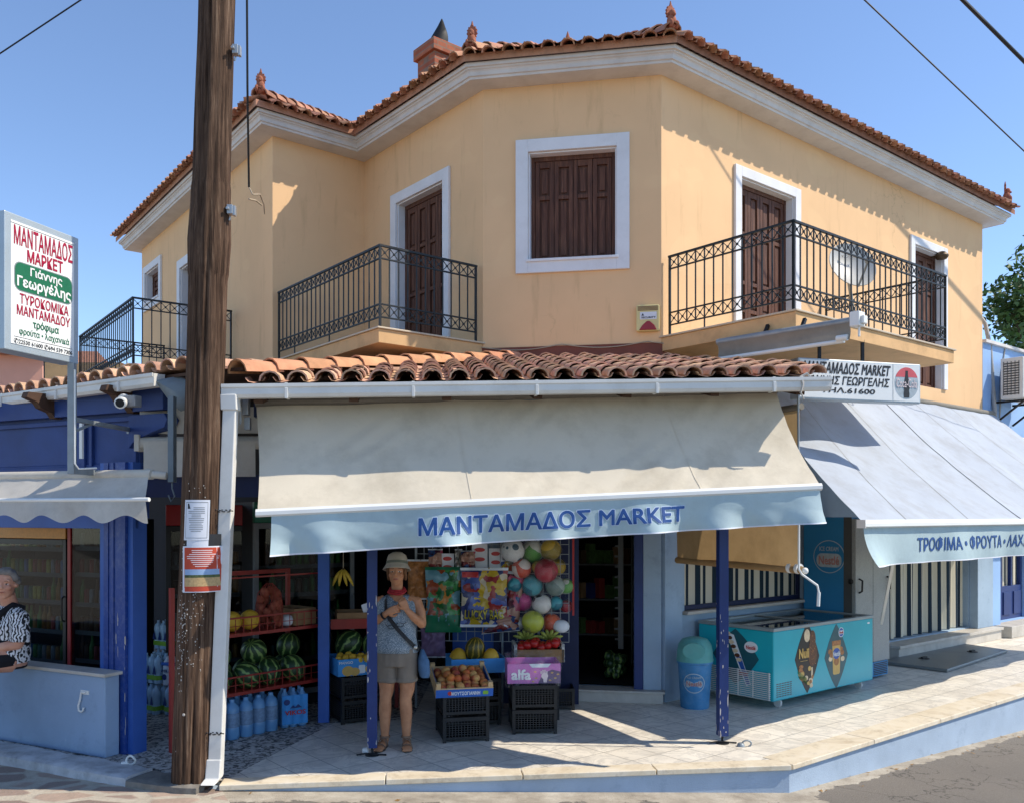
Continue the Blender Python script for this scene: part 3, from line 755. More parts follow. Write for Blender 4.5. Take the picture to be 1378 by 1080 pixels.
def tile_arc(mb, base, ax, side, up, L, r0, r1, lift, th=0.014, n=7, mi=0):
    P = []
    for k, (t, r) in enumerate(((0, r0), (L, r1))):
        for rr in (r, r - th):
            for i in range(n):
                a = math.pi * i / (n - 1)
                P.append(base + ax * t + side * (math.cos(a) * rr) + up * (math.sin(a) * rr * 0.92 + (lift if k == 0 else 0)))
    fs = []
    for i in range(n - 1):
        fs.append((i, i + 1, 2 * n + i + 1, 2 * n + i)); fs.append((n + i + 1, n + i, 3 * n + i, 3 * n + i + 1)); fs.append((i + 1, i, n + i, n + i + 1))
    fs += [(0, 2 * n, 3 * n, n), (n - 1, 2 * n - 1, 4 * n - 1, 3 * n - 1)]
    mb.add(P, fs, mi)

def tile_field(mb, p0, p1, z0, z1, g, slope, run, sp=0.205, L=0.36, r=0.088, mi=0, pick=None, pu=0.055, skip=0.0):
    d = (p1 - p0); ln = d.length; e = d.normalized(); n = max(1, round((ln - 2 * skip) / sp)); st = (ln - 2 * skip) / n
    ax = V3((g.x, g.y, slope)).normalized(); hs = math.hypot(1, slope)
    for i in range(n + 1):
        s = skip + i * st; b = p0 + e * s; zb = z0 + (z1 - z0) * s / ln; rm = run(b)
        side = V3((e.x, e.y, (z1 - z0) / ln)).normalized(); up = side.cross(ax).normalized()
        if up.z < 0: up = -up
        B = V3((b.x, b.y, zb))
        if rm > 0.12:
            k = 0; t = -0.03
            while t < rm * hs - 0.05:
                l = min(L + 0.06, rm * hs - t + 0.04); j = random.uniform(-1, 1)
                a2 = (ax + side * 0.02 * random.uniform(-1, 1)).normalized()
                tile_arc(mb, B + ax * (t + random.uniform(-.012, .012)) + side * 0.006 * j + up * (0.018 + 0.004 * random.random()), a2, side, up, l, r * random.uniform(.96, 1.03), r * 0.82, 0.016, mi=(pick(b, t) if pick else mi))
                t += L; k += 1
        # pan between this cover and the next
        s2 = s + st / 2
        if i < n:
            b2 = p0 + e * s2; rm2 = run(b2); B2 = V3((b2.x, b2.y, z0 + (z1 - z0) * s2 / ln))
            if rm2 > 0.12:
                t = -0.05
                while t < rm2 * hs - 0.05:
                    l = min(L + 0.05, rm2 * hs - t + 0.05)
                    P = []
                    for tt in (t, t + l):
                        for q in range(5):
                            a = math.pi * q / 4
                            P.append(B2 + ax * tt + side * (-math.cos(a) * 0.075) + up * (pu - math.sin(a) * 0.045 + (0.008 if tt == t else 0)))
                    mb.add(P, [(q, q + 1, 5 + q + 1, 5 + q) for q in range(4)], mi)
                    t += L

def ridge_caps(mb, a, b, L=0.36, r=0.105, mi=0):
    d = b - a; ax = d.normalized(); side = ax.cross(UP).normalized(); up = side.cross(ax)
    t = 0
    while t < d.length - 0.1:
        tile_arc(mb, a + ax * (t + random.uniform(-.01, .01)), ax, side, up, L + 0.06, r * random.uniform(.97, 1.04), r * 0.84, 0.02, mi=mi)
        t += L

def ray_run(polyline, g, far=3.6):
    def run(b):
        best = far
        for p, q in zip(polyline, polyline[1:]):
            d = q - p; den = g.x * d.y - g.y * d.x
            if abs(den) < 1e-9: continue
            w = p - b; t = (w.x * d.y - w.y * d.x) / den; s = (w.x * g.y - w.y * g.x) / den
            if t > -0.01 and -1e-6 <= s <= 1 + 1e-6: best = min(best, max(t, 0))
        return best
    return run

def opening(parent, name, fr, u0, u1, z0, z1, leaves, splits, frame=0.13, door=False, label=None):
    """white surround + shutters; name 'window' or 'door'"""
    m = MB(); b = frame
    m.box(fr, u0 - b, u0, z0 - (0 if door else b), z1 + b, 0.0, 0.035)
    m.box(fr, u1, u1 + b, z0 - (0 if door else b), z1 + b, 0.0, 0.035)
    m.box(fr, u0, u1, z1, z1 + b, 0.0, 0.035)
    m.box(fr, u0 + 0.0, u0 + 0.018, z0, z1, -0.16, 0.0); m.box(fr, u1 - 0.018, u1, z0, z1, -0.16, 0.0); m.box(fr, u0 + .018, u1 - .018, z1 - 0.018, z1, -0.16, 0.0)
    if not door:
        m.box(fr, u0, u1, z0 - b, z0, 0.0, 0.035)
        m.box(fr, u0 - .02, u1 + .02, z0 - 0.018, z0 + 0.012, -0.16, 0.055)
    o = m.build(name, 'white_trim', parent, bevel=0.004)
    if label: o['label'] = label
    m = MB(); a0, a1 = u0 + 0.018, u1 - 0.018; zb = z0 + (0.012 if not door else 0.02); zt = z1 - 0.018; w = -0.13
    m.box(fr, a0, a1, zt - 0.05, zt, w - 0.03, w + 0.03); m.box(fr, a0, a0 + 0.04, zb, zt - .05, w - 0.03, w + 0.03); m.box(fr, a1 - 0.04, a1, zb, zt - .05, w - 0.03, w + 0.03)
    a0 += 0.043; a1 -= 0.043; zt -= 0.053; lw = (a1 - a0) / leaves; H = zt - zb
    for i in range(leaves):
        x0, x1 = a0 + i * lw + 0.003, a0 + (i + 1) * lw - 0.003; st = min(0.06, lw * 0.22)
        m.box(fr, x0, x0 + st, zb, zt, w - 0.02, w + 0.02); m.box(fr, x1 - st, x1, zb, zt, w - 0.02, w + 0.02)
        ys = [0] + list(splits) + [1]
        for k, (p, q) in enumerate(zip(ys, ys[1:])):
            r0 = zb + H * p; r1 = zb + H * q
            m.box(fr, x0 + st, x1 - st, r0, r0 + 0.045, w - 0.02, w + 0.018)
            if k == len(ys) - 2: m.box(fr, x0 + st, x1 - st, r1 - 0.07, r1, w - 0.02, w + 0.018)
            t = r1 - (0.07 if k == len(ys) - 2 else 0)
            m.box(fr, x0 + st, x1 - st, r0 + 0.045, t, w - 0.02, w - 0.008)
            m.box(fr, x0 + st + 0.025, x1 - st - 0.025, r0 + 0.075, t - 0.03, w - 0.008, w + 0.008)
    m.box(fr, u0 + 0.002, u1 - 0.002, z0 + 0.002, z1 - 0.002, -0.2, -0.165)
    m.build('shutter', 'shutter_wood', o, bevel=0.003)
    return o

def railing(parent, path, z, sp=0.115, h=0.87):
    """wrought iron railing along a polyline at floor height z"""
    m = MB()
    for p, q in zip(path, path[1:]):
        ln = (q - p).length; e = (q - p).normalized(); n = max(1, round(ln / sp)); f = Fr(V3((p.x, p.y, z)), e)
        for zz, w in ((h, 0.030), (h - 0.135, 0.020), (0.255, 0.020), (0.12, 0.020)):
            m.box(f, -w / 2, ln + w / 2, zz - w * 0.35, zz + w * 0.35, -w / 2, w / 2)
        for i in range(n + 1):
            u = ln * i / n; post = i in (0, n)
            w = 0.022 if post else 0.012
            m.box(f, u - w / 2, u + w / 2, 0.0 if (post or i % 8 == 4) else 0.12, h - 0.01, -w / 2, w / 2)
            if i < n:
                u2 = ln * (i + 1) / n
                for a, b in ((0.127, 0.248), (h - 0.128, h - 0.012)):
                    for s in (0, 1):
                        m.bar(f(u, a if s else b), f(u2, b if s else a), 0.007)
                    c = f((u + u2) / 2, (a + b) / 2)
                    m.box(Fr(c, e), -.011, .011, -.011, .011, -.008, .008)
    return m.build('railing', 'railing_iron', parent)

def ornament(parent, p, yaw, s=1.0):
    """seated sphinx-like clay figure with a toothed crest"""
    m = MB(); f = Fr(p, (math.cos(yaw), math.sin(yaw), 0)); T = lambda u, v, w: f(u * s, v * s, w * s)
    def bl(c, r): m.ball(T(*c), (r[0] * s, r[1] * s, r[2] * s), 12, 8, 0, f)
    bl((0, .03, -.06), (.075, .14, .06)); bl((0, .07, -.14), (.06, .09, .06)); bl((0, .10, .02), (.062, .06, .09))
    bl((-.045, .05, .06), (.028, .045, .055)); bl((.045, .05, .06), (.028, .045, .055)); bl((0, .19, .035), (.042, .045, .055)); bl((0, .165, .08), (.018, .02, .018))
    pts = []
    for k in range(21):
        a = R(-50 + 280 * k / 20); rr = 0.092 if k % 2 else 0.074
        pts.append((math.cos(a) * rr * s * 0.8, (0.215 + math.sin(a) * rr * 1.05) * s))
    m.prism(f, pts, -0.02 * s, 0.012 * s)
    m.loft([[T(.022 * math.cos(q) , .30, .02 * math.sin(q) - .004) for q in [k * math.pi / 3 for k in range(6)]], [T(.006 * math.cos(q), .365, .006 * math.sin(q) - .004) for q in [k * math.pi / 3 for k in range(6)]]])
    m.build('roof_ornament', 'clay_ornament', parent, smooth=55)

def finial(parent, p):
    m = MB(); m.lathe(p, [(.05, 0), (.07, .03), (.05, .06), (.065, .09), (.045, .12), (.055, .15), (.03, .18), (.035, .2), (.004, .3)], 12)
    m.build('finial', 'clay_ornament', parent, smooth=50)

def build_house():
    h = thing('house', 'two storey ochre yellow corner house with shuttered windows, iron balconies and tiled roof', 'house', pB)
    # openings in pixels -> wall coordinates
    cw = (wC.upx(711), wC.upx(830), wC.zpx(711, 352), wC.zpx(711, 206))
    ld = (wL.upx(535), wL.upx(598), Z_FLOOR2, wL.zpx(598, 243))
    rd = (wR.upx(995.5), wR.upx(1068), Z_FLOOR2, wR.zpx(995.5, 238))
    rw = (wR.upx(1229), wR.upx(1268), Z_FLOOR2, wR.zpx(1229, 329))
    fw = (wF.upx(197), wF.upx(215.5), wF.zpx(197, 411), wF.zpx(197, 369))
    fd = (wF.upx(244), wF.upx(276), Z_FLOOR2, wF.zpx(244, 362))
    gz = -0.02
    m = MB()
    wall_cells(m, wC, 0, (pC - pB).length, Z_BASE, Z_WALL, [cw], 0.2)
    wall_cells(m, wR, 0, 8.0, Z_BASE, Z_WALL, [rd, rw], 0.2)
    wall_cells(m, wL, 0, (pB - pA).length, Z_BASE, Z_WALL, [ld], 0.2)
    wall_cells(m, wI, 0, (pA - pD).length, Z_BASE, Z_WALL, [], 0.2)
    wall_cells(m, wF, 0, (pD - pF).length, Z_BASE, Z_WALL, [fw, fd], 0.2)
    back = [pE, pE + dL * 6.5, pF + dR * 5.0, pF]
    for a, b in zip(back, back[1:]):
        m.add([a + UP * gz, b + UP * gz, b + UP * Z_WALL, a + UP * Z_WALL], [(0, 1, 2, 3)])
    ring = [pF, pD, pA, pB, pC, pE, pE + dL * 6.5, pF + dR * 5.0]
    m.add([p + UP * (Z_BASE + 0.01) for p in ring], [list(range(8))])
    m.build('wall', 'yellow_stucco', h)
    # ground floor: pale blue render with shop door, curtain window and the two right openings
    hole_door = (wC.upx(772), wC.upx(853), 0.13, 2.45)
    win = (wR.upx(921), wR.upx(1081), 0.97, 2.6)
    dr = (wR.upx(1189), wR.upx(1303), 0.22, 2.6)
    m = MB()
    wall_cells(m, wC, 0, (pC - pB).length, 0, Z_BASE, [hole_door], 0.18)
    wall_cells(m, wR, 0, 8.0, 0, Z_BASE, [win, dr], 0.2)
    m.box(wC, wC.upx(866), (pC - pB).length, 0.0, 2.9, 0.0, 0.05)
    m.box(wR, 0.0, win[0] - 0.1, 0.0, 2.9, 0.0, 0.055)
    m.build('shop_wall', 'pale_blue_stucco', h)
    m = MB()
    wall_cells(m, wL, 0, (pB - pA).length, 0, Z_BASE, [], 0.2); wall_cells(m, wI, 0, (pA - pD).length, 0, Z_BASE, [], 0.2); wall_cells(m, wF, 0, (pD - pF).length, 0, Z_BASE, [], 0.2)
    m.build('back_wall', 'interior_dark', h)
    # shop interior shell
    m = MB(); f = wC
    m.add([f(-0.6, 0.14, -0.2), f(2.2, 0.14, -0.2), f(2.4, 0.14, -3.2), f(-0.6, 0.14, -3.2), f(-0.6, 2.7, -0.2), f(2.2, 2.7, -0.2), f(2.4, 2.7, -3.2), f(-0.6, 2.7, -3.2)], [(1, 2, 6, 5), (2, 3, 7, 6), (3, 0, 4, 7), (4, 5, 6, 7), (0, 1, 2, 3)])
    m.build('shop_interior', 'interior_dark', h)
    # dark blue door posts
    m = MB()
    for a, b in ((wC.upx(759), wC.upx(771.5)), (wC.upx(853.5), wC.upx(865.5))):
        m.box(wC, a, b, 0.13, 2.6, 0.002, 0.06)
    m.box(wC, wC.upx(771.5), wC.upx(853.5), 2.45, 2.6, 0.002, 0.06)
    m.build('door_frame', 'royal_paint', h, bevel=0.006)
    # step of the shop door
    m = MB(); a, b = wC.upx(700), (pC - pB).length + 0.02
    m.box(wC, a, b, 0.004, 0.115, 0.0, 0.15, 0); m.box(wC, a, b + 0.02, 0.115, 0.14, -0.1, 0.175, 0)
    m.build('door_step', 'grey_marble', h, bevel=0.005)
    # striped curtains, sill, threshold
    m = MB()
    def cur(fr, a, b, z0, z1, w, amp):
        m.grid(lambda s, t: fr(a + (b - a) * s, z0 + (z1 - z0) * t, w + amp * math.sin(s * (b - a) * 21) * (1.1 - 0.5 * t) + 0.01 * math.sin(s * 47)), 120, 8)
    cur(wR, win[0], win[1], win[2] + 0.01, win[3], -0.11, 0.016)
    m.build('striped_curtain', 'striped_cloth', h, smooth=60, uv=lambda p: ((p - pC).dot(dR), p.z)); m = MB()
    cur(wR, dr[0], dr[1], dr[2] + 0.01, dr[3], -0.10, 0.035)
    m.build('striped_curtain', 'striped_cloth', h, smooth=60, uv=lambda p: ((p - pC).dot(dR), p.z))
    m = MB(); m.box(wR, win[0] - 0.06, win[1] + 0.02, win[2] - 0.035, win[2], -0.1, 0.10); m.build('window_sill', 'grey_marble', h, bevel=0.006); m = MB()
    m.box(wR, dr[0] - 0.1, 8.1, 0.16, 0.205, -0.1, 0.30); m.box(wR, dr[0] - 0.08, 8.08, 0.004, 0.16, 0.0, 0.27)
    m.build('threshold', 'grey_marble', h, bevel=0.006)
    m = MB(); m.box(wR, win[0], win[1], win[2] + 0.0, win[2] + 0.05, -0.09, -0.05); m.box(wR, win[0], win[0] + .04, win[2] + .05, win[3], -0.09, -0.05); m.box(wR, win[1] - .04, win[1], win[2] + .05, win[3], -.09, -.05)
    m.build('window_frame', 'navy_paint', h)
    m = MB(); m.box(wR, wR.upx(1304), 8.08, 0.205, 3.0, 0.0, 0.14); m.build('pillar', 'pale_blue_stucco', h, bevel=0.008)
    # upstairs openings
    opening(h, 'window', wC, *cw, 4, (0.62,), 0.14)
    opening(h, 'door', wL, *ld, 4, (0.25, 0.42, 0.72), 0.13, True)
    opening(h, 'door', wR, *rd, 4, (0.25, 0.42, 0.72), 0.12, True)
    opening(h, 'door', wR, *rw, 3, (0.25, 0.42, 0.72), 0.12, True)
    opening(h, 'window', wF, *fw, 2, (0.5,), 0.12)
    opening(h, 'door', wF, *fd, 3, (0.25, 0.42, 0.72), 0.14, True)
    # cornice
    m = MB(); prof = [(0.0, 6.865), (0.245, 6.87), (0.25, 6.895), (0.268, 6.90), (0.272, 6.94), (0.282, 6.955), (0.297, 6.963), (0.30, 6.978), (0.322, 6.98), (0.328, 7.02), (0.0, 7.025)]
    rg = [offset_poly(ring, o) for o, z in prof]
    for k in range(len(prof) - 1):
        for i in range(8):
            j = (i + 1) % 8
            m.add([rg[k][i] + UP * prof[k][1], rg[k][j] + UP * prof[k][1], rg[k + 1][j] + UP * prof[k + 1][1], rg[k + 1][i] + UP * prof[k + 1][1]], [(0, 1, 2, 3)])
    m.build('cornice', 'cornice_white', h)
    # roof
    deck = offset_poly(ring, 0.32); eave = offset_poly(ring, 0.40); fill = offset_poly(ring, 0.365); SL = 0.47
    m = MB(); m.add([p + UP * 7.03 for p in deck], [list(range(8))])
    ze = 7.035
    cen = sum(ring, V3()) / 8
    for i in range(0, 5):
        a, b = eave[i], eave[i + 1]; e = (b - a).normalized(); g = V3((-e.y, e.x, 0))
        def lim(b0, i=i, a=a, bb=b):
            r = 3.4
            for k, p in ((i, a), (i + 1, bb)):
                P, Q, S = eave[k - 1], eave[k], eave[(k + 1) % 8]
                t1 = (P - Q).normalized(); t2 = (S - Q).normalized(); cr = t1.x * t2.y - t1.y * t2.x
                ang = math.acos(max(-1, min(1, t1.dot(t2))))
                if cr < 0: r = min(r, (b0 - p).length * math.tan(ang / 2))
            return r
        tile_field(m, a, b, ze, ze, g, SL, lim, mi=0, skip=0.09, L=0.34, r=0.078, pu=0.10)
        # boards under the tiles
        P0, P1 = fill[i] + UP * (ze + .062), fill[i + 1] + UP * (ze + .062)
        m.add([fill[i] + UP * (ze - .02), fill[i + 1] + UP * (ze - .02), P1, P0], [(0, 1, 2, 3)]); l0 = 0 if lim(a) < .1 else 3.4; l1 = 0 if lim(b) < .1 else 3.4
        mid = (b - a).length
        def corner(k, p):
            Pq, Q, S = deck[k - 1], deck[k], deck[(k + 1) % 8]
            s = ((Pq - Q).normalized() + (S - Q).normalized()); t1 = (Pq - Q).normalized(); t2 = (S - Q).normalized()
            ang = math.acos(max(-1, min(1, t1.dot(t2)))); cr = t1.x * t2.y - t1.y * t2.x
            s.normalize(); runn = min(2.4, 0.48 * min((S - Q).length, (Pq - Q).length) * math.tan(ang / 2))
            if cr > 0: return Q + (-s) * (2.4 / math.sin(ang / 2)) * 1.0, 2.4, False
            return Q + s * (runn / math.sin(ang / 2)), runn, True
        c0, r0, _ = corner(i, a); c1, r1, _ = corner(i + 1, b)
        m.add([P0, P1, c1 + UP * (ze - .005 + r1 * SL), c0 + UP * (ze - .005 + r0 * SL)], [(0, 1, 2), (0, 2, 3)])
    for k in (1, 3, 4, 5):
        Pq, Q, S = eave[k - 1], eave[k], eave[(k + 1) % 8]
        s = ((Pq - Q).normalized() + (S - Q).normalized()).normalized(); ang = math.acos((Pq - Q).normalized().dot((S - Q).normalized()))
        ln = {1: 4.2, 3: 1.7, 4: 1.9, 5: 3}[k]
        A0 = Q + s * 0.16 + UP * (ze + 0.14); ridge_caps(m, A0, A0 + s * ln + UP * (ln * math.sin(ang / 2) * SL))
    m.build('roof', 'roof_tile', h, smooth=50)
    for k, yaw in ((1, 0.1), (3, -0.35), (4, 0.5), (5, 0.9)):
        Pq, Q, S = eave[k - 1], eave[k], eave[(k + 1) % 8]; s = ((Pq - Q).normalized() + (S - Q).normalized()).normalized()
        ornament(h, Q + s * 0.2 + UP * (ze + 0.19), {1: R(5), 3: R(-15), 4: R(28), 5: R(60)}[k], 0.86 if k != 5 else 0.95)
    finial(h, at(455, 183, 15.6)); finial(h, at(764, 66, 11.3) + UP * -0.08)
    # chimney
    p = at(590, 120, 12.5); ch = MB(); f = Fr(V3((p.x, p.y, 0)), dR)
    ch.box(f, -0.21, 0.21, 7.3, 8.42, -0.21, 0.21); ch.box(f, -0.255, 0.255, 8.42, 8.58, -0.255, 0.255); ch.box(f, -0.21, 0.21, 8.58, 8.6, -.21, .21)
    c = ch.build('chimney', 'chimney_brick', h, bevel=0.006)
    m = MB(); rings = []
    for k in range(9):
        t = k / 8; r = 0.125 * (1 - t) ** 0.8 + 0.008; off = V3((0.06 * t * t + 0.03 * math.sin(t * 3), 0, 0))
        rings.append([f(-0.02, 8.6 + t * 0.40) + off + V3((math.cos(q) * r * (1 + .25 * math.sin(2 * q + t * 4)), math.sin(q) * r * 0.7, 0)) for q in [j * math.pi / 5 for j in range(10)]])
    m.loft(rings); m.build('chimney_cowl', 'black_sheet', c, smooth=40)
    # balconies
    def slab(poly, z, name='balcony'):
        m = MB(); fr = Fr((0, 0, 0), (1, 0, 0), (0, 1, 0), (0, 0, 1))
        m.prism(fr, [(p.x, p.y) for p in poly], z - 0.165, z - 0.02, 0)
        pp = offset_poly(poly, 0.022); m.prism(fr, [(p.x, p.y) for p in pp], z - 0.019, z, 1)
        return m.build(name, ['balcony_stucco', 'balcony_marble'], h, bevel=0.004)
    M1 = pC + nR * 1.674; N1 = M1 + dR * 3.27; E1 = pC + dR * 3.27
    s = slab([pC + nR * .003, M1, N1, E1 + nR * .003], Z_FLOOR2)
    ins = 0.07
    railing(s, [pC + nR * .06 + dR * ins, M1 - nR * ins + dR * ins, N1 - nR * ins - dR * ins, E1 + nR * .05 - dR * ins], Z_FLOOR2)
    K = pB - dR * 1.363
    s = slab([pD + dL * -0.003 + dR * .002, K, pB - dR * .004, pA - dR * .003 - dL * .003], Z_FLOOR2)
    railing(s, [pD - dL * 0.06 + dR * .06, K + dL * .07 + dR * .06, pB + dL * .07 - dR * .05], Z_FLOOR2)
    nF = -wF.w if wF.w.y > 0 else wF.w; dF = (pF - pD).normalized()
    K2 = pD + dF * 1.27 + nF * 1.42; K3 = pD + dF * 4.6 + nF * 1.42
    s = slab([pD + dF * 4.6 + nF * .003, K3, K2, pD + dF * 1.27 + nF * .003], Z_FLOOR2)
    railing(s, [pD + dF * 4.53 + nF * .06, K3 - dF * .07 - nF * .07, K2 + dF * .07 - nF * .07, pD + dF * 1.34 + nF * .06], Z_FLOOR2)
    # terracotta flashing band between yellow wall and porch tiles
    m = MB(); m.box(wC, -0.02, (pC - pB).length + 0.012, 3.5, 3.93, 0.002, 0.012); m.box(wR, 0.0, 0.9, 3.5, 3.83, 0.002, 0.012); m.box(wL, 0.6, (pB - pA).length + .0, 3.4, 3.83, 0.002, 0.012)
    m.build('flashing', 'terracotta_render', h)
    m = MB(); pts = [wC(-0.05 + 2.08 * k / 24, 3.945 - 0.05 * math.sin(math.pi * ((k / 24 * 2.2) % 1)), 0.02) for k in range(25)]
    m.tube(pts, 0.006, 5); m.build('wall_wire', 'cable_pale', h)
    return h

# ------------------------------------------------------------------ porch in front of the shop
GL = V3((-2.226, 6.85, 2.99)); GR = V3((2.61, 7.33, 3.12))
EL = V3((-2.10, 6.93, 3.055)); ER = V3((2.53, 7.41, 3.19))
POST_A, POST_B, POST_C = V3((-1.19, 7.57, 0)), V3((1.885, 7.97, 0)), V3((-1.86, 8.80, 0))

def chipped_post(parent, p, z1, mat, wdt=0.085):
    m = MB(); f = Fr(p, (0.9916, 0.1292, 0)); h = wdt / 2
    m.box(f, -h, h, 0.075, z1, -h, h)
    rng = random.Random(int(p.x * 100)); lim = lambda q: max(-h + .004, min(h - .004, q))
    for k in range(30):
        z = 0.08 + rng.random() ** 1.7 * 1.25; s = rng.uniform(.002, .006) * (1.4 if z < .7 else 1); L = rng.uniform(.006, .03) * (2.2 if rng.random() < .2 else 1)
        u = rng.choice((-h + .006, h - .006, rng.uniform(-h + .012, h - .012), -h + .008))
        pts = [(lim(u + math.cos(a) * s * rng.uniform(.5, 1.1)), math.sin(a) * L * rng.uniform(.6, 1.1)) for a in [2 * math.pi * j / 9 for j in range(9)]]
        g = Fr(f(0, z, h), f.u, f.v) if rng.random() < .66 else Fr(f(-h, z, 0), f.w, f.v, -f.u)
        m.prism(g, pts, -.001, .0012, 1)
    o = m.build('post', [mat, 'chipped_undercoat'], parent)
    m = MB(); m.tube([f(0, 0.005), f(0, .09)], 0.011, 8); m.lathe(f(0, 0.004), [(.06, 0), (.06, .008), (.02, .012)], 14)
    m.tube([f(-.13, .02, .03), f(-.05, .03, .03), f(.12, .012, .03)], 0.007, 6)
    m.build('post_foot', 'dark_iron', o)
    return o

def build_porch():
    t = thing('porch', 'tiled lean-to porch roof on blue posts in front of the shop', 'porch', (0, 7.5, 0))
    e = (ER - EL); e2d = V3((e.x, e.y, 0)).normalized(); g = V3((-e2d.y, e2d.x, 0))
    Hend = V3((0.0, 10.0, 0)); back = [V3((EL.x, EL.y - 0.001, 0)), Hend, pC + V3((-.02, -.01, 0)), V3((2.95, 7.55, 0))]
    m = MB(); SL = 0.225
    run = ray_run(back, g)
    pick = lambda b, tt: 0
    tile_field(m, V3((EL.x, EL.y, 0)), V3((ER.x, ER.y, 0)), EL.z, ER.z, g, SL, run, sp=0.207, L=0.33, r=0.086)
    # side slope, left of the hip
    SLp, SRp = V3((-6.9, 10.0, 3.20)), V3((-2.60, 7.10, 3.19))
    e3 = V3((SRp.x - SLp.x, SRp.y - SLp.y, 0)).normalized(); g3 = V3((-e3.y, e3.x, 0))
    side_back = [pF + wF.w * .01, pD + wF.w * .01, pA + V3((-.01, -.01, 0)), pB + wL.w * .01, Hend, V3((EL.x, EL.y, 0)), V3((SRp.x, SRp.y - .01, 0))]
    tile_field(m, V3((SLp.x, SLp.y, 0)), V3((SRp.x, SRp.y, 0)), SLp.z, SRp.z, g3, 0.12, ray_run(side_back, g3), sp=0.207, L=0.33, r=0.092)
    m.build('roof', 'weathered_tile', t, smooth=50)
    m = MB(); hA = V3((EL.x - 0.03, EL.y - .02, EL.z + 0.075)); hz = EL.z + SL * 3.0 * 0.98
    ridge_caps(m, hA, V3((Hend.x, Hend.y, hz + 0.06)), L=0.33, r=0.115)
    m.build('ridge_tile', 'pale_tile', t, smooth=50)
    # roof boards and rafters
    def zpl(p): return EL.z + (p.x - EL.x) * (ER.z - EL.z) / (ER.x - EL.x) + SL * ((p.x - EL.x) * g.x + (p.y - EL.y) * g.y) - 0.02
    m = MB(); poly = [V3((EL.x, EL.y, 0)), V3((ER.x, ER.y, 0)), V3((2.68, 7.95, 0)), pC + nR * .02, Hend + V3((0, -.02, 0))]
    m.add([p + UP * zpl(p) for p in poly] + [p + UP * (zpl(p) - .025) for p in poly], [(0, 1, 2, 3, 4), (9, 8, 7, 6, 5)] + [(i, (i + 1) % 5, 5 + (i + 1) % 5, 5 + i) for i in range(5)])
    def zsd(p): return 3.18 + 0.12 * ((p.x - SRp.x) * g3.x + (p.y - SRp.y) * g3.y)
    pl = [V3((SLp.x, SLp.y, 0)), V3((SRp.x, SRp.y, 0)), V3((EL.x, EL.y, 0)), Hend + V3((-.02, 0, 0)), pA + wL.w * .02, pD + wF.w * .02, pD + (pF - pD) * .75 + wF.w * .02]
    m.add([p + UP * min(zsd(p), 3.62) for p in pl] + [p + UP * (min(zsd(p), 3.62) - .025) for p in pl], [(0, 1, 2, 3, 4, 5, 6), (13, 12, 11, 10, 9, 8, 7)] + [(i, (i + 1) % 7, 7 + (i + 1) % 7, 7 + i) for i in range(7)])
    m.build('roof_boards', 'dark_wood', t)
    for k in range(7):
        s = 0.12 + k * (e.length - .25) / 6; p = EL + e2d * s; q = p + g * 2.6
        m = MB(); m.bar(V3((p.x, p.y, zpl(p) - .075)), V3((q.x, q.y, zpl(q) - .075)), 0.07, 0.095); m.build('rafter', 'dark_wood', t)
    # beams on the posts
    m = MB(); fb = Fr(V3((-2.15, 7.43, 0)), (0.9916, 0.1292, 0)); m.box(fb, 0, 4.55, 2.86, 3.0, -0.05, 0.05)
    m.build('beam', 'navy_paint', t, bevel=0.005)
    m = MB(); m.bar(V3((-1.86, 8.80, 2.95)), V3((-2.08, 7.46, 2.95)), 0.09, 0.13); m.build('beam', 'navy_paint', t)
    chipped_post(t, POST_A, 2.86, 'royal_paint'); chipped_post(t, POST_B, 2.86, 'royal_paint')
    m = MB(); f = Fr(POST_C, (0.9916, 0.1292, 0)); m.box(f, -.055, .055, 0.004, 2.95, -.055, .055); m.build('post', 'mid_blue_paint', t, bevel=0.006)
    # gutter with clips and downpipe
    def gutter(parent, A, B, ov=0.0):
        d = (B - A).normalized(); o = d.cross(UP).normalized(); up = o.cross(d); f = Fr(A, d, up, o); L = (B - A).length
        prof = [(-.055, .055), (-.055, -.02), (-.035, -.05), (.035, -.05), (.052, -.025), (.052, .02), (.062, .03), (.062, .055), (.054, .055), (.046, .02), (.046, -.022), (.032, -.043), (-.032, -.043), (-.048, -.018), (-.048, .055)]
        m = MB(); m.loft([[f(0, v, w) for w, v in prof], [f(L, v, w) for w, v in prof]])
        m.box(f, -.004, .004, -.05, .052, -.05, .05); m.box(f, L - .004, L + .004, -.05, .052, -.05, .05)
        g_ = m.build('gutter', 'white_pvc', parent, smooth=25)
        n = max(2, round(L / 0.95))
        for i in range(n):
            u = L * (i + .5) / n; m = MB(); m.box(f, u - .012, u + .012, -.056, .06, -.058, .058); m.box(f, u - .012, u + .012, -.062, .02, .052, .066); m.build('gutter_clip', 'white_pvc', g_, bevel=.003)
        return g_
    gutter(t, GL, GR)
    m = MB(); a = at(312, 546, 6.86); b = at(290, 1044, 6.80); x = V3((1, 0.05, 0)); rg = []
    for p in (GL + V3((.055, 0, -.02)), GL + V3((.06, 0, -.14))):
        rg.append([p + V3((sx * .062, sy * .055, 0)) for sx, sy in ((-1, -1), (1, -1), (1, 1), (-1, 1))])
    m.loft(rg)
    rg = [[p + V3((sx * .05, sy * .042, 0)) for sx, sy in ((-1, -1), (1, -1), (1, 1), (-1, 1))] for p in (GL + V3((.06, .0, -.12)), b)]
    m.loft(rg)
    rg = [[p + V3((sx * .056, sy * .047, 0)) for sx, sy in ((-1, -1), (1, -1), (1, 1), (-1, 1))] for p in (b + V3((0, 0, .14)), b + V3((-.005, -.02, .0)), b + V3((-.02, -.09, -.03)))]
    m.loft(rg)
    dp = m.build('downpipe', 'white_pvc', t, bevel=0.008)
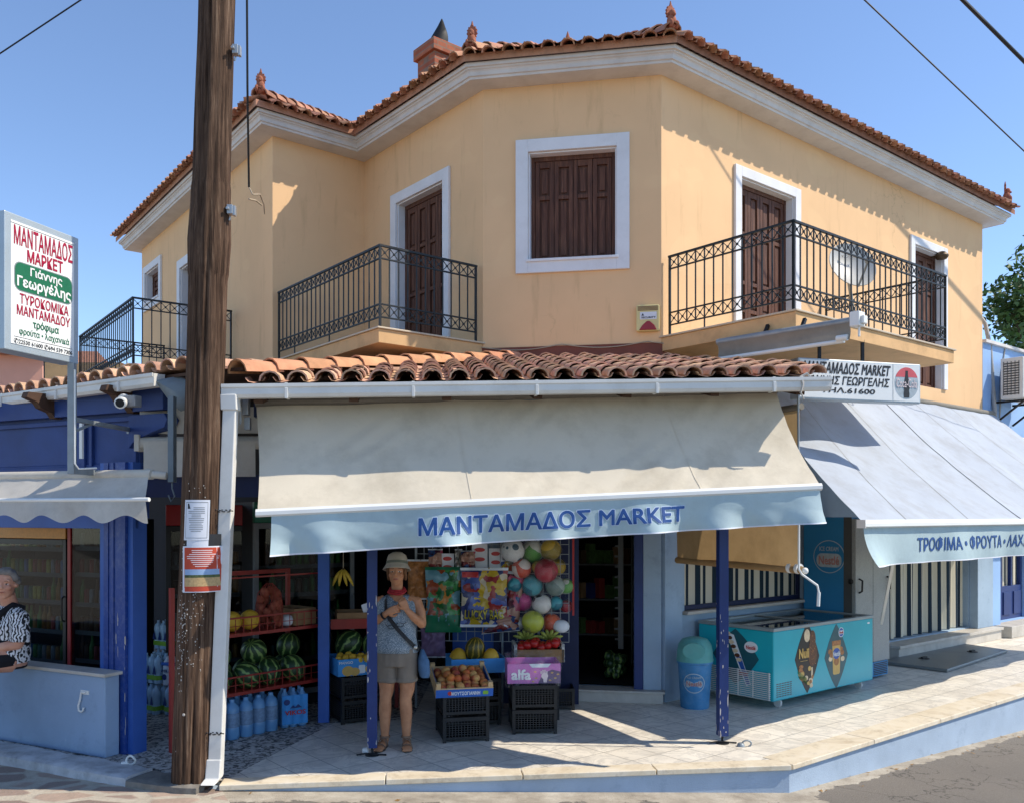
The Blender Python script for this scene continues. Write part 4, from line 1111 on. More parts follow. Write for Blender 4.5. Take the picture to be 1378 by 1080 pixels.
    for fz in (0.28, 0.87):
        p = b.lerp(GL + V3((.06, 0, -.12)), 1 - fz) if fz < .5 else b.lerp(GL + V3((.06, 0, -.12)), .12)
        m = MB()
        for q in range(14):
            a0 = q / 13; m.ball(p + V3((-.07 + .13 * a0, -.052 - .012 * math.sin(q * 2.2), .008 * math.sin(q * 1.7))), (.009, .006, .006), 6, 4)
        m.build('chain', 'dark_iron', dp)
    # rag tied at the right end of the gutter
    m = MB(); p = GR + V3((-.25, -.06, .05)); m.tube([p, p + V3((.01, -.03, -.06)), p + V3((-.01, -.03, -.13)), p + V3((.02, -.02, -.18))], [.02, .008, .008, .004], 6); m.tube([p, p + V3((.05, 0, .03)), p + V3((.08, 0, .0))], .012, 6); m.build('tied_cord', 'torn_paper', t, smooth=60)
    return gutter

def build_side_porch(gutter):
    t = thing('side_porch', 'dark blue panelled shop front with fluted column under a white gutter', 'shop front', (-3.35, 7.65, 0))
    SA, SB = at(0, 540, 8.5), at(214, 512, 7.18)
    gutter(t, SA + (SA - SB) * .9, SB)
    d = V3((-0.896, 0.444, 0)); f = Fr(V3((-3.215, 7.65, 0)), -d)      # u grows to the right, 0 at the column's right edge
    # column: two shafts, fluted left and plain right
    m = MB(); m.box(f, -.40, -.345, .0, 2.5, -.09, .06, 1)
    for k in range(5): m.box(f, -.343 + k * .034, -.313 + k * .034, .0, 2.5, -.05, .07 + .008 * (k % 2))
    m.box(f, -.345, -.17, 0, 2.5, -.09, .065); m.box(f, -.172, -.06, .0, 2.5, -.09, .085); m.box(f, -.06, .0, .0, 2.5, -.09, .055, 1)
    rng = random.Random(5)
    for k in range(22):
        u = rng.choice((-.172, -.15, -.06, -.065)) + rng.uniform(-.004, .004); z = .1 + 1.1 * rng.random(); s = rng.uniform(.002, .005); L = rng.uniform(.01, .05)
        m.prism(f.sub(u + .004, z, .0855), disc_pts(0, 0, s, L, 7), 0, .0012, 2)
    m.build('column', ['blue_paint', 'mid_blue_paint', 'chipped_undercoat'], t)
    # wall panel above the opening
    m = MB(); L = -4.6
    m.box(f, L, .0, 2.02, 2.50, -.12, -.02); m.box(f, L, 0.0, 1.93, 2.06, -.02, .03, 1); m.box(f, L, -.02, 2.5, 3.1, -.14, -.03); m.box(f, L, .35, 2.93, 3.12, -.02, .05)
    for u0, u1 in ((-.62, -.03), (-2.2, -.68), (-3.8, -2.26)):
        m.box(f, u0, u1, 2.86, 2.90, -.03, .0); m.box(f, u0, u1, 2.44, 2.48, -.03, .0); m.box(f, u0, u0 + .035, 2.48, 2.86, -.03, .0); m.box(f, u1 - .035, u1, 2.48, 2.86, -.03, .0)
    m.build('wall_panel', ['panel_blue', 'mid_blue_paint'], t, bevel=0.004)
    # curved bracket at the column top
    m = MB(); pts = [(-.06, 2.9), (-.06, 2.62)] + [(-.06 + .42 * k / 8, 2.62 + .16 * (k / 8) ** .6) for k in range(1, 9)] + [(.40, 2.85), (.36, 2.9)]
    m.prism(f, pts, -.08, .05); m.build('bracket', 'panel_blue', t, bevel=.004)
    for k in range(4):
        u = -.05 - k * 1.0; m = MB(); pts = [(-.08, 3.14), (.30, 3.13), (.32, 3.08), (.22, 3.05), (.18, 3.0), (.08, 2.97), (.04, 2.92), (-.08, 2.92)]
        m.prism(Fr(f(u, 0, 0), f.w, f.v), pts, -.04, .04); m.build('rafter', 'dark_wood', t, bevel=.004)
    # grey flashing at the valley
    m = MB(); P = [at(208, 512, 7.16), at(240, 506, 7.2), at(262, 516, 7.1), at(258, 546, 7.1), at(240, 551, 7.14), at(224, 534, 7.16)]
    c = at(238, 528, 7.08); m.add(P + [c] + [p + V3((0.01, .03, -.01)) for p in P], [(i, (i + 1) % 6, 6) for i in range(6)] + [(7 + i, 7 + (i + 1) % 6, (i + 1) % 6, i) for i in range(6)])
    m.build('flashing', 'lead_flashing', t, smooth=60)
    # white waste pipe stub and low wall
    m = MB(); a = at(52, 541, 8.1); m.tube([a, a + V3((.03, 0, -.05)), a + V3((.08, 0, -.075)), a + V3((.13, -.02, -.08))], .022, 10); m.build('pipe_stub', 'white_pvc', t, smooth=60)
    w = thing('low_wall', 'pale blue low wall with a marble cap beside the street', 'wall', (-4, 7.8, 0))
    fw = Fr(V3((-3.425, 7.48, 0)), -d); m = MB()
    m.box(fw, -5.2, 0.0, .0, .685, -.15, 0.0); m.build('wall_body', 'light_blue_stucco', w, bevel=.012)
    m = MB(); m.box(fw, -1.7, .025, .686, .715, -.17, .025); m.box(fw, -3.4, -1.704, .686, .715, -.17, .025); m.build('wall_cap', 'grey_marble', w, bevel=.005)
    m = MB(); p = fw(-.27, .47, .012); q = lambda a, b: fw(-.27 + a, .42 + b, .016)
    m.tube([q(.06, .12), q(.0, .115), q(-.01, .06), q(-.035, 0), q(-.03, -.04), q(.0, -.05), q(.025, -.035), q(.03, -.01)], .009, 8)
    m.box(fw, -.29, -.19, .52, .555, 0, .008); m.build('wall_hook', 'white_plastic', w, smooth=60)
    # hook ring on the kerb
    m = MB(); c = at(176, 1014, 7.2); c.z = 0.03
    m.tube([c + V3((math.cos(a) * .035, -.01 * math.sin(a * 2), .035 + .035 * math.sin(a))) for a in [2 * math.pi * k / 14 for k in range(15)]], .009, 6); m.box(Fr(c, (1, 0, 0)), -.07, -.02, 0, .025, -.02, .02)
    tag(m.build('floor_ring', 'white_plastic', smooth=60), 'white painted ring bolt at the foot of the blue column', 'ring bolt')
    return f

# ------------------------------------------------------------------ utility pole with papers
def pole_axis(z):
    a, b = V3((-2.465, 6.82, -0.15)), V3((-2.262, 6.86, 6.2))
    return a.lerp(b, (z + .15) / 6.35)
def trunk_radius(a, z):
    r0 = 0.149 - 0.0022 * z + (0.006 if 3.9 < z < 4.6 else 0) + .012 * max(0, 1 - abs(z - 4.15) / .3)
    d = .010 * noise.noise(V3((math.cos(a) * 2.4, math.sin(a) * 2.4, z * .22))) + .009 * noise.noise(V3((math.cos(a) * 7, math.sin(a) * 7, z * .5))) - .009 * abs(noise.noise(V3((math.cos(a) * 14 + 3, math.sin(a) * 14, z * .28)))) + .006 * noise.noise(V3((math.cos(a) * 1.5, math.sin(a) * 1.5, z * 1.3 + 9)))
    crack = -.024 * math.exp(-((a - 4.62 - .05 * math.sin(z * 2.1)) / .05) ** 2) * (1 if 2.3 < z < 3.4 or z > 5.0 else .3) - .02 * math.exp(-((a - 5.05 - .06 * math.sin(z * 1.3)) / .035) ** 2) * (1 if z < 1.0 or 3.2 < z < 4.6 else .1)
    return r0 + d + crack
def build_pole():
    t = thing('utility_pole', 'weathered brown wooden utility pole in front of the shop corner', 'utility pole', (-2.46, 6.82, -.05))
    m = MB(); rings = []; n = 72; zs = [-.2 + .05 * k for k in range(172)]
    for z in zs:
        c = pole_axis(z)
        ring = [c + V3((math.cos(2 * math.pi * k / n), math.sin(2 * math.pi * k / n), 0)) * trunk_radius(2 * math.pi * k / n, z) for k in range(n)]
        rings.append(ring)
    m.loft(rings); m.build('trunk', 'pole_wood', t, smooth=75)
    # metal clamps
    for px, py in ((319, 68), (312, 283)):
        c = at(px, py, 6.80); m = MB(); f = Fr(c, (1, 0, 0))
        m.box(f, -.03, .012, -.035, .035, -.03, .03); m.box(f, .01, .03, -.045, .03, -.02, .02); m.tube([f(-.02, .0, .03), f(-.02, 0, .055)], .012, 8); m.tube([f(-.01, -.05, 0), f(-.02, -.08, 0)], .008, 6)
        m.build('clamp', 'galvanised', t, bevel=.003)
    # torn paper scraps stapled on the trunk
    m = MB(); rng = random.Random(11)
    for k in range(330):
        if rng.random() < .5: a = rng.gauss(4.95, .16); z = 1.9 - abs(rng.gauss(0, .32))
        elif rng.random() < .5: a = rng.gauss(4.25, .18); z = 1.40 - abs(rng.gauss(0, .3))
        else: a = rng.uniform(4.0, 5.4); z = rng.uniform(.75, 2.3)
        c = pole_axis(z); r = trunk_radius(a % (2 * math.pi), z); n_ = V3((math.cos(a), math.sin(a), 0)); s = rng.uniform(.0018, .0062); 
        f = Fr(c + n_ * r, V3((-n_.y, n_.x, 0)), UP, n_)
        m.prism(f, [(math.cos(q) * s * rng.uniform(.5, 1.2), math.sin(q) * s * rng.uniform(.5, 1.6)) for q in [2 * math.pi * j / 6 for j in range(6)]], -.006, .002)
    c = pole_axis(.55); m.ball(c + V3((-.02, -.152, 0)), (.011, .005, .011), 10, 6)
    struct(m.build('paper_scraps', 'torn_paper', t), 'stuff')
    # posters: bent sheets on the trunk
    def sheet(name, label, px0, px1, py0, py1, rows, mats, lift, skew=0.0):
        z0 = at(270, py1, 6.70).z; z1 = at(270, py0, 6.70).z; zc = (z0 + z1) / 2
        rr = .149 + lift; c = pole_axis(zc); A = lambda px: ((px - CX) / F * 6.69 - c.x)
        xa, xb = A(px0), A(px1)
        def fn(s, v, k=0.0):
            z = z0 + (z1 - z0) * v; c2 = pole_axis(z); x = xa + (xb - xa) * s + skew * (v - .5)
            y = -(rr + k) + (.21 - math.sqrt(.21 ** 2 - min(abs(x), .2) ** 2))
            return V3((c2.x + x, c2.y + y, z))
        m = MB()
        for (s0, s1, v0, v1, k, mi) in rows:
            m.grid(lambda a, b: fn(s0 + (s1 - s0) * a, v0 + (v1 - v0) * b, k), 12, 4, mi)
        return m, fn, lambda mb: tag(mb.build(name, mats, smooth=60), label, 'poster')
    m, fn, fin = sheet('notice', 'white printed notice pinned uppermost on the wooden pole', 249, 281, 672, 726, [(0, 1, 0, 1, 0, 0), (.07, .93, .93, .945, .0008, 1), (.07, .93, .05, .062, .0008, 1), (.06, .075, .05, .945, .0008, 1), (.925, .94, .05, .945, .0008, 1)], ['paper_white', 'paper_grey', 'sign_black'], .014)
    rng = random.Random(2)
    for k in range(14):
        v = .80 - k * .045; w = rng.uniform(.18, .34) if k > 1 else .22
        m.grid(lambda a, b: fn(.5 - w + 2 * w * a + (.1 if k < 2 else 0), v + .016 * b, .0009), 6, 1, 1)
    m.grid(lambda a, b: fn(.13 + .12 * a * (1 - .5 * b), .78 + .13 * b, .0009), 4, 3, 2)
    fin(m)
    m, fn, fin = sheet('flyer', 'torn dark flyer half hidden between the two posters on the pole', 250, 292, 718, 748, [(0, 1, 0, 1, 0, 0), (.05, .7, .3, .8, .0008, 1)], ['sign_black', 'paper_white', 'sign_black'], .010)
    fin(m)
    m, fn, fin = sheet('poster', 'red event poster with a landscape photograph pinned below the notice on the pole', 247, 297, 734, 796, [(0, 1, 0, 1, 0, 0), (.05, .95, .1, .97, .0008, 1), (.06, .94, .13, .32, .0016, 2), (.06, .94, .32, .38, .0016, 3), (.06, .94, .38, .50, .0016, 4), (.06, .94, .02, .115, .0016, 1)], ['paper_white', 'paper_red', 'poster_field', 'poster_trees', 'poster_sky', 'cola_pale'], .018, -.012)
    for k in range(9):
        v = .9 - k * .043; w = rng.uniform(.15, .38)
        m.grid(lambda a, b: fn(.5 - w + 2 * w * a, v + .017 * b, .0018), 6, 1, 5)
    fin(m)

# ------------------------------------------------------------------ signs
def build_signs(fs):
    # projecting sign on a bracket
    rB = V3((-3.343, 6.86, 0)); dS = V3((0.296, 0.955, 0)).normalized(); W = .68
    f = Fr(rB - dS * W, dS); z0, z1 = 3.205, 4.175
    t = thing('hanging_sign', 'white double-sided shop sign with red and green Greek lettering on a steel bracket', 'sign', (-3.3, 6.7, 2.2))
    m = MB(); m.box(f, 0, W, z0, z1, -.16, 0.0); m.build('sign_box', 'sign_frame', t, bevel=.006)
    m = MB(); m.box(f, .05, W - .05, z0 + .05, z1 - .05, 0.0, .004); m.build('panel', 'sign_white', t)
    m = MB(); m.prism(f, rrect(.085, W - .075, z0 + .44, z0 + .635, .05), .004, .0065, 0); m.prism(f, rrect(.078, W - .068, z0 + .433, z0 + .642, .055), .004, .0052, 1); m.build('green_field', ['sign_green', 'freezer_grey'], t)
    def T(s, u0, u1, v0, v1, mat, bold=.03, w=.005, arch=0.0):
        m = MB(); text_into(m, s, lambda u, v: f(u, z0 + v + arch * (1 - ((u - W / 2) / (W / 2)) ** 2), w), u0, u1, v0, v1, bold); m.build('lettering', mat, t)
    T('ΜΑΝΤΑΜΑΔΟΣ', .075, W - .065, .755, .895, 'sign_red', .02, arch=.0); T('ΜΑΡΚΕΤ', .19, W - .16, .655, .745, 'sign_red', .03)
    T('Γιάννης', .215, W - .17, .545, .625, 'sign_white', .03, .0075); T('Γεωργέλης', .10, W - .085, .447, .545, 'sign_white', .035, .0075)
    T('ΤΥΡΟΚΟΜΙΚΑ', .125, W - .105, .345, .42, 'sign_red', .02); T('ΜΑΝΤΑΜΑΔΟΥ', .10, W - .09, .262, .335, 'sign_red', .02)
    T('τρόφιμα', .24, W - .2, .178, .25, 'sign_green', .025); T('φρούτα • λαχανικά', .12, W - .10, .115, .175, 'sign_green', .015)
    T('✆22530 61600 ✆694 539 7306', .075, W - .07, .055, .092, 'sign_black', .012)
    m = MB(); m.box(f, .075, W - .07, z0 + .102, z0 + .105, .0042, .0055); m.box(f, .05, W - .05, z1 - .07, z1 - .067, .0042, .0055); m.build('rule', 'sign_black', t)
    m = MB(); pz = rB + V3((-.02, -.06, 0)); m.bar(pz + UP * 2.36, pz + UP * z0, .05); m.bar(pz + UP * 2.78, fs(-.08, 2.78, .0), .035); m.bar(pz + UP * 2.385, fs(-.08, 2.385, .0), .045)
    m.bar(pz + UP * 2.68, pz.lerp(fs(-.08, 0, 0), .3) + UP * 2.77, .02)
    for z in (2.78, 2.385): m.box(fs.sub(-.08, z), -.05, .05, -.03, .03, -.03, .012)
    m.build('bracket', 'grey_metal', t, bevel=.003)
    m = MB(); q = pz + V3((.035, -.03, 0)); m.tube([q + UP * z for z in (3.15, 2.9, 2.6, 2.44)] + [q + V3((.03, 0, 2.40)), q + V3((.12, .1, 2.41))], .007, 6); m.build('cable', 'white_plastic', t, smooth=60)
    # lightbox under the balcony
    a, b = at(1074, 540, 8.95), at(1239, 540, 9.38); a.z = b.z = 0; f = wallfr(a, b); L = (b - a).length; z0, z1 = 3.215, 3.63
    t = thing('lightbox_sign', 'long white lightbox sign with black Greek lettering under the right balcony', 'sign', (4, 10.3, 3.3))
    m = MB(); m.box(f, 0, L, z0, z1, -.14, 0); m.build('sign_box', 'sign_frame', t, bevel=.012)
    m = MB(); m.box(f, .02, L - .36, z0 + .02, z1 - .02, 0, .005); m.box(f, L - .35, L - .02, z0 + .02, z1 - .02, 0, .005); m.build('panel', 'sign_white', t)
    def T(s, u0, u1, v0, v1, bold):
        m = MB(); text_into(m, s, lambda u, v: f(u + (v - v0) * .16, v, .0065), u0, u1, v0, v1, bold); m.build('lettering', 'sign_black', t)
    T('ΜΑΝΤΑΜΑΔΟΣ MARKET', .05, L - .40, z0 + .265, z0 + .385, .035); T('ΓΙΑΝΝΗΣ ΓΕΩΡΓΕΛΗΣ', .05, L - .41, z0 + .155, z0 + .245, .028); T('ΤΗΛ.61600', .26, L - .58, z0 + .075, z0 + .13, .03)
    cu, cv = L - .185, z0 + .207; m = MB(); m.prism(f, disc_pts(cu, cv, .15, .165, 32), .005, .0065, 1)
    half = [(x, y) for x, y in disc_pts(cu, cv, .15, .165, 64) if y > cv + .06]; m.prism(f, half, .0065, .0075, 0)
    prof = [(.016, .13), (.016, .09), (.022, .05), (.036, .0), (.038, -.04), (.031, -.075), (.036, -.11), (.033, -.15)]
    m.prism(f, [(cu + x, cv + y) for x, y in prof] + [(cu - x, cv + y) for x, y in prof[::-1]], .0075, .0088, 2)
    text_into(m, 'Coca-Cola', lambda u, v: f(u, v, .0095), cu - .13, cu + .13, cv - .045, cv + .045, .01, 3)
    m.build('logo_panel', ['cola_red', 'faded_oval', 'sign_black', 'cola_pale'], t)
    m = MB(); m.bar(f(.3, z1, -.07), f(.3, 3.86, -.07), .03); m.bar(f(L * .55, z1, -.07), f(L * .55, 3.86, -.07), .03); m.build('hanger', 'dark_iron', t)

# ------------------------------------------------------------------ awnings
def cloth_noise(p, s, a): return a * noise.noise(p * s)
def build_awnings(fs):
    TL, TR = at(345, 547, 7.2), at(1045, 529, 7.68); BL, BR = at(347, 686, 6.68), at(1103, 651, 7.22)
    t = thing('awning', 'beige roll-out awning with pale blue lettered valance across the shop front', 'awning', (0.2, 7.0, 2.0))
    def cl(u, v):
        p = TL.lerp(TR, u).lerp(BL.lerp(BR, u), v)
        rib = max(0, noise.noise(V3((u * 5 + 2, v * 1.6, 5)))) * .011 * math.sin(u * 95 + v * 30 + 3 * noise.noise(V3((u * 6, v * 2, 1))))
        return p + V3((0, -1, .6)) * (-.06 * math.sin(math.pi * v) * (.9 + .1 * math.cos(u * 12)) + cloth_noise(V3((u * 9, v * 1.5, 0)), 1, .011) + rib + .012 * math.exp(-((u - .365) / .02) ** 2) * (1 - v))
    m = MB(); m.grid(cl, 240, 36); m.build('cloth', 'beige_canvas', t, smooth=70)
    for u in (.365, .77):
        m = MB(); m.grid(lambda a, b: cl(u + .0022 * a + .02 * b * (u - .5), b) + V3((0, -.003, .003)), 1, 36); m.build('seam', 'beige_canvas', t)
    bd = (BR - BL).normalized(); m = MB()
    prof = [(-.03, .02), (.006, .024), (.022, .004), (.023, -.022), (.006, -.036), (-.03, -.03)]; fo = Fr(BL, bd, UP, bd.cross(UP))
    Lb = (BR - BL).length; m.loft([[fo(u, v - .015, w) for w, v in prof] for u in (-.015, Lb + .015)]); m.build('front_bar', 'white_plastic', t, smooth=30)
    L0 = .10
    def val(u, v, w=0.0):   # u in metres along, v 0 top .. 1 bottom
        s = u / Lb; hgt = .305 - .035 * s
        wave = .045 * math.sin(u * 4.7 + .6) + .055 * math.sin(u * 8.3 + 2.0 + .6 * math.sin(u * 2)) + .030 * math.sin(u * 14.6 + math.sin(u * 3)) + .06 * noise.noise(V3((u * 1.9, v, 2)))
        p = fo(u, -.045 - hgt * v, .006 + w + (wave * v ** 1.8) + .01 * v + .010 * noise.noise(V3((u * 6 - v * 3, v * 2, 7))) * v)
        return p
    m = MB(); m.grid(lambda a, b: val(L0 + (Lb - L0) * a, b), 160, 12); m.grid(lambda a, b: val(L0 + (Lb - L0) * a, .965 + .04 * b, .002), 160, 1, 1)
    va = m.build('valance', ['blue_canvas', 'paper_white'], t, smooth=70)
    def upos(px):
        lo, hi = 0, Lb
        for _ in range(40):
            mid = (lo + hi) / 2; p = fo(mid); 
            if p.x / p.y * F + CX < px: lo = mid
            else: hi = mid
        return lo
    ua, ub = upos(563), upos(921)
    for bold, mat, w in ((.055, 'letter_edge', .004), (.022, 'letter_blue', .0075)):
        m = MB(); text_into(m, 'ΜΑΝΤΑΜΑΔΟΣ MARKET', lambda u, v: val(u, 1 - v, w), ua, ub, .28, .76, bold, ref=.022, fine=.16); m.build('lettering', mat, va)
    # brackets / roller ends
    m = MB(); td = (TR - TL).normalized(); m.tube([TL - td * .02 + V3((0, .05, .05)), TR + td * .02 + V3((0, .05, .05))], .045, 12)
    m.build('roller', 'grey_canvas', t, smooth=60)
    m = MB(); f = Fr(TL - td * .06 + V3((0, .05, .04)), td)
    m.box(f, -.06, -.01, -.10, .09, -.05, .05); m.box(f, -.045, .0, -.22, -.12, -.04, .04); m.tube([f(-.07, .06, .05), f(-.07, -.18, .06)], .010, 6); m.build('end_bracket', 'galvanised', t, bevel=.004)
    for a, b in ((TL.lerp(TR, .03), BL.lerp(BR, .03)), (TL.lerp(TR, .97), BL.lerp(BR, .97))):
        m = MB(); m.bar(a + V3((0, .12, -.25)), b + V3((0, .05, -.03)), .03); m.build('arm', 'white_plastic', t)
    # right awning along the side facade
    P0 = V3((3.15, 8.0, 1.975)); f2 = wR
    u0 = (P0 - pC).dot(dR); wj = (P0 - pC).dot(nR); L = 8.2; zt = 3.72
    t = thing('awning', 'pale blue side awning with dark blue Greek lettering over the right doorway', 'awning', pC + dR * 4 + nR * 1)
    ut0 = u0 + 1.5; wt = .08
    def c2(u, v):
        a = f2(ut0 + (L - 1.5) * u, zt, wt); b = f2(u0 + L * u, 1.985, wj); p = a.lerp(b, v)
        return p + (nR * .6 + UP) * (-.08 * math.sin(math.pi * v) * (.75 + .25 * math.cos(u * 37)) + cloth_noise(V3((u * 8, v * 2, 3)), 1, .022) + cloth_noise(V3((u * 30 + v * 8, v * 3, 3)), 1, .006))
    m = MB(); m.grid(c2, 160, 36); m.build('cloth', 'sky_canvas', t, smooth=70)
    for u, mi, wd in ((.10, 0, .0011), (.262, 0, .0011), (.428, 1, .0034), (.585, 0, .0011), (.76, 0, .0011)):
        m = MB(); m.grid(lambda a, b: c2(u + wd * a, b) + UP * .004, 1, 36, mi); m.build('seam', ['grey_canvas', 'sign_black'], t)
    fo2 = Fr(f2(u0, 1.975, wj), dR); m = MB(); m.loft([[fo2(u, v - .0, w) for w, v in [(-.035, .025), (.02, .03), (.045, .0), (.045, -.03), (.01, -.045), (-.035, -.035)]] for u in (-.02, L + .02)])
    m.box(fo2, -.025, -.018, -.045, .03, -.04, .045)
    m.build('front_bar', 'white_plastic', t, smooth=30)
    def v2(u, v, w=0.0):
        wave = .03 * math.sin(u * 3.1 + 1.2) + .02 * math.sin(u * 7.3) + .09 * math.exp(-(u / .22) ** 2) * v
        return fo2(u + .05 * v * math.exp(-u), -.045 - .35 * v, .0 + w + wave * v ** 1.5)
    m = MB(); m.grid(lambda a, b: v2(.02 + (L - .02) * a, b), 160, 10); m.grid(lambda a, b: v2(.02 + (L - .02) * a, .97 + .03 * b, .002), 160, 1, 1)
    va = m.build('valance', ['blue_canvas', 'paper_white'], t, smooth=70)
    def up2(px):
        k = (px - CX) / F; o = fo2.o; return (k * o.y - o.x) / (dR.x - k * dR.y)
    ua, ux = up2(1234), up2(1377)
    ref = text_mesh('ΤΡΟΦΙΜΑ • ΦΡΟΥΤΑ • ΛΑΧ', .0)[0]; ful = text_mesh('ΤΡΟΦΙΜΑ • ΦΡΟΥΤΑ • ΛΑΧΑΝΙΚΑ', .0)[0]
    k = max(p[0] for p in ful) / max(p[0] for p in ref)
    m = MB(); text_into(m, 'ΤΡΟΦΙΜΑ • ΦΡΟΥΤΑ • ΛΑΧΑΝΙΚΑ', lambda u, v: v2(u, 1 - v, .004), ua, ua + (ux - ua) * k, .30, .72, .02, fine=.2); m.build('lettering', 'letter_blue', va)
    m = MB(); m.tube([f2(ut0, zt + .02, wt - .02), f2(ut0 + L - 1.5, zt + .02, wt - .02)], .045, 12); m.build('roller', 'grey_canvas', t, smooth=50)
    m = MB(); m.bar(at(1186, 838, 10.9), at(1206, 735, 9.6), .03); m.build('arm', 'white_plastic', t)
    # scalloped awning at the left
    t = thing('awning', 'short white scalloped awning over the drinks fridges at the left', 'awning', (-4, 7.1, 2))
    A, B = V3((-6.0, 8.10, 2.36)), at(212, 640, 7.02); B.z = 2.355; d = (B - A).normalized(); o = V3((d.y, -d.x, 0)); Ls = (B - A).length; fa = Fr(A, d, UP, o)
    def c3(u, v): return fa(Ls * u + .14 * v, -.19 * v - .01 * math.sin(v * 3), .10 + .20 * v + cloth_noise(V3((u * 20, v * 2, 1)), 1, .01))
    m = MB(); m.grid(c3, 90, 8); m.build('cloth', 'white_canvas', t, smooth=70)
    def v3(u, v):
        s = Ls * u - Ls; low = .15 + .030 * math.cos(s * 2 * math.pi / .40 + .2)
        return fa(Ls * u + .14 + .04 * v, -.19 - low * v, .295 + .012 * math.sin(s * 11) * v + .02 * v)
    m = MB(); m.grid(v3, 160, 4); m.build('valance', 'white_canvas', t, smooth=70)
    m = MB(); m.tube([fa(.0, -.19, .29), fa(Ls + .17, -.19, .29)], .016, 10); m.build('front_bar', 'white_plastic', t, smooth=50)
    m = MB(); m.tube([fa(0, .01, .08), fa(Ls + .02, .01, .08)], .04, 14); m.tube([fa(Ls + .02, .01, .08), fa(Ls + .12, .0, .04)], .03, 10); m.build('roller', 'white_canvas', t, smooth=50)
    m = MB(); q = fa(Ls + .14, 0, 0); m.bar(q + UP * -.05, q + UP * .62, .07, .045); m.tube([q + V3((0, 0, -.05)), q + V3((0, 0, -.10)), q + V3((.02, 0, -.16)), q + V3((-.01, 0, -.2)), q + V3((-.03, 0, -.15))], .007, 6); m.build('hanger', 'lead_flashing', t, bevel=.004)
    # pale roller blind behind the pole
    t = thing('roller_blind', 'half lowered off-white roller blind behind the wooden pole', 'blind', (-2.7, 7.6, 2.3))
    a, b = V3((-3.20, 7.60, 2.66)), V3((-2.12, 7.52, 2.66)); f = Fr(a, b - a)
    m = MB(); m.tube([a + V3((.04, 0, 0)), b], .055, 14); m.box(f, 0.0, .04, -.07, .07, -.04, .06); m.build('roller', 'white_canvas', t, smooth=50)
    m = MB(); m.grid(lambda u, v: f(.08 + .97 * u, -.29 * v, .052 + .008 * math.sin(u * 17) * v), 30, 6); m.build('cloth', 'white_canvas', t, smooth=70)
    m = MB(); m.box(f, .02, 1.1, .08, .30, -.03, .0); m.build('box_board', 'white_canvas', t)
    m = MB(); m.box(f, -.02, 1.1, -.46, -.27, -.08, -.03); m.build('dark_board', 'navy_paint', t)
    # rolled awning at the balcony edge
    t = thing('rolled_awning', 'rolled grey awning box slung along the left edge of the right balcony', 'awning', (2.6, 8.5, 3.6))
    a, b = at(971, 473, 9.02), at(1149, 446, 7.95); d = (b - a); f = Fr(a, V3((d.x, d.y, 0)), UP); L = V3((d.x, d.y, 0)).length; k = d.z / L
    g = lambda u, v, w=0: f(u, v + k * u, w)
    m = MB(); m.loft([[g(u, .09 + .035 * math.sin(q), .03 + .04 * math.cos(q)) for q in [2 * math.pi * j / 14 for j in range(14)]] for u in (-.02, L)]); m.build('roller', 'grey_metal', t, smooth=50)
    m = MB(); m.grid(lambda s, v: g(L * s, .07 - .15 * v, .07 - .02 * math.sin(v * 3) + .006 * math.sin(s * 14)), 40, 6); m.build('cloth', 'grey_canvas', t, smooth=70)
    m = MB(); m.tube([g(.0, -.085, .06), g(L - .06, -.085, .06)], .02, 10); m.tube([g(L - .12, -.06, .075), g(L - .02, -.06, .075)], .028, 12); m.build('front_bar', 'white_plastic', t, smooth=50)
    m = MB(); m.box(f.sub(L, k * L), .0, .09, .03, .16, -.03, .08); m.box(f.sub(L, k * L), .09, .12, .05, .12, -.02, .05); m.tube([g(L + .06, .03, .02), g(L + .06, -.06, .02)], .012, 6); m.build('end_bracket', 'white_plastic', t, bevel=.01)
    m = MB(); 
    for u in (.5, .9): m.bar(g(u, .1, .0), g(u, .20, -.06), .03)
    m.build('hanger', 'dark_iron', t)
    # tan side blind hanging under the right edge of the porch, with crank
    P1, P2 = V3((1.78, 9.52, 0)), V3((2.54, 7.84, 0)); t = thing('roller_blind', 'tan side blind with a crank handle hanging at the right edge of the porch', 'blind', P1.lerp(P2, .5) + UP * 1.6); f = wallfr(P1, P2); L = (P2 - P1).length
    if f.w.x < 0: pass
    m = MB(); m.grid(lambda s, v: f(L * s, 3.0 - 1.42 * v, .02 * math.sin(v * 2.5) + .010 * math.sin(s * 9) * v), 40, 14); m.build('cloth', 'tan_canvas', t, smooth=70)
    m = MB(); m.tube([f(-.02, 1.565, 0), f(L + .02, 1.565, 0)], .034, 14); m.build('roller', 'tan_canvas', t, smooth=50)
    m = MB(); m.tube([f(-.02, 3.0, 0), f(L + .02, 3.0, 0)], .03, 12); m.build('top_bar', 'grey_canvas', t, smooth=50)
    m = MB()
    for u in (L - .12, L - .02): m.lathe(f(u, 1.575, .0), [(.045, -.018), (.047, .0), (.045, .018)], 14, ax=f.u)
    c = f(L + .06, 1.56, .0); m.ball(c, .03, 10, 8)
    Y = c.y - .03
    m.tube([at(1075, 690, Y), at(1075, 765, Y), at(1079, 772, Y), at(1100, 787, Y), at(1102, 798, Y)], .010, 8); m.tube([at(1102, 796, Y), at(1101, 815, Y)], .015, 10); m.build('crank', 'white_plastic', t, smooth=50)
    m = MB(); m.tube([at(1074, 530, Y), at(1075, 692, Y)], .010, 8); m.build('crank_rod', 'grey_metal', t, smooth=50)

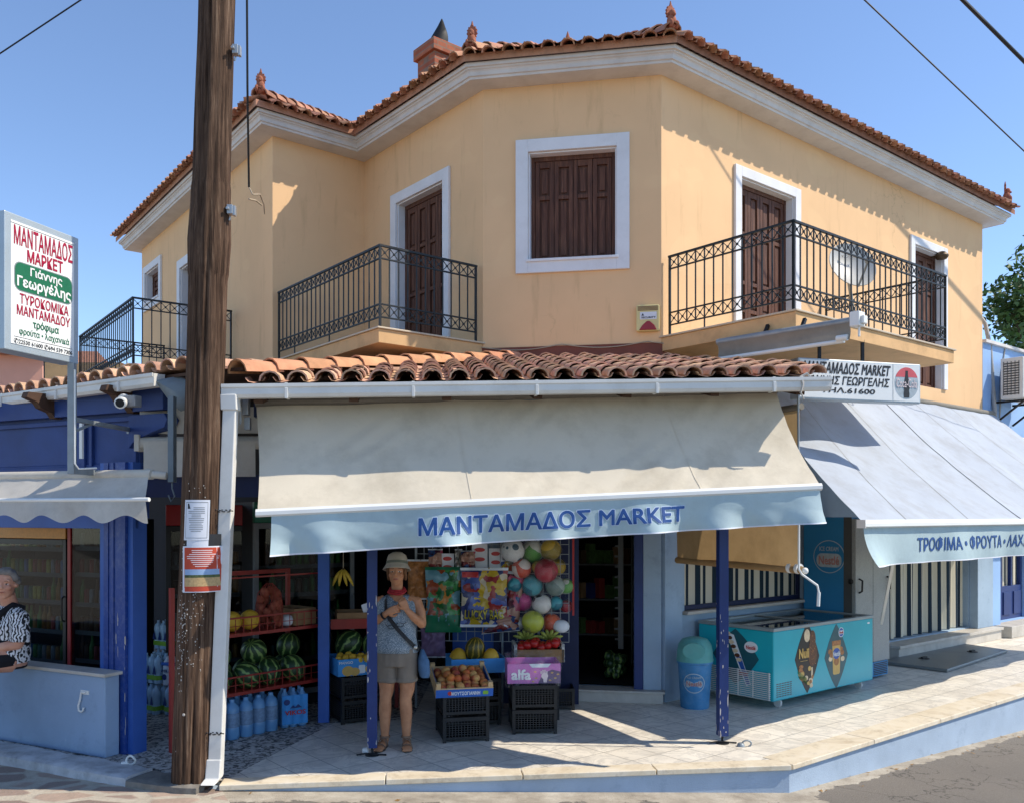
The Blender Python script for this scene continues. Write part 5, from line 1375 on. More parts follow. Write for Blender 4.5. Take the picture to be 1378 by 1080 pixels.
# ------------------------------------------------------------------ freezers, bin, hatch
def build_freezers():
    Fc = on_floor(1041, 957); t = thing('chest_freezer', 'turquoise ice cream chest freezer on castors with printed diamond pictures', 'freezer', Fc)
    f = Fr(Fc, dR); L, D, z0, z1 = 2.0, 0.98, 0.10, 0.83
    m = MB(); m.box(f, 0, L, z0, z1, -D, 0); m.build('body', 'freezer_teal', t, bevel=.012)
    m = MB()
    for a, b, c, d in ((-.008, L + .008, -.05, .008), (-.008, L + .008, -D - .008, -D + .05), (-.008, .05, -D + .05, -.05), (L - .05, L + .008, -D + .05, -.05)): m.box(f, a, b, z1, z1 + .035, c, d)
    m.box(f, L / 2 - .02, L / 2 + .02, z1 + .005, z1 + .03, -D + .05, -.05)
    m.build('rim', 'freezer_grey', t, bevel=.006)
    m = MB(); m.box(f, .05, L / 2 - .02, z1 + .008, z1 + .018, -D + .05, -.05); m.box(f, L / 2 - .02, L - .05, z1 + .016, z1 + .024, -D + .05, -.05); m.build('lid', 'lid_glass', t)
    m = MB(); m.box(f, .06, L - .06, z1 - .30, z1 + .002, -D + .06, -.06); m.build('basket', 'fridge_inside', t)
    for u in (.22, L - .15):
        for w in (-.1, -D + .1):
            m = MB(); m.lathe(f(u - .012, .05, w), [(.045, 0), (.05, .006), (.05, .022), (.045, .028)], 16, ax=f.u); m.box(f, u - .02, u + .02, .05, .10, w - .018, w + .018); m.build('castor', 'crate_white', t, smooth=40)
    # prints on the long side
    def dia(cu, cv, hw, hv, mat, bulge=.72):
        pts = []
        for a, b in (((0, 1), (1, 0)), ((1, 0), (0, -1)), ((0, -1), (-1, 0)), ((-1, 0), (0, 1))):
            for k in range(8):
                s = k / 8; x = a[0] * (1 - s) + b[0] * s; y = a[1] * (1 - s) + b[1] * s; g = 1 + .10 * math.sin(math.pi * s) * (1 if k else 0)
                pts.append((cu + x * hw * g, cv + y * hv * g))
        return pts
    def print_panel(fr, build):
        m = MB(); mats = []
        def add(pts, mat, lift):
            if mat not in mats: mats.append(mat)
            m.prism(fr, pts, .0, lift, mats.index(mat))
        def word(s, u0, u1, v0, v1, mat, lift, bold=.03):
            if mat not in mats: mats.append(mat)
            text_into(m, s, lambda u, v: fr(u, v, lift), u0, u1, v0, v1, bold, mats.index(mat))
        build(add, word); return m.build('print', mats, t)
    def P1(add, word):
        cu, cv = .62, .50
        add(dia(cu, cv, .235, .385, 0), 'diamond_black', .0015)
        add([(cu - .005 + .05 * math.cos(q) * 1.1, cv + .24 + .07 * math.sin(q)) for q in [k * math.pi / 10 for k in range(20)]], 'cream_print', .0025)
        add([(cu + .10 + .085 * math.cos(q), cv + .03 + (.16 if math.sin(q) > 0 else .13) * math.sin(q)) for q in [k * math.pi / 14 for k in range(28)]], 'choco_print', .003)
        add([(cu + .10 + .06 * math.cos(q), cv + .19 + .10 * math.sin(q)) for q in [k * math.pi / 10 for k in range(20)]], 'choco_print', .0033)
        add(rrect(cu + .075, cu + .105, cv - .28, cv - .11, .012), 'cream_print', .0028)
        rng = random.Random(1)
        for k in range(16):
            x = cu + rng.uniform(-.14, .10); y = cv - rng.uniform(.12, .34) * (1 if abs(x - cu) < .08 else .7)
            add(disc_pts(x, y, rng.uniform(.018, .045), rng.uniform(.015, .032), 10), ('nut_print', 'cream_print', 'nut_print', 'gold_print')[k % 4], .0026 + .0002 * k)
        for k in range(9): 
            x = cu - .16 + .018 * k; y = cv - .20 - .01 * k; add([(x - .02, y + .07), (x, y), (x + .008, y - .01), (x - .012, y + .075)], 'leaf_print', .0062)
        for k in range(26):
            x = cu + .10 + rng.uniform(-.06, .06); y = cv + .06 + rng.uniform(-.14, .18); add(disc_pts(x, y, .006, .005, 6), 'nut_print', .0040)
        word('Nuii', cu - .165, cu + .03, cv + .0, cv + .11, 'gold_print', .0045, .045)
        add([(cu - .13, cv - .03), (cu + .0, cv - .03), (cu + .0, cv - .026), (cu - .13, cv - .026)], 'gold_print', .004)
    print_panel(f, P1)
    def P2(add, word):
        cu, cv = 1.20, .46
        add(dia(cu, cv, .24, .365, 0), 'diamond_grey', .0015)
        add([(cu - .085, cv + .155), (cu + .085, cv + .155), (cu + .07, cv - .19), (cu + .05, cv - .205), (cu - .05, cv - .205), (cu - .07, cv - .19)], 'gold_print', .0028)
        add(rrect(cu - .09, cu + .09, cv + .12, cv + .175, .01), 'nut_print', .0034)
        add(disc_pts(cu, cv + .03, .075, .062), 'print_blue', .0038); word('Nestlé', cu - .075, cu + .075, cv - .0, cv + .055, 'print_white', .0050, .03)
        add(disc_pts(cu, cv - .06, .055, .045), 'nut_print', .0036)
        for x, y in ((-.13, .06), (-.12, -.02), (.12, .03), (.13, -.04), (.10, .07), (-.10, .02)): add(disc_pts(cu + x, cv + y, .04, .03, 10), 'nut_print' if y > 0 else 'cream_print', .0024 + .0002 * (y > 0))
        add(disc_pts(cu + .10, cv + .26, .055, .055), 'print_white', .0022); add(disc_pts(cu + .10, cv + .26, .048, .048), 'print_blue', .0026); add(rrect(cu + .055, cu + .145, cv + .24, cv + .28, .015), 'print_white', .003); word('Nestlé', cu + .06, cu + .14, cv + .245, cv + .275, 'print_red', .0035, .03)
    print_panel(f, P2)
    def P3(add, word): add(rrect(1.87, 1.92, .77, .79, .008), 'print_white', .002)
    print_panel(f, P3)
    m = MB()
    for i in range(6):
        for j in range(7): m.box(f, .05 + i * .048, .088 + i * .048, .14 + j * .022, .150 + j * .022, .0, .0015)
    m.build('vent', 'cabinet_dark', t)
    # short side with the cone picture and the grille
    g = Fr(f(0, 0, -D), -f.w * -1, UP, -f.u)      # u runs from the back to the front corner
    def P4(add, word):
        cu, cv = .50, .52
        add(dia(cu, cv, .30, .30, 0), 'diamond_grey', .0015)
        add([(cu - .13, cv + .26), (cu - .02, cv + .23), (cu + .20, cv - .28), (cu + .14, cv - .30)], 'print_white', .0026)
        add([(cu + .0, cv + .02), (cu + .075, cv - .0), (cu + .19, cv - .27), (cu + .15, cv - .285)], 'print_blue', .0032)
        for k in range(7): add(disc_pts(cu - .10 + .025 * k, cv + .24 - .045 * k, .035, .022, 9), 'choco_print' if k % 2 else 'cream_print', .0034 + .0003 * k)
        word('Extreme', cu + .04, cu + .17, cv - .20, cv - .14, 'print_red', .0045, .02)
        add(disc_pts(cu + .20, cv + .12, .085, .06), 'print_white', .0024); add(rrect(cu + .13, cu + .27, cv + .09, cv + .14, .02), 'cola_pale', .003); word('Nestlé', cu + .14, cu + .26, cv + .095, cv + .135, 'print_red', .0036, .03)
    print_panel(g, P4)
    m = MB()
    for j in range(14): m.box(g, .18, .95, .11 + .021 * j, .119 + .021 * j, .012, .02)
    for u in (.18, .36, .55, .74, .94): m.box(g, u - .005, u + .005, .11, .40, .02, .026)
    m.build('grille', 'ac_white', t)
    # upright freezer beside it
    c0 = wR(2.62, 0, .80); t = thing('upright_freezer', 'tall blue and grey upright freezer with a faded ice cream logo behind the turquoise chest', 'freezer', c0)
    f = Fr(c0, dR); m = MB(); m.box(f, 0, .80, .22, 2.02, -.72, -.06, 0); m.build('body', ['cabinet_blue'], t, bevel=.01)
    m = MB(); m.box(f, -.006, .40, .22, 2.0, -.055, .0); m.box(f, .404, .806, .22, 2.0, -.055, 0); m.build('door', 'cabinet_grey', t, bevel=.008)
    m = MB(); m.box(f, -.004, .0, .2, 2.02, -.16, -.056); m.build('door_seal', 'cabinet_dark', t)
    for u in (.07, .74):
        m = MB(); m.tube([f(u, 1.10, 0), f(u, 1.12, .04), f(u, 1.25, .045), f(u, 1.27, 0)], .012, 8); m.build('handle', 'crate_black', t, smooth=50)
    m = MB(); m.box(f, .0, .80, .03, .21, -.72, -.02); m.build('base', 'cabinet_blue', t, bevel=.006)
    m = MB()
    for k in range(7): m.box(f, .45, .77, .05 + .022 * k, .062 + .022 * k, -.02, -.016)
    m.build('vent', 'crate_black', t)
    g = Fr(c0 + nR * -.72, nR, UP, -dR); m = MB()
    def oval(rx, ry, lift, mi): m.prism(g, disc_pts(.36, 1.53, rx, ry, 36), .0, lift, mi)
    oval(.215, .205, .002, 0); oval(.205, .195, .003, 1); m.prism(g, rrect(.19, .53, 1.40, 1.57, .07), 0, .004, 2)
    text_into(m, 'ICE CREAM', lambda u, v: g(u, v, .0045), .23, .49, 1.60, 1.655, .02, 0); text_into(m, 'Nestlé', lambda u, v: g(u, v, .0055), .22, .50, 1.43, 1.54, .03, 3)
    m.build('logo', ['faded_oval', 'cabinet_blue', 'faded_oval', 'faded_red'], t)
    m = MB(); m.lathe(g(.66, 1.24, .0), [(.03, 0), (.03, .03), (.02, .04)], 14, ax=g.w); m.build('lock', 'crate_black', t, smooth=40)
    # litter bin
    c = on_floor(935, 951); c = V3((c.x, c.y, .004)); t = thing('litter_bin', 'faded blue litter bin with a green dome lid beside the freezer', 'bin', c)
    m = MB(); m.lathe(c, [(.145, 0), (.15, .01), (.178, .47), (.19, .475), (.19, .50), (.17, .50)], 28); m.build('body', 'bin_blue', t, smooth=40)
    m = MB(); rr = []
    m.lathe(c, [(.192, .495), (.196, .51), (.19, .53), (.186, .60), (.172, .67), (.135, .725), (.07, .745), (.01, .748)], 28); m.build('lid', 'bin_green', t, smooth=40)
    fwd = V3((-.25, -.97, 0)).normalized(); f = Fr(c, V3((.97, -.25, 0))); m = MB()
    m.loft([[f(x, .62 + y, .185 - .02 * max(0, y) * 4 + .004) for x, y in disc_pts(0, 0, .115 * s, .085 * s, 20)] for s in (1.0,)] + [[f(x, .62 + y, .12) for x, y in disc_pts(0, 0, .115, .085, 20)]]); 
    m.build('flap', 'bin_green', t, smooth=30)
    m = MB()
    def cyl(u, v, k=.001): r = .15 + (.028) * v / .47 + k; a = u / .165; return c + (f.u * math.sin(a) + f.w * math.cos(a)) * r + UP * v
    def fill(pts, k, mi): 
        n = len(pts); cx = sum(p[0] for p in pts) / n; cy = sum(p[1] for p in pts) / n
        m.add([cyl(x, y, k) for x, y in pts] + [cyl((x + cx) / 2, (y + cy) / 2, k) for x, y in pts] + [cyl(cx, cy, k)], [(i, (i + 1) % n, n + (i + 1) % n, n + i) for i in range(n)] + [(n + i, n + (i + 1) % n, 2 * n) for i in range(n)], mi)
    fill(disc_pts(.0, .28, .115, .105, 28), .002, 0); fill(disc_pts(.0, .28, .105, .095, 28), .003, 1); fill(rrect(-.09, .09, .235, .31, .03), .004, 0)
    text_into(m, 'Nestlé', lambda u, v: cyl(u, v, .0055), -.08, .08, .25, .30, .03, 2); text_into(m, 'ICE CREAM', lambda u, v: cyl(u, v, .0045), -.07, .07, .33, .352, .02, 0)
    m.build('logo', ['faded_oval', 'bin_blue', 'faded_red'], t)
    # steel hatch on the floor
    P = [on_floor(1189, 894), on_floor(1275, 905), on_floor(1356, 878), on_floor(1262, 864)]; fr = Fr((0, 0, 0), (1, 0, 0), (0, 1, 0), (0, 0, 1))
    t = thing('floor_hatch', 'grey steel hatch lid raised on the pavement before the right doorway', 'hatch', P[0])
    m = MB(); m.prism(fr, [(p.x, p.y) for p in P], .008, .05); m.build('lid', 'hatch_steel', t, bevel=.01)
    c = (P[0] + P[1] + P[2] + P[3]) / 4
    for k, (a, b) in enumerate(((.40, .25), (.72, .72))):
        p = P[0].lerp(P[1], a).lerp(P[3].lerp(P[2], a), b); m = MB(); m.lathe(V3((p.x, p.y, .0505)), [(.075, 0), (.07, .006), (.03, .008)], 18); m.box(Fr((p.x, p.y, .055), dR), -.06, .06, 0, .022, -.018, .018); m.build('handle', 'crate_black', t)
    # floor ring near the post
    c = on_floor(1000, 1004); m = MB(); m.lathe(V3((c.x - .02, c.y, .005)), [(.035, 0), (.03, .02), (.02, .03)], 12); m.tube([V3((c.x + .03 + .04 * math.cos(a), c.y - .01, .03 + .028 * math.sin(a))) for a in [R(200 - 30 * k) for k in range(10)]], .008, 6)
    tag(m.build('floor_ring', 'grey_metal', smooth=50), 'grey metal ring bolt on the sunlit floor near the right post', 'ring bolt')
    c = on_floor(492, 1014); m = MB(); m.lathe(V3((c.x, c.y, .03)), [(.012, -.03), (.028, -.02), (.03, 0), (.028, .02), (.012, .03)], 12, ax=(1, .1, 0)); tag(m.build('door_stop', 'white_plastic', smooth=50), 'small white wheel stop beside the left blue post foot', 'door stop')

# ------------------------------------------------------------------ crates, boxes, fruit
def crate(name, label, loc, rz, L, W, H, mat, group):
    t = thing(name, label, 'crate', (0, 0, 0), 0, group); f = Fr((0, 0, 0), (1, 0, 0)); h = L / 2; w = W / 2; m = MB()
    for sx in (-1, 1):
        for sy in (-1, 1): m.box(f, sx * h - (.03 if sx > 0 else 0), sx * h + (.03 if sx < 0 else 0), 0, H, (sy * w - (.03 if sy > 0 else 0)), sy * w + (.03 if sy < 0 else 0))
    for sy in (-1, 1):
        y0, y1 = (sy * w - .012 * sy, sy * w)
        a, b = min(y0, y1), max(y0, y1)
        m.box(f, -h + .03, h - .03, H - .035, H, a, b); m.box(f, -h + .03, h - .03, .025, .05, a, b)
        n = 13
        for k in range(1, n): u = -h + .03 + (L - .06) * k / n; m.box(f, u - .004, u + .004, .05, H - .035, a + .002, b - .002)
        for k in range(1, 7): v = .05 + (H - .085) * k / 7; m.box(f, -h + .03, h - .03, v - .0035, v + .0035, a + .004, b - .004)
    for sx in (-1, 1):
        x0, x1 = min(sx * h - .012 * sx, sx * h), max(sx * h - .012 * sx, sx * h)
        m.box(f, x0, x1, H - .035, H, -w + .03, w - .03); m.box(f, x0, x1, .025, .05, -w + .03, w - .03)
        n = 17
        for k in range(1, n): u = -w + .03 + (W - .06) * k / n; m.box(f, x0 + .002, x1 - .002, .05, H - .035, u - .004, u + .004)
        for k in range(1, 7): v = .05 + (H - .085) * k / 7; m.box(f, x0 + .004, x1 - .004, v - .0035, v + .0035, -w + .03, w - .03)
    m.box(f, -h + .015, h - .015, .02, .03, -w + .015, w - .015)
    m.build('basket', mat, t, local=True)
    t.location = loc; t.rotation_euler = (0, 0, rz)
    return t

def veg_box(name, label, loc, rz, L, W, H, mat, wall=.012, tilt=0.0, printer=None, cat='box', group=None, ends=None):
    """open fruit box, origin at the bottom centre"""
    t = thing(name, label, cat, loc, 0, group); t.rotation_euler = (tilt, 0, rz); f = Fr((0, 0, 0), (1, 0, 0)); h, w = L / 2, W / 2
    WM[t.name] = Matrix.Identity(4)
    m = MB(); m.box(f, -h, h, 0, .012, -w, w); m.box(f, -h, h, .012, H, w - wall, w); m.box(f, -h, h, .012, H, -w, -w + wall)
    k = H if ends is None else ends
    m.box(f, -h, -h + wall, .012, k, -w + wall, w - wall); m.box(f, h - wall, h, .012, k, -w + wall, w - wall)
    m.build('carton', mat, t, local=True)
    if printer: printer(t, f.sub(0, 0, w), L, H)
    return t

def place(fr_mat, pts): pass
def ell(name, mat, rx, ry, rz, extra=None, n=20, m_=14):
    m = MB(); m.ball((0, 0, 0), (rx, ry, rz), n, m_)
    o = m.build(name, mat, local=True, smooth=80)
    if extra: extra(o)
    return o
def scatter(proto, locs, label, cat, group, jit=1.0, rng=random.Random(9)):
    for i, p in enumerate(locs):
        rot = (rng.uniform(-1, 1) * jit, rng.uniform(-1, 1) * jit, rng.uniform(0, 6.28)); s = rng.uniform(.92, 1.07)
        if i == 0: o = proto; o.location = p; o.rotation_euler = rot
        else: o = dup(proto, p, rot, scale=(s, s, s))
        tag(o, label, cat, group)

def build_fruit_stand():
    G = 'black plastic crates under the fruit boxes'
    # left stack in front of the door
    A = on_floor(616, 999, .0) + V3((.02, .27, .005)); ra = R(12)
    c1 = crate('plastic_crate', 'black plastic crate on the floor at the bottom of the peach box stack', A, ra, .42, .54, .225, 'crate_black', G)
    dup(c1, A + UP * .228, (0, 0, ra), 'black plastic crate directly under the tilted peach box')
    B = on_floor(717, 988, .0) + V3((.0, .27, .005)); rb = R(4)
    dup(c1, B, (0, 0, rb), 'black plastic crate on the floor at the bottom of the pink box stack'); dup(c1, B + UP * .228, (0, 0, rb), 'black plastic crate directly under the pink box')
    Cc = on_floor(738, 958, .0) + V3((.06, .35, .005)); dup(c1, Cc, (0, 0, R(2)), 'black plastic crate behind the pink box stack beside the door step')
    D = A + V3((.1, .62, 0)); dup(c1, D, (0, 0, ra), 'black plastic crate on the floor under the melon box'); dup(c1, D + UP * .228, (0, 0, ra), 'black plastic crate directly beneath the blue melon box')
    E = B + V3((.05, .56, 0)); dup(c1, E, (0, 0, rb), 'lower black plastic crate under the tomato crate'); dup(c1, E + UP * .228, (0, 0, rb), 'upper black plastic crate under the tomato crate'); 
    # peach box
    def pr(t, f, L, H):
        m = MB(); m.box(f, -L / 2, L / 2, .0, .075, .0, .004); m.build('side_print', 'box_blue', t, local=True)
        m = MB(); text_into(m, 'ΜΟΥΤΣΟΓΙΑΝΝΗ', lambda u, v: f(u, v, .005), -.12, .14, .02, .055, .03); m.build('lettering', 'print_white', t, local=True)
        m = MB(); m.prism(f, disc_pts(-.135, .04, .02, .02, 12), .004, .006, 0); m.prism(f, rrect(.165, .215, .02, .055, .01), .004, .006, 1); m.build('mark', ['print_red', 'label_green'], t, local=True)
    tilt = R(14)
    t = veg_box('fruit_box', 'tilted blue box of peaches and apricots with white lettering on black crates', A + UP * .47 + V3((-.01, -.03, 0)), ra, .52, .50, .085, 'pale_wood', .012, tilt, pr, ends=.10)
    for sx in (-1, 1):
        for sy in (-1, 1):
            m = MB(); m.box(Fr((0, 0, 0), (1, 0, 0)), sx * .235 - .02, sx * .235 + .02, .012, .13, sy * .225 - .02, sy * .225 + .02); m.build('corner_block', 'pale_wood', t, local=True)
    m = MB(); m.box(Fr((0, 0, 0), (1, 0, 0)), -.246, -.243, .012, .10, -.2, .2); m.box(Fr((0, 0, 0), (1, 0, 0)), .243, .246, .012, .10, -.2, .2); m.box(Fr((0, 0, 0), (1, 0, 0)), -.2, .2, .012, .08, .236, .238); m.build('lining', 'box_blue', t, local=True)
    Mx = Matrix.Translation(t.location) @ Matrix.Rotation(ra, 4, 'Z') @ Matrix.Rotation(tilt, 4, 'X'); rng = random.Random(4)
    L1, L2, L3 = [], [], []
    for j in range(6):
        for i in range(6):
            p = Mx @ V3((-.19 + .076 * i + rng.uniform(-.01, .01), -.185 + .074 * j, .055 + rng.uniform(0, .02)))
            (L1 if rng.random() < .4 else L2 if (i < 3 and j > 2) else L3).append(p)
    for j in range(3):
        for i in range(4): (L1, L3, L2)[rng.randrange(3)].append(Mx @ V3((-.12 + .08 * i + rng.uniform(-.015, .015), -.10 + .09 * j, .115 + rng.uniform(-.01, .015))))
    scatter(ell('peach', 'peach_skin', .040, .040, .037), L1, 'dark red peach in the tilted blue box', 'peach', 'dark peaches in the tilted box')
    scatter(ell('apricot', 'apricot_skin', .036, .036, .034), L2, 'orange apricot in the tilted blue box', 'apricot', 'apricots in the tilted box')
    scatter(ell('peach', 'pale_peach', .040, .040, .037), L3, 'pale yellow peach in the tilted blue box', 'peach', 'pale peaches in the tilted box')
    # melon box behind
    def pr2(t, f, L, H):
        m = MB(); text_into(m, 'CYPRUS', lambda u, v: f(u, v, .004), .0, .17, .05, .09, .02); m.build('lettering', 'box_sky', t, local=True)
    q = D + UP * .50 + V3((.0, 0, .0)); t = veg_box('fruit_box', 'blue carton box of yellow melons behind the peaches', q, ra, .54, .42, .14, 'box_sky', .012, 0, None)
    scatter(ell('melon', 'yellow_melon', .085, .085, .115), [q + V3((-.17, -.08, .12)), q + V3((.16, -.08, .12)), q + V3((.02, .1, .1))], 'smooth yellow melon in the blue carton behind the peaches', 'melon', 'yellow melons behind the peaches', .5)
    o = ell('melon', 'striped_melon', .10, .10, .125); o.location = q + V3((.0, -.05, .21)); o.rotation_euler = (.2, .15, 0); tag(o, 'round green and yellow striped melon on top of the yellow melons', 'melon')
    # pink box wrapped in plastic
    q = B + UP * .462 + V3((.0, -.02, 0)); t = veg_box('carton_box', 'pink printed carton in a clear plastic wrap on black crates', q, rb, .50, .38, .185, 'box_pink', .01, 0, None, 'box'); f = Fr((0, 0, 0), (1, 0, 0)).sub(0, 0, .19)
    m = MB(); m.prism(f, [(.04, .0), (.25, .0), (.25, .11), (.17, .13), (.08, .09)], 0, .003, 0); m.prism(f, [(-.05, .185), (.16, .185), (.13, .15), (-.02, .15)], 0, .003, 1); m.build('side_print', ['box_plum', 'label_white'], t, local=True)
    m = MB(); text_into(m, 'alfa', lambda u, v: f(u, v, .004), -.215, -.03, .035, .135, .035, 0); m.build('lettering', 'print_white', t, local=True)
    m = MB(); m.prism(f, disc_pts(.1, .07, .032, .03), .003, .005); m.prism(f, [(.085, .05), (.125, .05), (.12, .01), (.09, .01)], .003, .0052); 
    for k, a in enumerate((.2, .55, .9, 1.3)): m.prism(f, rrect(.06 + .018 * k, .072 + .018 * k, .09, .135 - abs(k - 1.5) * .012, .005), .003, .0054)
    m.build('hand_print', 'cola_pale', t, local=True)
    m = MB()
    for x, y in ((.01, .11), (.02, .05), (.17, .1), (.2, .05), (.15, .03), (-.01, .02), (.225, .085)): m.prism(f, disc_pts(x, y, .013, .007, 10), .003, .0045)
    m.build('leaf_print', 'gold_print', t, local=True)
    m = MB(); rg = []
    for k, (s, z) in enumerate(((1.02, -.03), (1.05, .0), (1.03, .09), (1.05, .18), (1.0, .235), (.96, .25))):
        ring = []
        for x, y in rrect(-.25 * s, .25 * s, -.19 * s, .19 * s, .03, 4): ring.append(V3((x, y, z)) + V3((noise.noise(V3((x * 9, y * 9, z * 9))), noise.noise(V3((x * 9 + 5, y * 9, z * 9))), noise.noise(V3((x * 9, y * 9 + 7, z * 9))))) * .018)
        rg.append(ring)
    m.loft(rg, caps=False); m.build('plastic_wrap', 'clear_plastic', t, local=True, smooth=80)
    # tomatoes + bananas behind
    q = E + UP * .46 + V3((.02, 0, 0)); t = veg_box('fruit_crate', 'white and brown crate of tomatoes behind the pink carton', q + UP * .1, rb, .50, .36, .13, 'card_brown', .012, 0, None, 'crate')
    m = MB(); ff = Fr((0, 0, 0), (1, 0, 0))
    for x in (-.255, .225):
        for z in (.0, .05, .1, .15): m.box(ff, x, x + .03, z, z + .028, -.18, .18)
        for y in (-.18, .15): m.box(ff, x + .002, x + .028, 0, .18, y, y + .03)
    m.build('end_frame', 'crate_white', t, local=True)
    scatter(ell('tomato', 'tomato_skin', .047, .047, .042), [q + V3((-.18 + .07 * (k % 6) + .01 * (k // 6), -.13 + .075 * (k // 6), .245 + .02 * ((k * 7) % 3))) for k in range(18)], 'shiny red tomato in the crate behind the pink carton', 'tomato', 'tomatoes in the crate')
    def bunch(name, label, c, n, mat, spread, up=1.0, hang=False):
        t = thing(name, label, 'bananas', c)
        for k in range(n):
            a = (k / (n - 1) - .5) * spread; m = MB(); pts = []
            for j in range(7):
                s = j / 6; r = .17 * s; 
                pts.append(c + V3((math.sin(a) * (.02 + .12 * s) + .012 * k * s * .2, -.05 * math.sin(s * 2.6) - .01 * (k % 2), (-.16 * s if hang else .0) + (.10 * math.sin(s * 1.7) * math.cos(a) * up if not hang else .02 * math.sin(s * 3)))))
            m.tube(pts, [.008, .014, .018, .0185, .018, .013, .005], 7); m.build('banana', mat, t, smooth=70)
        m = MB(); m.tube([c + V3((0, 0, .02)), c + V3((0, 0, -.01))], .014, 8); m.build('stalk', 'stem_brown', t, smooth=70)
    bunch('banana_bunch', 'green yellow bunch of bananas lying left behind the tomatoes', q + V3((-.12, .16, .29)), 6, 'green_banana', 2.4); bunch('banana_bunch', 'green yellow bunch of bananas lying right behind the tomatoes', q + V3((.12, .15, .29)), 6, 'green_banana', 2.4)
    return bunch, c1

def build_rack(bunch, c1):
    p0, p1 = V3((-2.93, 7.66, 0)), V3((-1.93, 8.86, 0)); f = wallfr(p0, p1); L = (p1 - p0).length
    t = thing('fruit_rack', 'red metal shelf rack holding melons and watermelons', 'rack', p0)
    for u, w in ((0, 0), (.55, -.5), (L, -.5)):
        if True:
            m = MB(); m.box(f, u - .018, u + .018, .005, 1.5 if w else 1.42, w - .018, w + .018); m.build('upright', 'rack_red', t)
    for z in (.42, .96):
        m = MB(); m.box(f, .42, L, z - .03, z, -.5, .0); m.build('shelf', 'rack_red', t)
        m = MB(); m.box(f, .2, L, z + .135, z + .150, -.006, .008)
        n = 16
        for k in range(n + 1): u = .2 + (L - .2) * k / n; m.box(f, u - .003, u + .003, z, z + .13, -.003, .003)
        m.box(f, .2, L, z + .065, z + .071, -.003, .003); m.build('guard', 'rack_red', t)
    m = MB(); m.box(f, .5, L, 1.46, 1.50, -.5, -.47); m.box(f, 0.2, L, 1.465, 1.478, -.006, .006); m.build('top_rail', 'rack_red', t)
    W = 'watermelons on the lower shelf of the red rack'; rng = random.Random(12)
    locs = [f(u, .42 + .118, w) for u, w in ((.56, -.16), (.83, -.13), (1.08, -.15), (1.36, -.14), (.70, -.38), (.97, -.39), (1.24, -.37), (1.46, -.40))] + [f(.62, .72, -.27), f(1.0, .735, -.27), f(1.42, .74, -.30)] 
    scatter(ell('watermelon', 'watermelon_skin', .118, .118, .128, n=26, m_=18), locs, 'dark striped watermelon on the lower shelf of the red rack', 'watermelon', W, .9, rng)
    m = MB(); m.ball((0, 0, 0), (.092, .092, .095), 20, 14); melon = m.build('melon', 'yellow_melon', local=True, smooth=80)
    for i, u in enumerate((.67, .86, .48)):
        o = melon if i == 0 else dup(melon, (0, 0, 0)); o.location = f(u, .96 + .10, -.13); o.rotation_euler = (.2 * i, .1, i); tag(o, 'yellow melon on the upper shelf of the red rack', 'melon', 'yellow melons on the red rack')
    # potato sack: one lumpy mesh with net
    c = f(1.10, .96, -.16); t2 = thing('potato_sack', 'red net sack of potatoes standing on the upper shelf', 'sack', c); m = MB(); rng = random.Random(8)
    for k in range(54):
        a = rng.uniform(0, 6.28); z = rng.uniform(.05, .36); r = .095 * (1 - (z / .42) ** 4 * .5); m.ball(c + V3((math.cos(a) * r, math.sin(a) * r * .75, z)), (.036, .03, .045), 8, 6)
    m.build('potatoes', 'potato', t2, smooth=80); m = MB(); m.lathe(c, [(.10, .0), (.127, .06), (.128, .2), (.11, .33), (.06, .40), (.02, .42), (.05, .46)], 18); 
    nt = MB()
    for k in range(16):
        a = 2 * math.pi * k / 16
        for s in (-1, 1): nt.tube([c + V3((math.cos(a + s * z * 3) * rr, math.sin(a + s * z * 3) * rr * .8, z)) for rr, z in ((.105, .0), (.133, .08), (.133, .2), (.115, .33), (.06, .40), (.03, .43))], .0016, 4)
    nt.build('net', 'red_net', t2)
    m = MB(); m.ball(f(1.26, 1.02, -.1), (.07, .05, .06), 10, 7); tag(m.build('paper_bag', 'paper_white', smooth=60), 'small crumpled white paper bag beside the potato sack', 'bag')
    # cardboard boxes at the right end and beyond the post
    for i, (u, w, lab, mat, H) in enumerate(((1.42, -.22, 'brown open carton on the rack left of the dark blue post', 'card_brown', .16),)):
        veg_box('carton_box', lab, f(u, .97, w), math.atan2(f.u.y, f.u.x), .26, .4, H, mat)
    # stack right of the post: black crates, printed fruit box, melons; red carton shelf above
    q = on_floor(468, 972) + V3((.02, .22, .005)); rz = R(28)
    dup(c1, q, (0, 0, rz), 'black plastic crate on the floor right of the dark blue post'); dup(c1, q + UP * .228, (0, 0, rz), 'black plastic crate under the printed mango carton')
    b = q + UP * .462
    def pr(t, f2, L, H):
        m = MB(); m.prism(f2, disc_pts(-.13, .05, .06, .05), .0, .003, 0); m.prism(f2, disc_pts(-.06, .04, .05, .04), 0, .0035, 0); m.prism(f2, disc_pts(.12, .055, .075, .05), 0, .003, 0); m.prism(f2, rrect(-.02, .045, .02, .1, .01), 0, .003, 1); m.prism(f2, disc_pts(.19, .04, .03, .03), 0, .0036, 2); m.build('fruit_print', ['gold_print', 'print_white', 'print_red'], t, local=True)
        m = MB(); text_into(m, 'MANGO', lambda u, v: f2(u, v, .0035), -.22, -.08, .12, .145, .02); m.build('lettering', 'print_white', t, local=True)
    veg_box('carton_box', 'sky blue carton printed with yellow fruit on black crates', b, rz, .46, .44, .165, 'box_sky', .01, 0, pr)
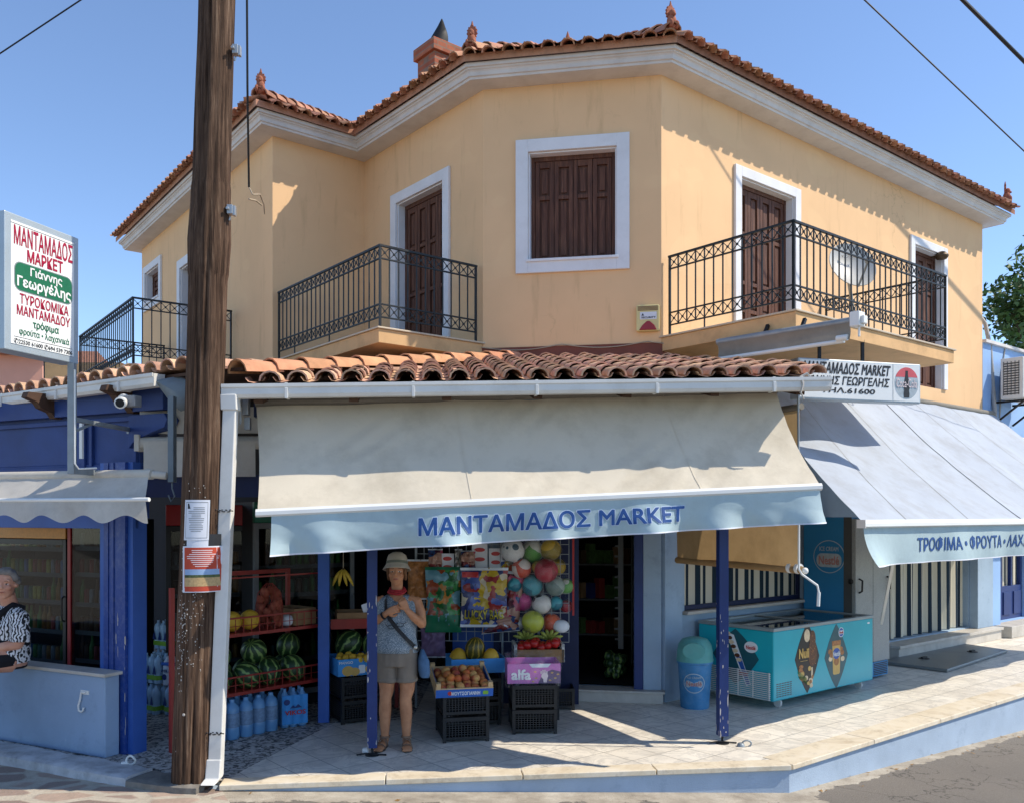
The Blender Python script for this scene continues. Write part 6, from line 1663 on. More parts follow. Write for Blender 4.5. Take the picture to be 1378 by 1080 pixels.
    scatter(ell('lemon', 'yellow_melon', .035, .035, .042), [b + V3((-.12 + .07 * (k % 5), -.17 + .06 * (k // 5), .15 + .012 * (k % 3))) for k in range(15)], 'small yellow fruit in the sky blue carton', 'fruit', 'small yellow fruit in the sky blue carton')
    scatter(ell('watermelon', 'watermelon_skin', .13, .13, .15, n=26, m_=18), [b + V3((-.08, .15, .26)), b + V3((.17, .2, .24))], 'large watermelon behind the sky blue carton', 'watermelon', 'watermelons behind the carton', 1.2)
    s0 = V3((-1.72, 8.95, 0)); t = thing('fruit_shelf', 'red shelf with open cartons between the two left posts', 'shelf', s0); g = Fr(s0, (0.97, .24, 0)); m = MB(); m.box(g, -.1, .62, .90, .925, -.4, .0); m.box(g, -.1, .62, .925, 1.0, -.012, .0); m.build('board', 'rack_red', t)
    for u in (.30, .6): 
        m = MB(); m.box(g, u - .02, u + .02, .005, .90, -.4, -.36); m.build('upright', 'rack_red', t)
    veg_box('carton_box', 'open brown carton with raised flaps on the red shelf', g(.14, .93, -.2), R(14), .36, .36, .13, 'card_brown')
    def pr5(t, f2, L, H):
        m = MB(); text_into(m, 'CHAMPION', lambda u, v: f2(u, v, .003), -.1, .1, .03, .06, .02); m.build('lettering', 'paper_white', t, local=True)
    veg_box('carton_box', 'dark red printed carton on the red shelf beside the left post', g(.42, .93, -.19), R(12), .30, .34, .10, 'box_red', printer=pr5)
    m = MB(); p = g(.28, 1.0, -.05); m.prism(Fr(p, (.9, .2, .3), (-.3, 0, .95)), rrect(-.035, .035, 0, .15, .01), 0, .004); tag(m.build('price_card', 'paper_white'), 'blank white price card standing in the brown carton', 'price card')
    bunch('banana_bunch', 'yellow banana bunch hanging above the red shelf', at(462, 766, 8.9), 4, 'banana_skin', 1.6, hang=True)
    m = MB(); p = at(462, 764, 8.9); m.tube([p, p + UP * .5], .004, 5); tag(m.build('hanging_string', 'cable_pale'), 'thin string holding the hanging bananas', 'string')

# ------------------------------------------------------------------ bottled water, drinks fridges
def build_drinks():
    def bottle_part(m, c, r, h, mi=0):
        m.lathe(c, [(r * .9, 0), (r, .012), (r, h * .30), (r * .93, h * .34), (r, h * .38), (r, h * .66), (r * .98, h * .76), (r * .82, h * .84), (r * .42, h * .91), (r * .36, h * .925), (r * .36, h)], 14, mi)
    def pack(label, style):
        t = thing('water_pack', label, 'water pack', (0, 0, 0), 0, 'shrink wrapped water packs'); r = .045
        if style == 'blue': mats, hh, r = ['bottle_plastic'], .36, .066
        else: mats, hh = ['pale_bottle'], .30
        for i in range(3):
            for j in range(2):
                m = MB(); bottle_part(m, ((i - 1) * r * 2.09, (j - .5) * r * 2.09, 0), r, hh); b = m.build('bottle', mats, t, smooth=45, local=True)
                if style == 'blue':
                    m = MB(); m.lathe(((i - 1) * r * 2.09, (j - .5) * r * 2.09, .11), [(r + .001, 0), (r + .0015, .01), (r + .0015, .12), (r + .001, .13)], 14, caps=False); m.build('label', 'bottle_label', b, smooth=45, local=True)
        if style == 'blue':
            pass
        else:
            m = MB(); m.prism(Fr((0, 0, 0), (1, 0, 0), (0, 1, 0), (0, 0, 1)), rrect(-.142, .142, -.097, .097, .04), .04, .085); m.build('band', 'label_green', t, local=True, smooth=30)
            m = MB(); f = Fr((0, -.099, 0), (1, 0, 0))
            for u in (-.094, 0.0, .094): m.prism(f, [(u - .028, .10), (u + .028, .10), (u + .008, .17), (u, .19), (u - .008, .17)], 0, .002)
            m.build('print', 'label_navy', t, local=True)
        return t
    f = wallfr(V3((-2.62, 7.98, 0)), V3((-2.02, 8.72, 0))); rz = math.atan2(f.u.y, f.u.x)
    p = pack('blue shrink wrapped pack of water bottles under the red rack', 'blue')
    for i, (u, w) in enumerate(((.02, -.12), (.44, -.12), (.05, -.42), (.48, -.42))):
        o = p if i == 0 else dup(p, (0, 0, 0)); o.location = f(u, .004, w); o.rotation_euler = (0, 0, rz)
    # the printed pack
    t = thing('water_pack', 'pale blue water pack printed VIKOS at the right end under the rack', 'water pack', f(.83, .004, -.06), 0, 'shrink wrapped water packs'); t.rotation_euler = (0, 0, rz - R(20)); WM[t.name] = Matrix.Identity(4)
    for i in range(3):
        for j in range(2):
            m = MB(); bottle_part(m, ((i - 1) * .085, (j - .5) * .09, 0), .043, .37); m.build('bottle', 'bottle_plastic', t, smooth=45, local=True)
    m = MB(); g = Fr((0, -.092, 0), (1, 0, 0)); m.grid(lambda a, b: g(-.125 + .25 * a, .03 + .28 * b, .004 + .006 * math.cos(a * 18.8)), 24, 4, 0); 
    m.build('wrap', 'box_sky', t, local=True, smooth=60)
    m = MB(); text_into(m, 'VIKOS', lambda u, v: g(u, v, .012), -.10, .105, .12, .165, .03, 0); m.build('lettering', 'print_red', t, local=True)
    m = MB(); m.prism(g, disc_pts(-.08, .245, .03, .028), .011, .013, 0); m.prism(g, [(-.05, .185), (-.02, .215), (0, .195), (.03, .22), (.07, .185)], .011, .013, 0); m.build('print', 'label_navy', t, local=True)
    # pale packs left of the pole
    q = pack('pale water bottle pack with a green band stacked behind the wooden pole', 'pale')
    base = on_floor(212, 965)
    for i, (dx, dy, dz) in enumerate(((-.12, .25, 0), (.17, .12, 0), (-.12, .27, .31), (-.10, .52, 0.31), (-.10, .53, .62), (.2, .45, .62), (.2, .42, 0), (.2, .4, .31))):
        o = q if i == 0 else dup(q, (0, 0, 0)); o.location = (base.x + dx, base.y + dy, .004 + dz); o.rotation_euler = (0, 0, R(-38 + 4 * (i % 3)))
    t = thing('bottle_pack', 'white printed milk bottle pack with a blue carry band beside the pole', 'bottle pack', (base.x + .13, base.y + .1, .31)); t.rotation_euler = (0, 0, R(-20)); WM[t.name] = Matrix.Identity(4)
    for i in range(3):
        m = MB(); bottle_part(m, ((i - 1) * .085, 0, 0), .043, .29); m.build('bottle', 'label_white', t, smooth=45, local=True)
    m = MB(); m.box(Fr((0, 0, 0), (1, 0, 0)), -.13, .13, .20, .235, -.046, .046); m.build('band', 'box_blue', t, local=True, bevel=.01)
    m = MB(); text_into(m, 'ΑΛΦΑ', lambda u, v: V3((u, -.0475, v)), -.125, -.045, .13, .165, .02, 0); text_into(m, 'BIO', lambda u, v: V3((u, -.0475, v)), .045, .125, .11, .15, .02, 1); m.prism(Fr((0, -.044, 0), (1, 0, 0)), disc_pts(-.085, .085, .028, .03), 0, .003, 0); m.build('print', ['label_navy', 'print_red'], t, local=True)
    # fridges
    cans = []
    for c in ('green', 'amber', 'red', 'blue', 'lime', 'silver', 'cola', 'jade'):
        m = MB(); m.lathe((0, 0, 0), [(.026, 0), (.033, .008), (.033, .135), (.026, .15), (.026, .153)], 12); o = m.build('drink_can', 'can_' + c, local=True, smooth=40); tag(o, 'drink can in the glass door fridges', 'can', 'cans and bottles in the drinks fridges'); cans.append(o)
    for c in ('green', 'amber', 'cola', 'red'):
        m = MB(); m.lathe((0, 0, 0), [(.03, 0), (.033, .008), (.033, .14), (.014, .20), (.012, .25), (.014, .255)], 12); o = m.build('drink_bottle', 'can_' + c, local=True, smooth=40); tag(o, 'drink bottle in the glass door fridges', 'bottle', 'cans and bottles in the drinks fridges'); cans.append(o)
    used = set(); rng = random.Random(21)
    def fridge(label, o, u, W, H, D, frame, header, hmat, shelves, kinds, htext=None, light=None):
        f = Fr(o, u); t = thing('drinks_fridge', label, 'fridge', o)
        m = MB(); m.box(f, 0, .04, .0, H, -D, -.05); m.box(f, W - .04, W, 0, H, -D, -.05); m.box(f, .04, W - .04, 0, H, -D, -D + .03); m.box(f, .04, W - .04, 0, .14, -D + .03, -.05); m.box(f, .04, W - .04, H - .04, H, -D + .03, -.05); m.build('cabinet', 'fridge_inside', t)
        m = MB(); z1 = H - (.22 if header else 0); m.box(f, 0, .05, .12, z1, -.05, 0); m.box(f, W - .05, W, .12, z1, -.05, 0); m.box(f, .05, W - .05, .12, .18, -.05, 0); m.box(f, .05, W - .05, z1 - .06, z1, -.05, 0)
        d = m.build('door', frame, t, bevel=.004)
        m = MB(); m.box(f, .05, W - .05, .18, z1 - .06, -.02, -.012); m.build('pane', 'cold_glass', d)
        m = MB(); m.tube([f(W - .025, .9, 0), f(W - .025, .92, .03), f(W - .025, 1.15, .03), f(W - .025, 1.17, 0)], .009, 6); m.build('handle', frame, d)
        if header:
            m = MB(); m.box(f, 0, W, z1 + .004, H, -.06, .004); hd = m.build('header', hmat, t, bevel=.006)
            if htext:
                m = MB(); text_into(m, htext, lambda a, b: f(a, b, .006), W * .2, W * .8, z1 + .05, H - .09, .03); m.build('lettering', 'print_white', hd)
        for z in shelves:
            m = MB(); m.box(f, .045, W - .045, z - .015, z, -D + .03, -.07); m.box(f, .045, W - .045, z - .035, z + .012, -.07, -.062); m.build('shelf', 'shelf_rail', t)
            n = int((W - .14) / .076)
            for k in range(n):
                i = rng.choice(kinds) if isinstance(kinds, list) else kinds(z, k); pr = cans[i]; L = f(.09 + k * .076 + rng.uniform(-.004, .004), z, -.12)
                if i not in used: used.add(i); pr.location = L
                else: dup(pr, L, (0, 0, rng.uniform(0, 6)))
    d = V3((0.896, -0.444, 0))
    fridge('black framed glass door drinks fridge at the far left with rows of cans', V3((-6.0, 10.15, .004)), d, 1.35, 2.0, .6, 'fridge_black', True, 'can_amber', (.45, .78, 1.1, 1.40, 1.68), [0, 1, 2, 3, 4, 5, 7, 8, 9])
    fridge('red framed glass door drinks fridge beside the blue column', V3((-4.76, 9.52, .004)), d, .62, 2.0, .6, 'fridge_red', False, 'fridge_red', (.5, .8, 1.1, 1.42, 1.7), [2, 2, 5, 6, 8, 10, 11])
    fridge('glass fridge with a red header behind the wooden pole', V3((-3.62, 9.3, .004)), V3((.95, .3, 0)), .85, 2.15, .6, 'fridge_black', True, 'fridge_red', (.5, .85, 1.2, 1.5), [2, 5, 6, 1, 9, 10], None)
    fridge('glass fridge with a dark green header behind the red fruit rack', V3((-2.68, 9.25, .004)), V3((.8, .6, 0)), 1.15, 2.18, .6, 'shelf_rail', True, 'fridge_green', (.5, .85, 1.2, 1.5), [0, 7, 6, 8, 10], None)
    for i, o in enumerate(cans):
        if i not in used: bpy.data.objects.remove(o)

# ------------------------------------------------------------------ toys
def build_toys():
    o = V3((-1.02, 9.42, 0)); f = Fr(o, (.985, -.08, 0)); t = thing('wire_rack', 'grey wire grid rack hung with toys beside the shop door', 'rack', o); m = MB()
    for k in range(19): u = 1.62 * k / 18; m.box(f, u - .003, u + .003, .72, 2.25, -.003, .003)
    for k in range(16): z = .72 + 1.53 * k / 15; m.box(f, 0, 1.62, z - .003, z + .003, -.006, .0)
    m.build('grid', 'grey_metal', t)
    for u in (.0, .92, 1.3):
        m = MB(); m.tube([f(u, .005, -.02), f(u, 2.3, -.02)], .013, 8); m.build('leg', 'grey_metal', t)
    # blue cabinet boards behind
    t = thing('display_board', 'dark blue painted board behind the hanging toys', 'board', o + V3((0, .3, 0))); m = MB(); m.box(f, .35, .80, .005, 1.05, -.34, -.30, 0); m.box(f, .80, .86, .005, 1.05, -.34, -.28, 1); m.box(f, .86, 1.72, .005, 2.4, -.36, -.32, 1); m.build('boards', ['mid_blue_paint', 'navy_paint'], t)
    m = MB(); m.box(f, 1.655, 1.675, 1.0, 2.2, -.05, .0); tag(m.build('red_strip', 'fridge_red'), 'narrow red edge strip beside the balls', 'strip')
    def bag(label, px0, px1, py0, py1, Y, mat, word=None, band=None, tilt=0.0):
        a, b = at(px0, py1, Y), at(px1, py0, Y); W, H = b.x - a.x, b.z - a.z; c = V3((a.x + W / 2, Y, a.z)); g = Fr(c, (math.cos(tilt), 0, math.sin(tilt)), (-math.sin(tilt), 0, math.cos(tilt)))
        t = thing('toy_bag', label, 'toy bag', c, 0, 'glossy toy surprise bags')
        def s(u, v, k, sg): e = (1 - (2 * u - 1) ** 4) * (1 - (2 * v - 1) ** 4); return g(W * (u - .5) * (1 - .07 * math.sin(math.pi * v)) + .006 * noise.noise(V3((v * 8, u * 3, px0))), H * v, sg * (.05 * e * (1 + 1.1 * noise.noise(V3((u * 5, v * 5, px0)))) + .012 * noise.noise(V3((u * 14, v * 11, px0))) * (1 - abs(2 * u - 1) ** 6)) + k + .012 * math.sin(v * 9 + px0) * abs(2 * u - 1))
        m = MB(); m.grid(lambda u, v: s(u, v, .0, 1), 18, 22); m.grid(lambda u, v: s(u, v, 0, -1), 18, 22); m.build('foil_bag', mat, t, smooth=80)
        for v0 in (.0, .955): m = MB(); m.grid(lambda u, v: s(u, v0 + .045 * v, .004, 1), 14, 2); m.build('seal_strip', 'label_white' if not band else band, t, smooth=80)
        if word:
            m = MB(); text_into(m, word, lambda u, v: s(u, v, .006, 1), .08, .92, .13, .30, .05, 1); text_into(m, word, lambda u, v: s(u, v, .009, 1), .08, .92, .13, .30, .02, 0, ref=.05); m.build('lettering', ['can_lime', 'sign_black'], t)
            m = MB(); m.grid(lambda u, v: s(.03 + .35 * u, .84 + .09 * v, .006, 1), 6, 2); m.build('badge', 'print_red', t)
        if band:
            m = MB(); m.grid(lambda u, v: s(u, .02 + .25 * v, .004, 1), 14, 5); m.build('grass_print', band, t, smooth=80)
    bag('green toy surprise bag hanging left beside the woman', 572, 621, 762, 850, 9.28, 'toy_bag_green', None, 'sign_green')
    bag('bright yellow and red toy surprise bag lettered LUCKY BAG', 619, 684, 763, 843, 9.22, 'toy_bag_bright', 'LUCKY BAG')
    bag('dark pink toy surprise bag half hidden right of the lettered bag', 672, 698, 768, 842, 9.28, 'toy_bag_dark', None, None, -.12)
    bag('small dark red toy bag hanging at the bottom of the bag row', 648, 700, 826, 850, 9.26, 'toy_bag_dark', None, None, .1)
    bag('orange crisp packet hanging behind the woman shoulder', 548, 578, 752, 806, 9.36, 'nut_print')
    bag('purple toy bag low down behind the woman bag', 566, 600, 842, 884, 9.36, 'box_plum')
    bag('pink toy packet peeking out above the green toy bag', 576, 596, 738, 768, 9.36, 'toy_bag_dark')
    bag('small silver packet beside the doll packet', 612, 622, 738, 772, 9.34, 'silver')
    bag('blue and red toy packet right under the hang cards', 676, 694, 752, 800, 9.36, 'toy_bag_bright', None, None, .1)
    bag('purple doll packet between the white hang cards', 619, 640, 740, 765, 9.32, 'toy_bag_dark')
    m = MB()
    for i, (px0, px1, py0, py1) in enumerate(((593, 611, 744, 772), (635, 656, 731, 763), (658, 676, 737, 766))):
        a, b = at(px0, py1, 9.35), at(px1, py0, 9.35); g = Fr(a, (1, 0, 0)); W, H = b.x - a.x, b.z - a.z
        t = thing('hang_card', ('white hang card above the green toy bag', 'tallest white hang card with red oval badges', 'white hang card beside the balls')[i], 'card', a, 0, 'white hang cards with red badges')
        m = MB(); m.box(g, 0, W, 0, H, -.004, 0); m.build('card', 'paper_white', t)
        for v in (.75, .35):
            m = MB(); m.prism(g, disc_pts(W / 2, H * v, W * .34, .022), 0, .002); m.build('badge', 'print_red', t)
    # balls
    B = [(690, 740, 17, 'ball_white_navy', 'white ball with navy rings at the top left'), (717, 741, 16, 'ball_white_green', 'white and green ball in the top row'), (741, 739, 15, 'ball_yellow', 'yellow ball at the top right'), (702, 764, 14, 'ball_white_red', 'white ball with orange red bands'), (735, 767, 17, 'ball_red', 'plain dark red ball in a clear bag'), (750, 762, 12, 'ball_yellow', 'small orange yellow ball half hidden behind the red ball'), (716, 787, 15, 'ball_aqua', 'aqua blue ball in the middle row'), (747, 788, 14, 'ball_grey', 'pale grey ball at the right end of the middle row'), (692, 786, 11, 'ball_aqua', 'small aqua ball behind the pink ball'), (704, 809, 13, 'ball_pink', 'bright pink ball'), (729, 812, 14, 'ball_football', 'black and white football'), (748, 811, 10, 'ball_aqua', 'small blue ball at the right edge'), (717, 836, 16, 'ball_lime', 'lime green ball at the bottom'), (742, 838, 14, 'ball_orange', 'orange ball at the bottom right'), (684, 766, 10, 'ball_orange', 'small dark orange ball at the left edge'), (762, 788, 11, 'ball_white_green', 'pale green ball at the right edge behind the grey ball'), (724, 762, 9, 'ball_yellow', 'small yellow ball between the banded ball and the red ball'), (690, 812, 10, 'ball_white_red', 'small white and red ball left of the pink ball'), (762, 815, 9, 'ball_red', 'small red ball behind the blue ball'), (698, 838, 9, 'ball_white_navy', 'small dark ball left of the lime ball')]
    for i, (px, py, rp, mat, lab) in enumerate(B):
        Y = 9.2 + .05 * ((i * 3) % 4) + (.08 if rp < 13 else 0); c = at(px, py, Y); r = rp / F * Y * .95
        m = MB(); m.ball((0, 0, 0), r, 24, 16); o = m.build('ball', mat, local=True, smooth=80); o.location = c; o.rotation_euler = (i, i * 2.1, i * .7); tag(o, lab + ' hanging beside the shop door', 'ball', 'toy balls hanging beside the shop door')
        if i not in (8, 11, 14):
            k = r * 1.12; m = MB(); rg = []
            for s, z in ((.02, 1.75), (.12, 1.5), (.55, 1.1), (.95, .55), (1.05, 0), (.95, -.6), (.5, -.98), (.02, -1.08)):
                rg.append([V3((math.cos(a) * s * k * (1 + .10 * noise.noise(V3((a * 1.3, z * 2, i)))), math.sin(a) * s * k, z * r)) for a in [2 * math.pi * q / 16 for q in range(16)]])
            m.loft(rg, caps=False); b = m.build('plastic_bag', 'clear_plastic', o, local=True, smooth=80); b.parent = o
            o.rotation_euler = (0, .15 * math.sin(i), i)
    m = MB(); c = at(755, 842, 9.27); m.ball(c, (.09, .06, .07), 12, 8); tag(m.build('plastic_bag', 'label_white', smooth=80), 'white plastic bag bundle hanging below the balls', 'bag')
    # goods deeper in the shop
    t = thing('goods_shelf', 'tall dark goods shelf seen through the shop doorway', 'shelf', wC(1.0, .14, -1.6)); m = MB()
    for z in (.5, .95, 1.4, 1.85): m.box(wC, .75, 1.62, z, z + .02, -1.9, -1.55)
    for u in (.75, 1.6): m.box(wC, u, u + .02, .145, 2.2, -1.9, -1.55)
    m.build('frame', 'cabinet_dark', t); rng = random.Random(31); first = {}
    for z in (.52, .97, 1.42, 1.87):
        for k in range(7):
            c = rng.choice(('box_red', 'stem_brown', 'can_cola', 'leaf_print', 'label_navy', 'card_brown')); p = wC(.83 + .12 * k, z, -1.66)
            if c not in first:
                m = MB(); m.box(Fr((0, 0, 0), dR), -.045, .045, 0, .20, -.06, .06); first[c] = m.build('goods_box', c, local=True, bevel=.004); q = first[c]
                tag(q, 'small packet on the dark shelf inside the shop', 'packet', 'packets on the shelf inside the shop'); q.location = p
            else: dup(first[c], p, (0, 0, rng.uniform(-.2, .2)), scale=(1, 1, rng.uniform(.7, 1.5)))
    t = thing('wall_stand', 'pale wall stand with hooks inside the doorway', 'stand', wC(1.68, .14, -.6)); m = MB(); m.box(wC, 1.50, 1.56, .5, 2.1, -.5, -.46)
    for k in range(12): m.box(wC, 1.46, 1.50, .6 + .12 * k, .62 + .12 * k, -.49, -.47)
    m.build('board', 'cabinet_dark', t)
    m = MB(); c = wC(1.47, .28, -.45)
    for k in range(26): m.ball(c + V3((random.uniform(-.1, .1), random.uniform(-.09, .09), random.uniform(-.1, .16))), (.05, .05, .05), 8, 6)
    tag(m.build('produce_bag', 'watermelon_skin', smooth=80), 'green net bag on the floor inside the doorway', 'bag')

# ------------------------------------------------------------------ people
def ring(c, rx, ry, n=18, yaw=0.0, tiltv=None, sq=2.0):
    o = []
    for k in range(n):
        a = 2 * math.pi * k / n; ca, sa = math.cos(a), math.sin(a)
        x = math.copysign(abs(ca) ** (2 / sq), ca) * rx; y = math.copysign(abs(sa) ** (2 / sq), sa) * ry
        o.append(V3(c) + V3((x * math.cos(yaw) - y * math.sin(yaw), x * math.sin(yaw) + y * math.cos(yaw), 0)))
    return o
def skin_mesh(name, mb, mats, parent, vox=.006, painter=None, smooth_it=4, wrinkle=0.0):
    """join overlapping volumes into one continuous surface"""
    me = bpy.data.meshes.new('tmp'); me.from_pydata([tuple(p) for p in mb.v], [], mb.f)
    bm = bmesh.new(); bm.from_mesh(me); bmesh.ops.recalc_face_normals(bm, faces=bm.faces); bm.to_mesh(me); bm.free()
    o = bpy.data.objects.new('tmp', me); COL.objects.link(o)
    r = o.modifiers.new('r', 'REMESH'); r.mode = 'VOXEL'; r.voxel_size = vox
    s = o.modifiers.new('s', 'SMOOTH'); s.factor = .5; s.iterations = smooth_it
    bpy.context.view_layer.update()
    nm = bpy.data.meshes.new_from_object(o.evaluated_get(bpy.context.evaluated_depsgraph_get()))
    bpy.data.objects.remove(o); bpy.data.meshes.remove(me); nm.name = name
    if wrinkle:
        nrm = [v.normal.copy() for v in nm.vertices]
        for v, q in zip(nm.vertices, nrm):
            p = v.co; w = noise.noise(V3((p.x * 9, p.y * 9, p.z * 4 + p.x * 5))) + .6 * noise.noise(V3((p.x * 22, p.y * 22, p.z * 9 - p.x * 8)))
            v.co = p + q * (w * wrinkle)
    for m in (mats if isinstance(mats, (list, tuple)) else [mats]): nm.materials.append(MATS[m])
    nm.polygons.foreach_set('use_smooth', [True] * len(nm.polygons))
    if painter:
        for p in nm.polygons:
            p.material_index = painter(p.center)
    ob = bpy.data.objects.new(name, nm); COL.objects.link(ob)
    if parent is not None: ob.parent = parent; WM[ob.name] = WM[parent.name]
    return ob
def head(m, c, fw, s=1.0, neck=None):
    """head with brow, nose, cheeks, chin, ears; c = centre, fw = facing frame (u right, v up, w forward)"""
    T = lambda u, v, w: c + fw.u * u * s + fw.v * v * s + fw.w * w * s
    def bl(p, r): m.ball(T(*p), tuple(q * s for q in r), 16, 12, 0, fw)
    bl((0, .03, -.01), (.076, .093, .09)); bl((0, -.03, .012), (.062, .080, .075)); bl((0, -.088, .045), (.024, .022, .028)); bl((0, -.055, .03), (.050, .042, .05))
    for sx in (-1, 1):
        bl((sx * .040, -.018, .056), (.026, .024, .026)); bl((sx * .077, -.005, -.012), (.011, .032, .02)); bl((sx * .034, .038, .070), (.028, .010, .014))
    m.loft([[T(x * .6, .022, .080 + y) for x, y in disc_pts(0, 0, .012, .008, 8)], [T(x, -.012, .098 + y) for x, y in disc_pts(0, 0, .013, .012, 8)], [T(x * 1.3, -.028, .094 + y * .9) for x, y in disc_pts(0, 0, .015, .012, 8)]])
    bl((0, -.055, .080), (.027, .010, .010))
def face_paint(c, fw, s=1.0):
    def f(p):
        d = p - c; u, v, w = d.dot(fw.u) / s, d.dot(fw.v) / s, d.dot(fw.w) / s
        if w > .05:
            if abs(v + .055 - .004 * (u / .026) ** 2) < .0055 * (1.1 - (u / .026) ** 2) and abs(u) < .026: return 1
            q = ((abs(u) - .032) / .013) ** 2 + ((v - .012) / .0058) ** 2
            if q < 1: return 2 if abs(abs(u) - .031) < .0058 or v > .0155 else 4
            if abs(v - .037) < .0035 and .018 < abs(u) < .048: return 3
        return 0
    return f
def hand(m, wrist, d, palm_n, curl=.8, s=1.0, side=1):
    """palm with four unequal curled fingers and a thumb leaving the side of the palm"""
    d = V3(d).normalized(); n = V3(palm_n); n = (n - d * n.dot(d)).normalized(); x = d.cross(n) * side
    P = lambda a, b, c: wrist + (d * a + x * b + n * c) * s
    m.loft([[P(a, b * w, c * h) for b, c in disc_pts(0, 0, 1, 1, 10)] for a, w, h in ((-.01, .024, .018), (.03, .036, .015), (.07, .040, .014), (.092, .038, .012))])
    for k, (b, L) in enumerate(((-.030, .064), (-.010, .074), (.010, .070), (.029, .054))):
        pts = [P(.085, b, 0)]; ang = .15
        for seg in (.42, .33, .25):
            ang += curl * (.9 if seg < .4 else .6); pts.append(pts[-1] + (d * math.cos(ang) + n * math.sin(ang)) * L * seg * s)
        m.tube(pts, [.0092 * s, .0088 * s, .008 * s, .0062 * s], 8)
    m.tube([P(.022, -.030, .004), P(.045, -.050, .014), P(.068, -.050, .028), P(.085, -.040, .036)], [.012 * s, .011 * s, .0095 * s, .007 * s], 8)

def build_woman():
    base = on_floor(534, 1005); base = V3((base.x, base.y, .004)); t = thing('person', 'woman in a sun hat, sleeveless grey blouse and khaki shorts standing in the shop porch', 'person', base)
    O = lambda x, y, z: base + V3((x, y, z))
    fwd = Fr(base, (1, 0, 0), UP, (0, -1, 0))
    hd = O(.0, -.005, 1.530); hf = Fr(hd, (1, 0.02, 0), (0, .12, .99))
    m = MB(); head(m, hd, hf, 1.0)
    m.tube([O(0, .03, 1.30), O(0, .02, 1.38), O(0, .012, 1.46)], [.062, .05, .052], 14)
    # trunk
    m.loft([ring(O(*c), rx, ry, 20, 0, None, 2.3) for c, rx, ry in (((0, .02, .74), .13, .105), ((0, .02, .84), .165, .115), ((0, .015, .93), .158, .105), ((0, .015, 1.03), .145, .098), ((0, .01, 1.14), .158, .105), ((0, .015, 1.23), .168, .10), ((0, .02, 1.30), .15, .08), ((0, .025, 1.345), .09, .06))])
    # legs
    for sx, fx in ((-1, -.105), (1, .080)):
        m.tube([O(sx * .082, .02, .80), O(sx * .09, .015, .66), O(sx * .09 + .0, .01, .50), O(fx * .95, .0, .43), O(fx, .015, .32), O(fx * 1.02, .02, .2), O(fx * 1.02, .018, .09), O(fx * 1.03, .02, .045)], [.095, .083, .064, .053, .056, .046, .034, .036], 16)
        # foot
        tx = sx * .03
        m.loft([[O(fx * 1.03 + tx * k + x, .05 - .235 * k, .022 + .0 + max(z, -.8) * 1) for x, z in disc_pts(0, h * .25, w, h, 12)] for k, w, h in ((0, .022, .016), (.08, .032, .026), (.35, .034, .034), (.65, .042, .024), (.85, .044, .016), (.95, .036, .011), (1.0, .02, .006))])
        for q in range(5):
            m.ball(O(fx * 1.03 + tx + (-.034 + .017 * q) , -.18 - .012 * (1 - abs(q - (1.2 if sx > 0 else 2.8)) * .4), .018), (.0095, .018, .009), 8, 6)
    # arms: both hands raised to the strap and chest
    m.tube([O(-.11, .025, 1.315), O(-.168, .024, 1.275), O(-.198, .02, 1.20), O(-.205, .01, 1.10)], [.03, .052, .046, .040], 12); m.ball(O(-.162, .024, 1.275), .052, 12, 9); m.tube([O(-.205, .01, 1.10), O(-.15, -.10, 1.135), O(-.072, -.135, 1.195)], [.041, .035, .025], 12)
    m.ball(O(-.205, .012, 1.095), .040, 10, 8)
    m.tube([O(.11, .025, 1.315), O(.172, .022, 1.275), O(.208, .0, 1.19), O(.222, -.03, 1.095)], [.03, .052, .047, .041], 12); m.ball(O(.165, .024, 1.275), .052, 12, 9); m.tube([O(.222, -.03, 1.095), O(.165, -.115, 1.155), O(.105, -.145, 1.225)], [.042, .036, .025], 12)
    m.ball(O(.222, -.03, 1.09), .041, 10, 8)
    hand(m, O(-.072, -.137, 1.196), (.85, -.12, .38), (.15, .95, -.2), .75, .95, 1)
    hand(m, O(.105, -.147, 1.227), (-.45, -.05, .88), (-.2, .95, 0), .85, .95, -1)
    fp = face_paint(hd, hf); skin_mesh_local(t, base, 'body', m, ['tanned_skin', 'lip', 'eye_dark', 'brow', 'eye_white'], .0042, fp, 5)
    # hair under the hat
    m = MB()
    for sx in (-1, 1):
        m.ball(hd + V3((sx * .074, .0, .022)), (.018, .045, .05), 10, 8); m.ball(hd + V3((sx * .060, -.055, .056)), (.022, .02, .02), 10, 8); m.ball(hd + V3((sx * .074, .03, -.03)), (.016, .03, .035), 10, 8)
    m.ball(hd + V3((0, .05, .02)), (.078, .06, .08), 14, 10); m.loft([[hd + hf.u * (u * .07) + hf.v * (.062 + .012 * math.cos(u * 3) - .02 * k) + hf.w * (.065 * math.cos(u * 1.1) + .014 - .006 * k) for u in [-1 + q / 6 for q in range(13)]] for k in (0, 1)], caps=False)
    m.build('hair', 'brown_hair', t, smooth=70)
    # blouse
    m = MB()
    R1 = [((0, .018, .838), .186, .128), ((0, .018, .90), .180, .124), ((0, .014, .98), .170, .118), ((0, .012, 1.06), .168, .120), ((0, .008, 1.15), .176, .128), ((0, .014, 1.22), .182, .118), ((0, .02, 1.275), .178, .095), ((0, .024, 1.315), .13, .078), ((0, .028, 1.345), .085, .066)]
    rg = [ring(O(*c), rx, ry, 48, 0, None, 2.25) for c, rx, ry in R1]
    rg = [[p + V3((noise.noise(V3((p.x * 9, p.z * 5, 1))), noise.noise(V3((p.x * 14, p.z * 4, 4))), 0)) * .018 for p in r] for r in rg]
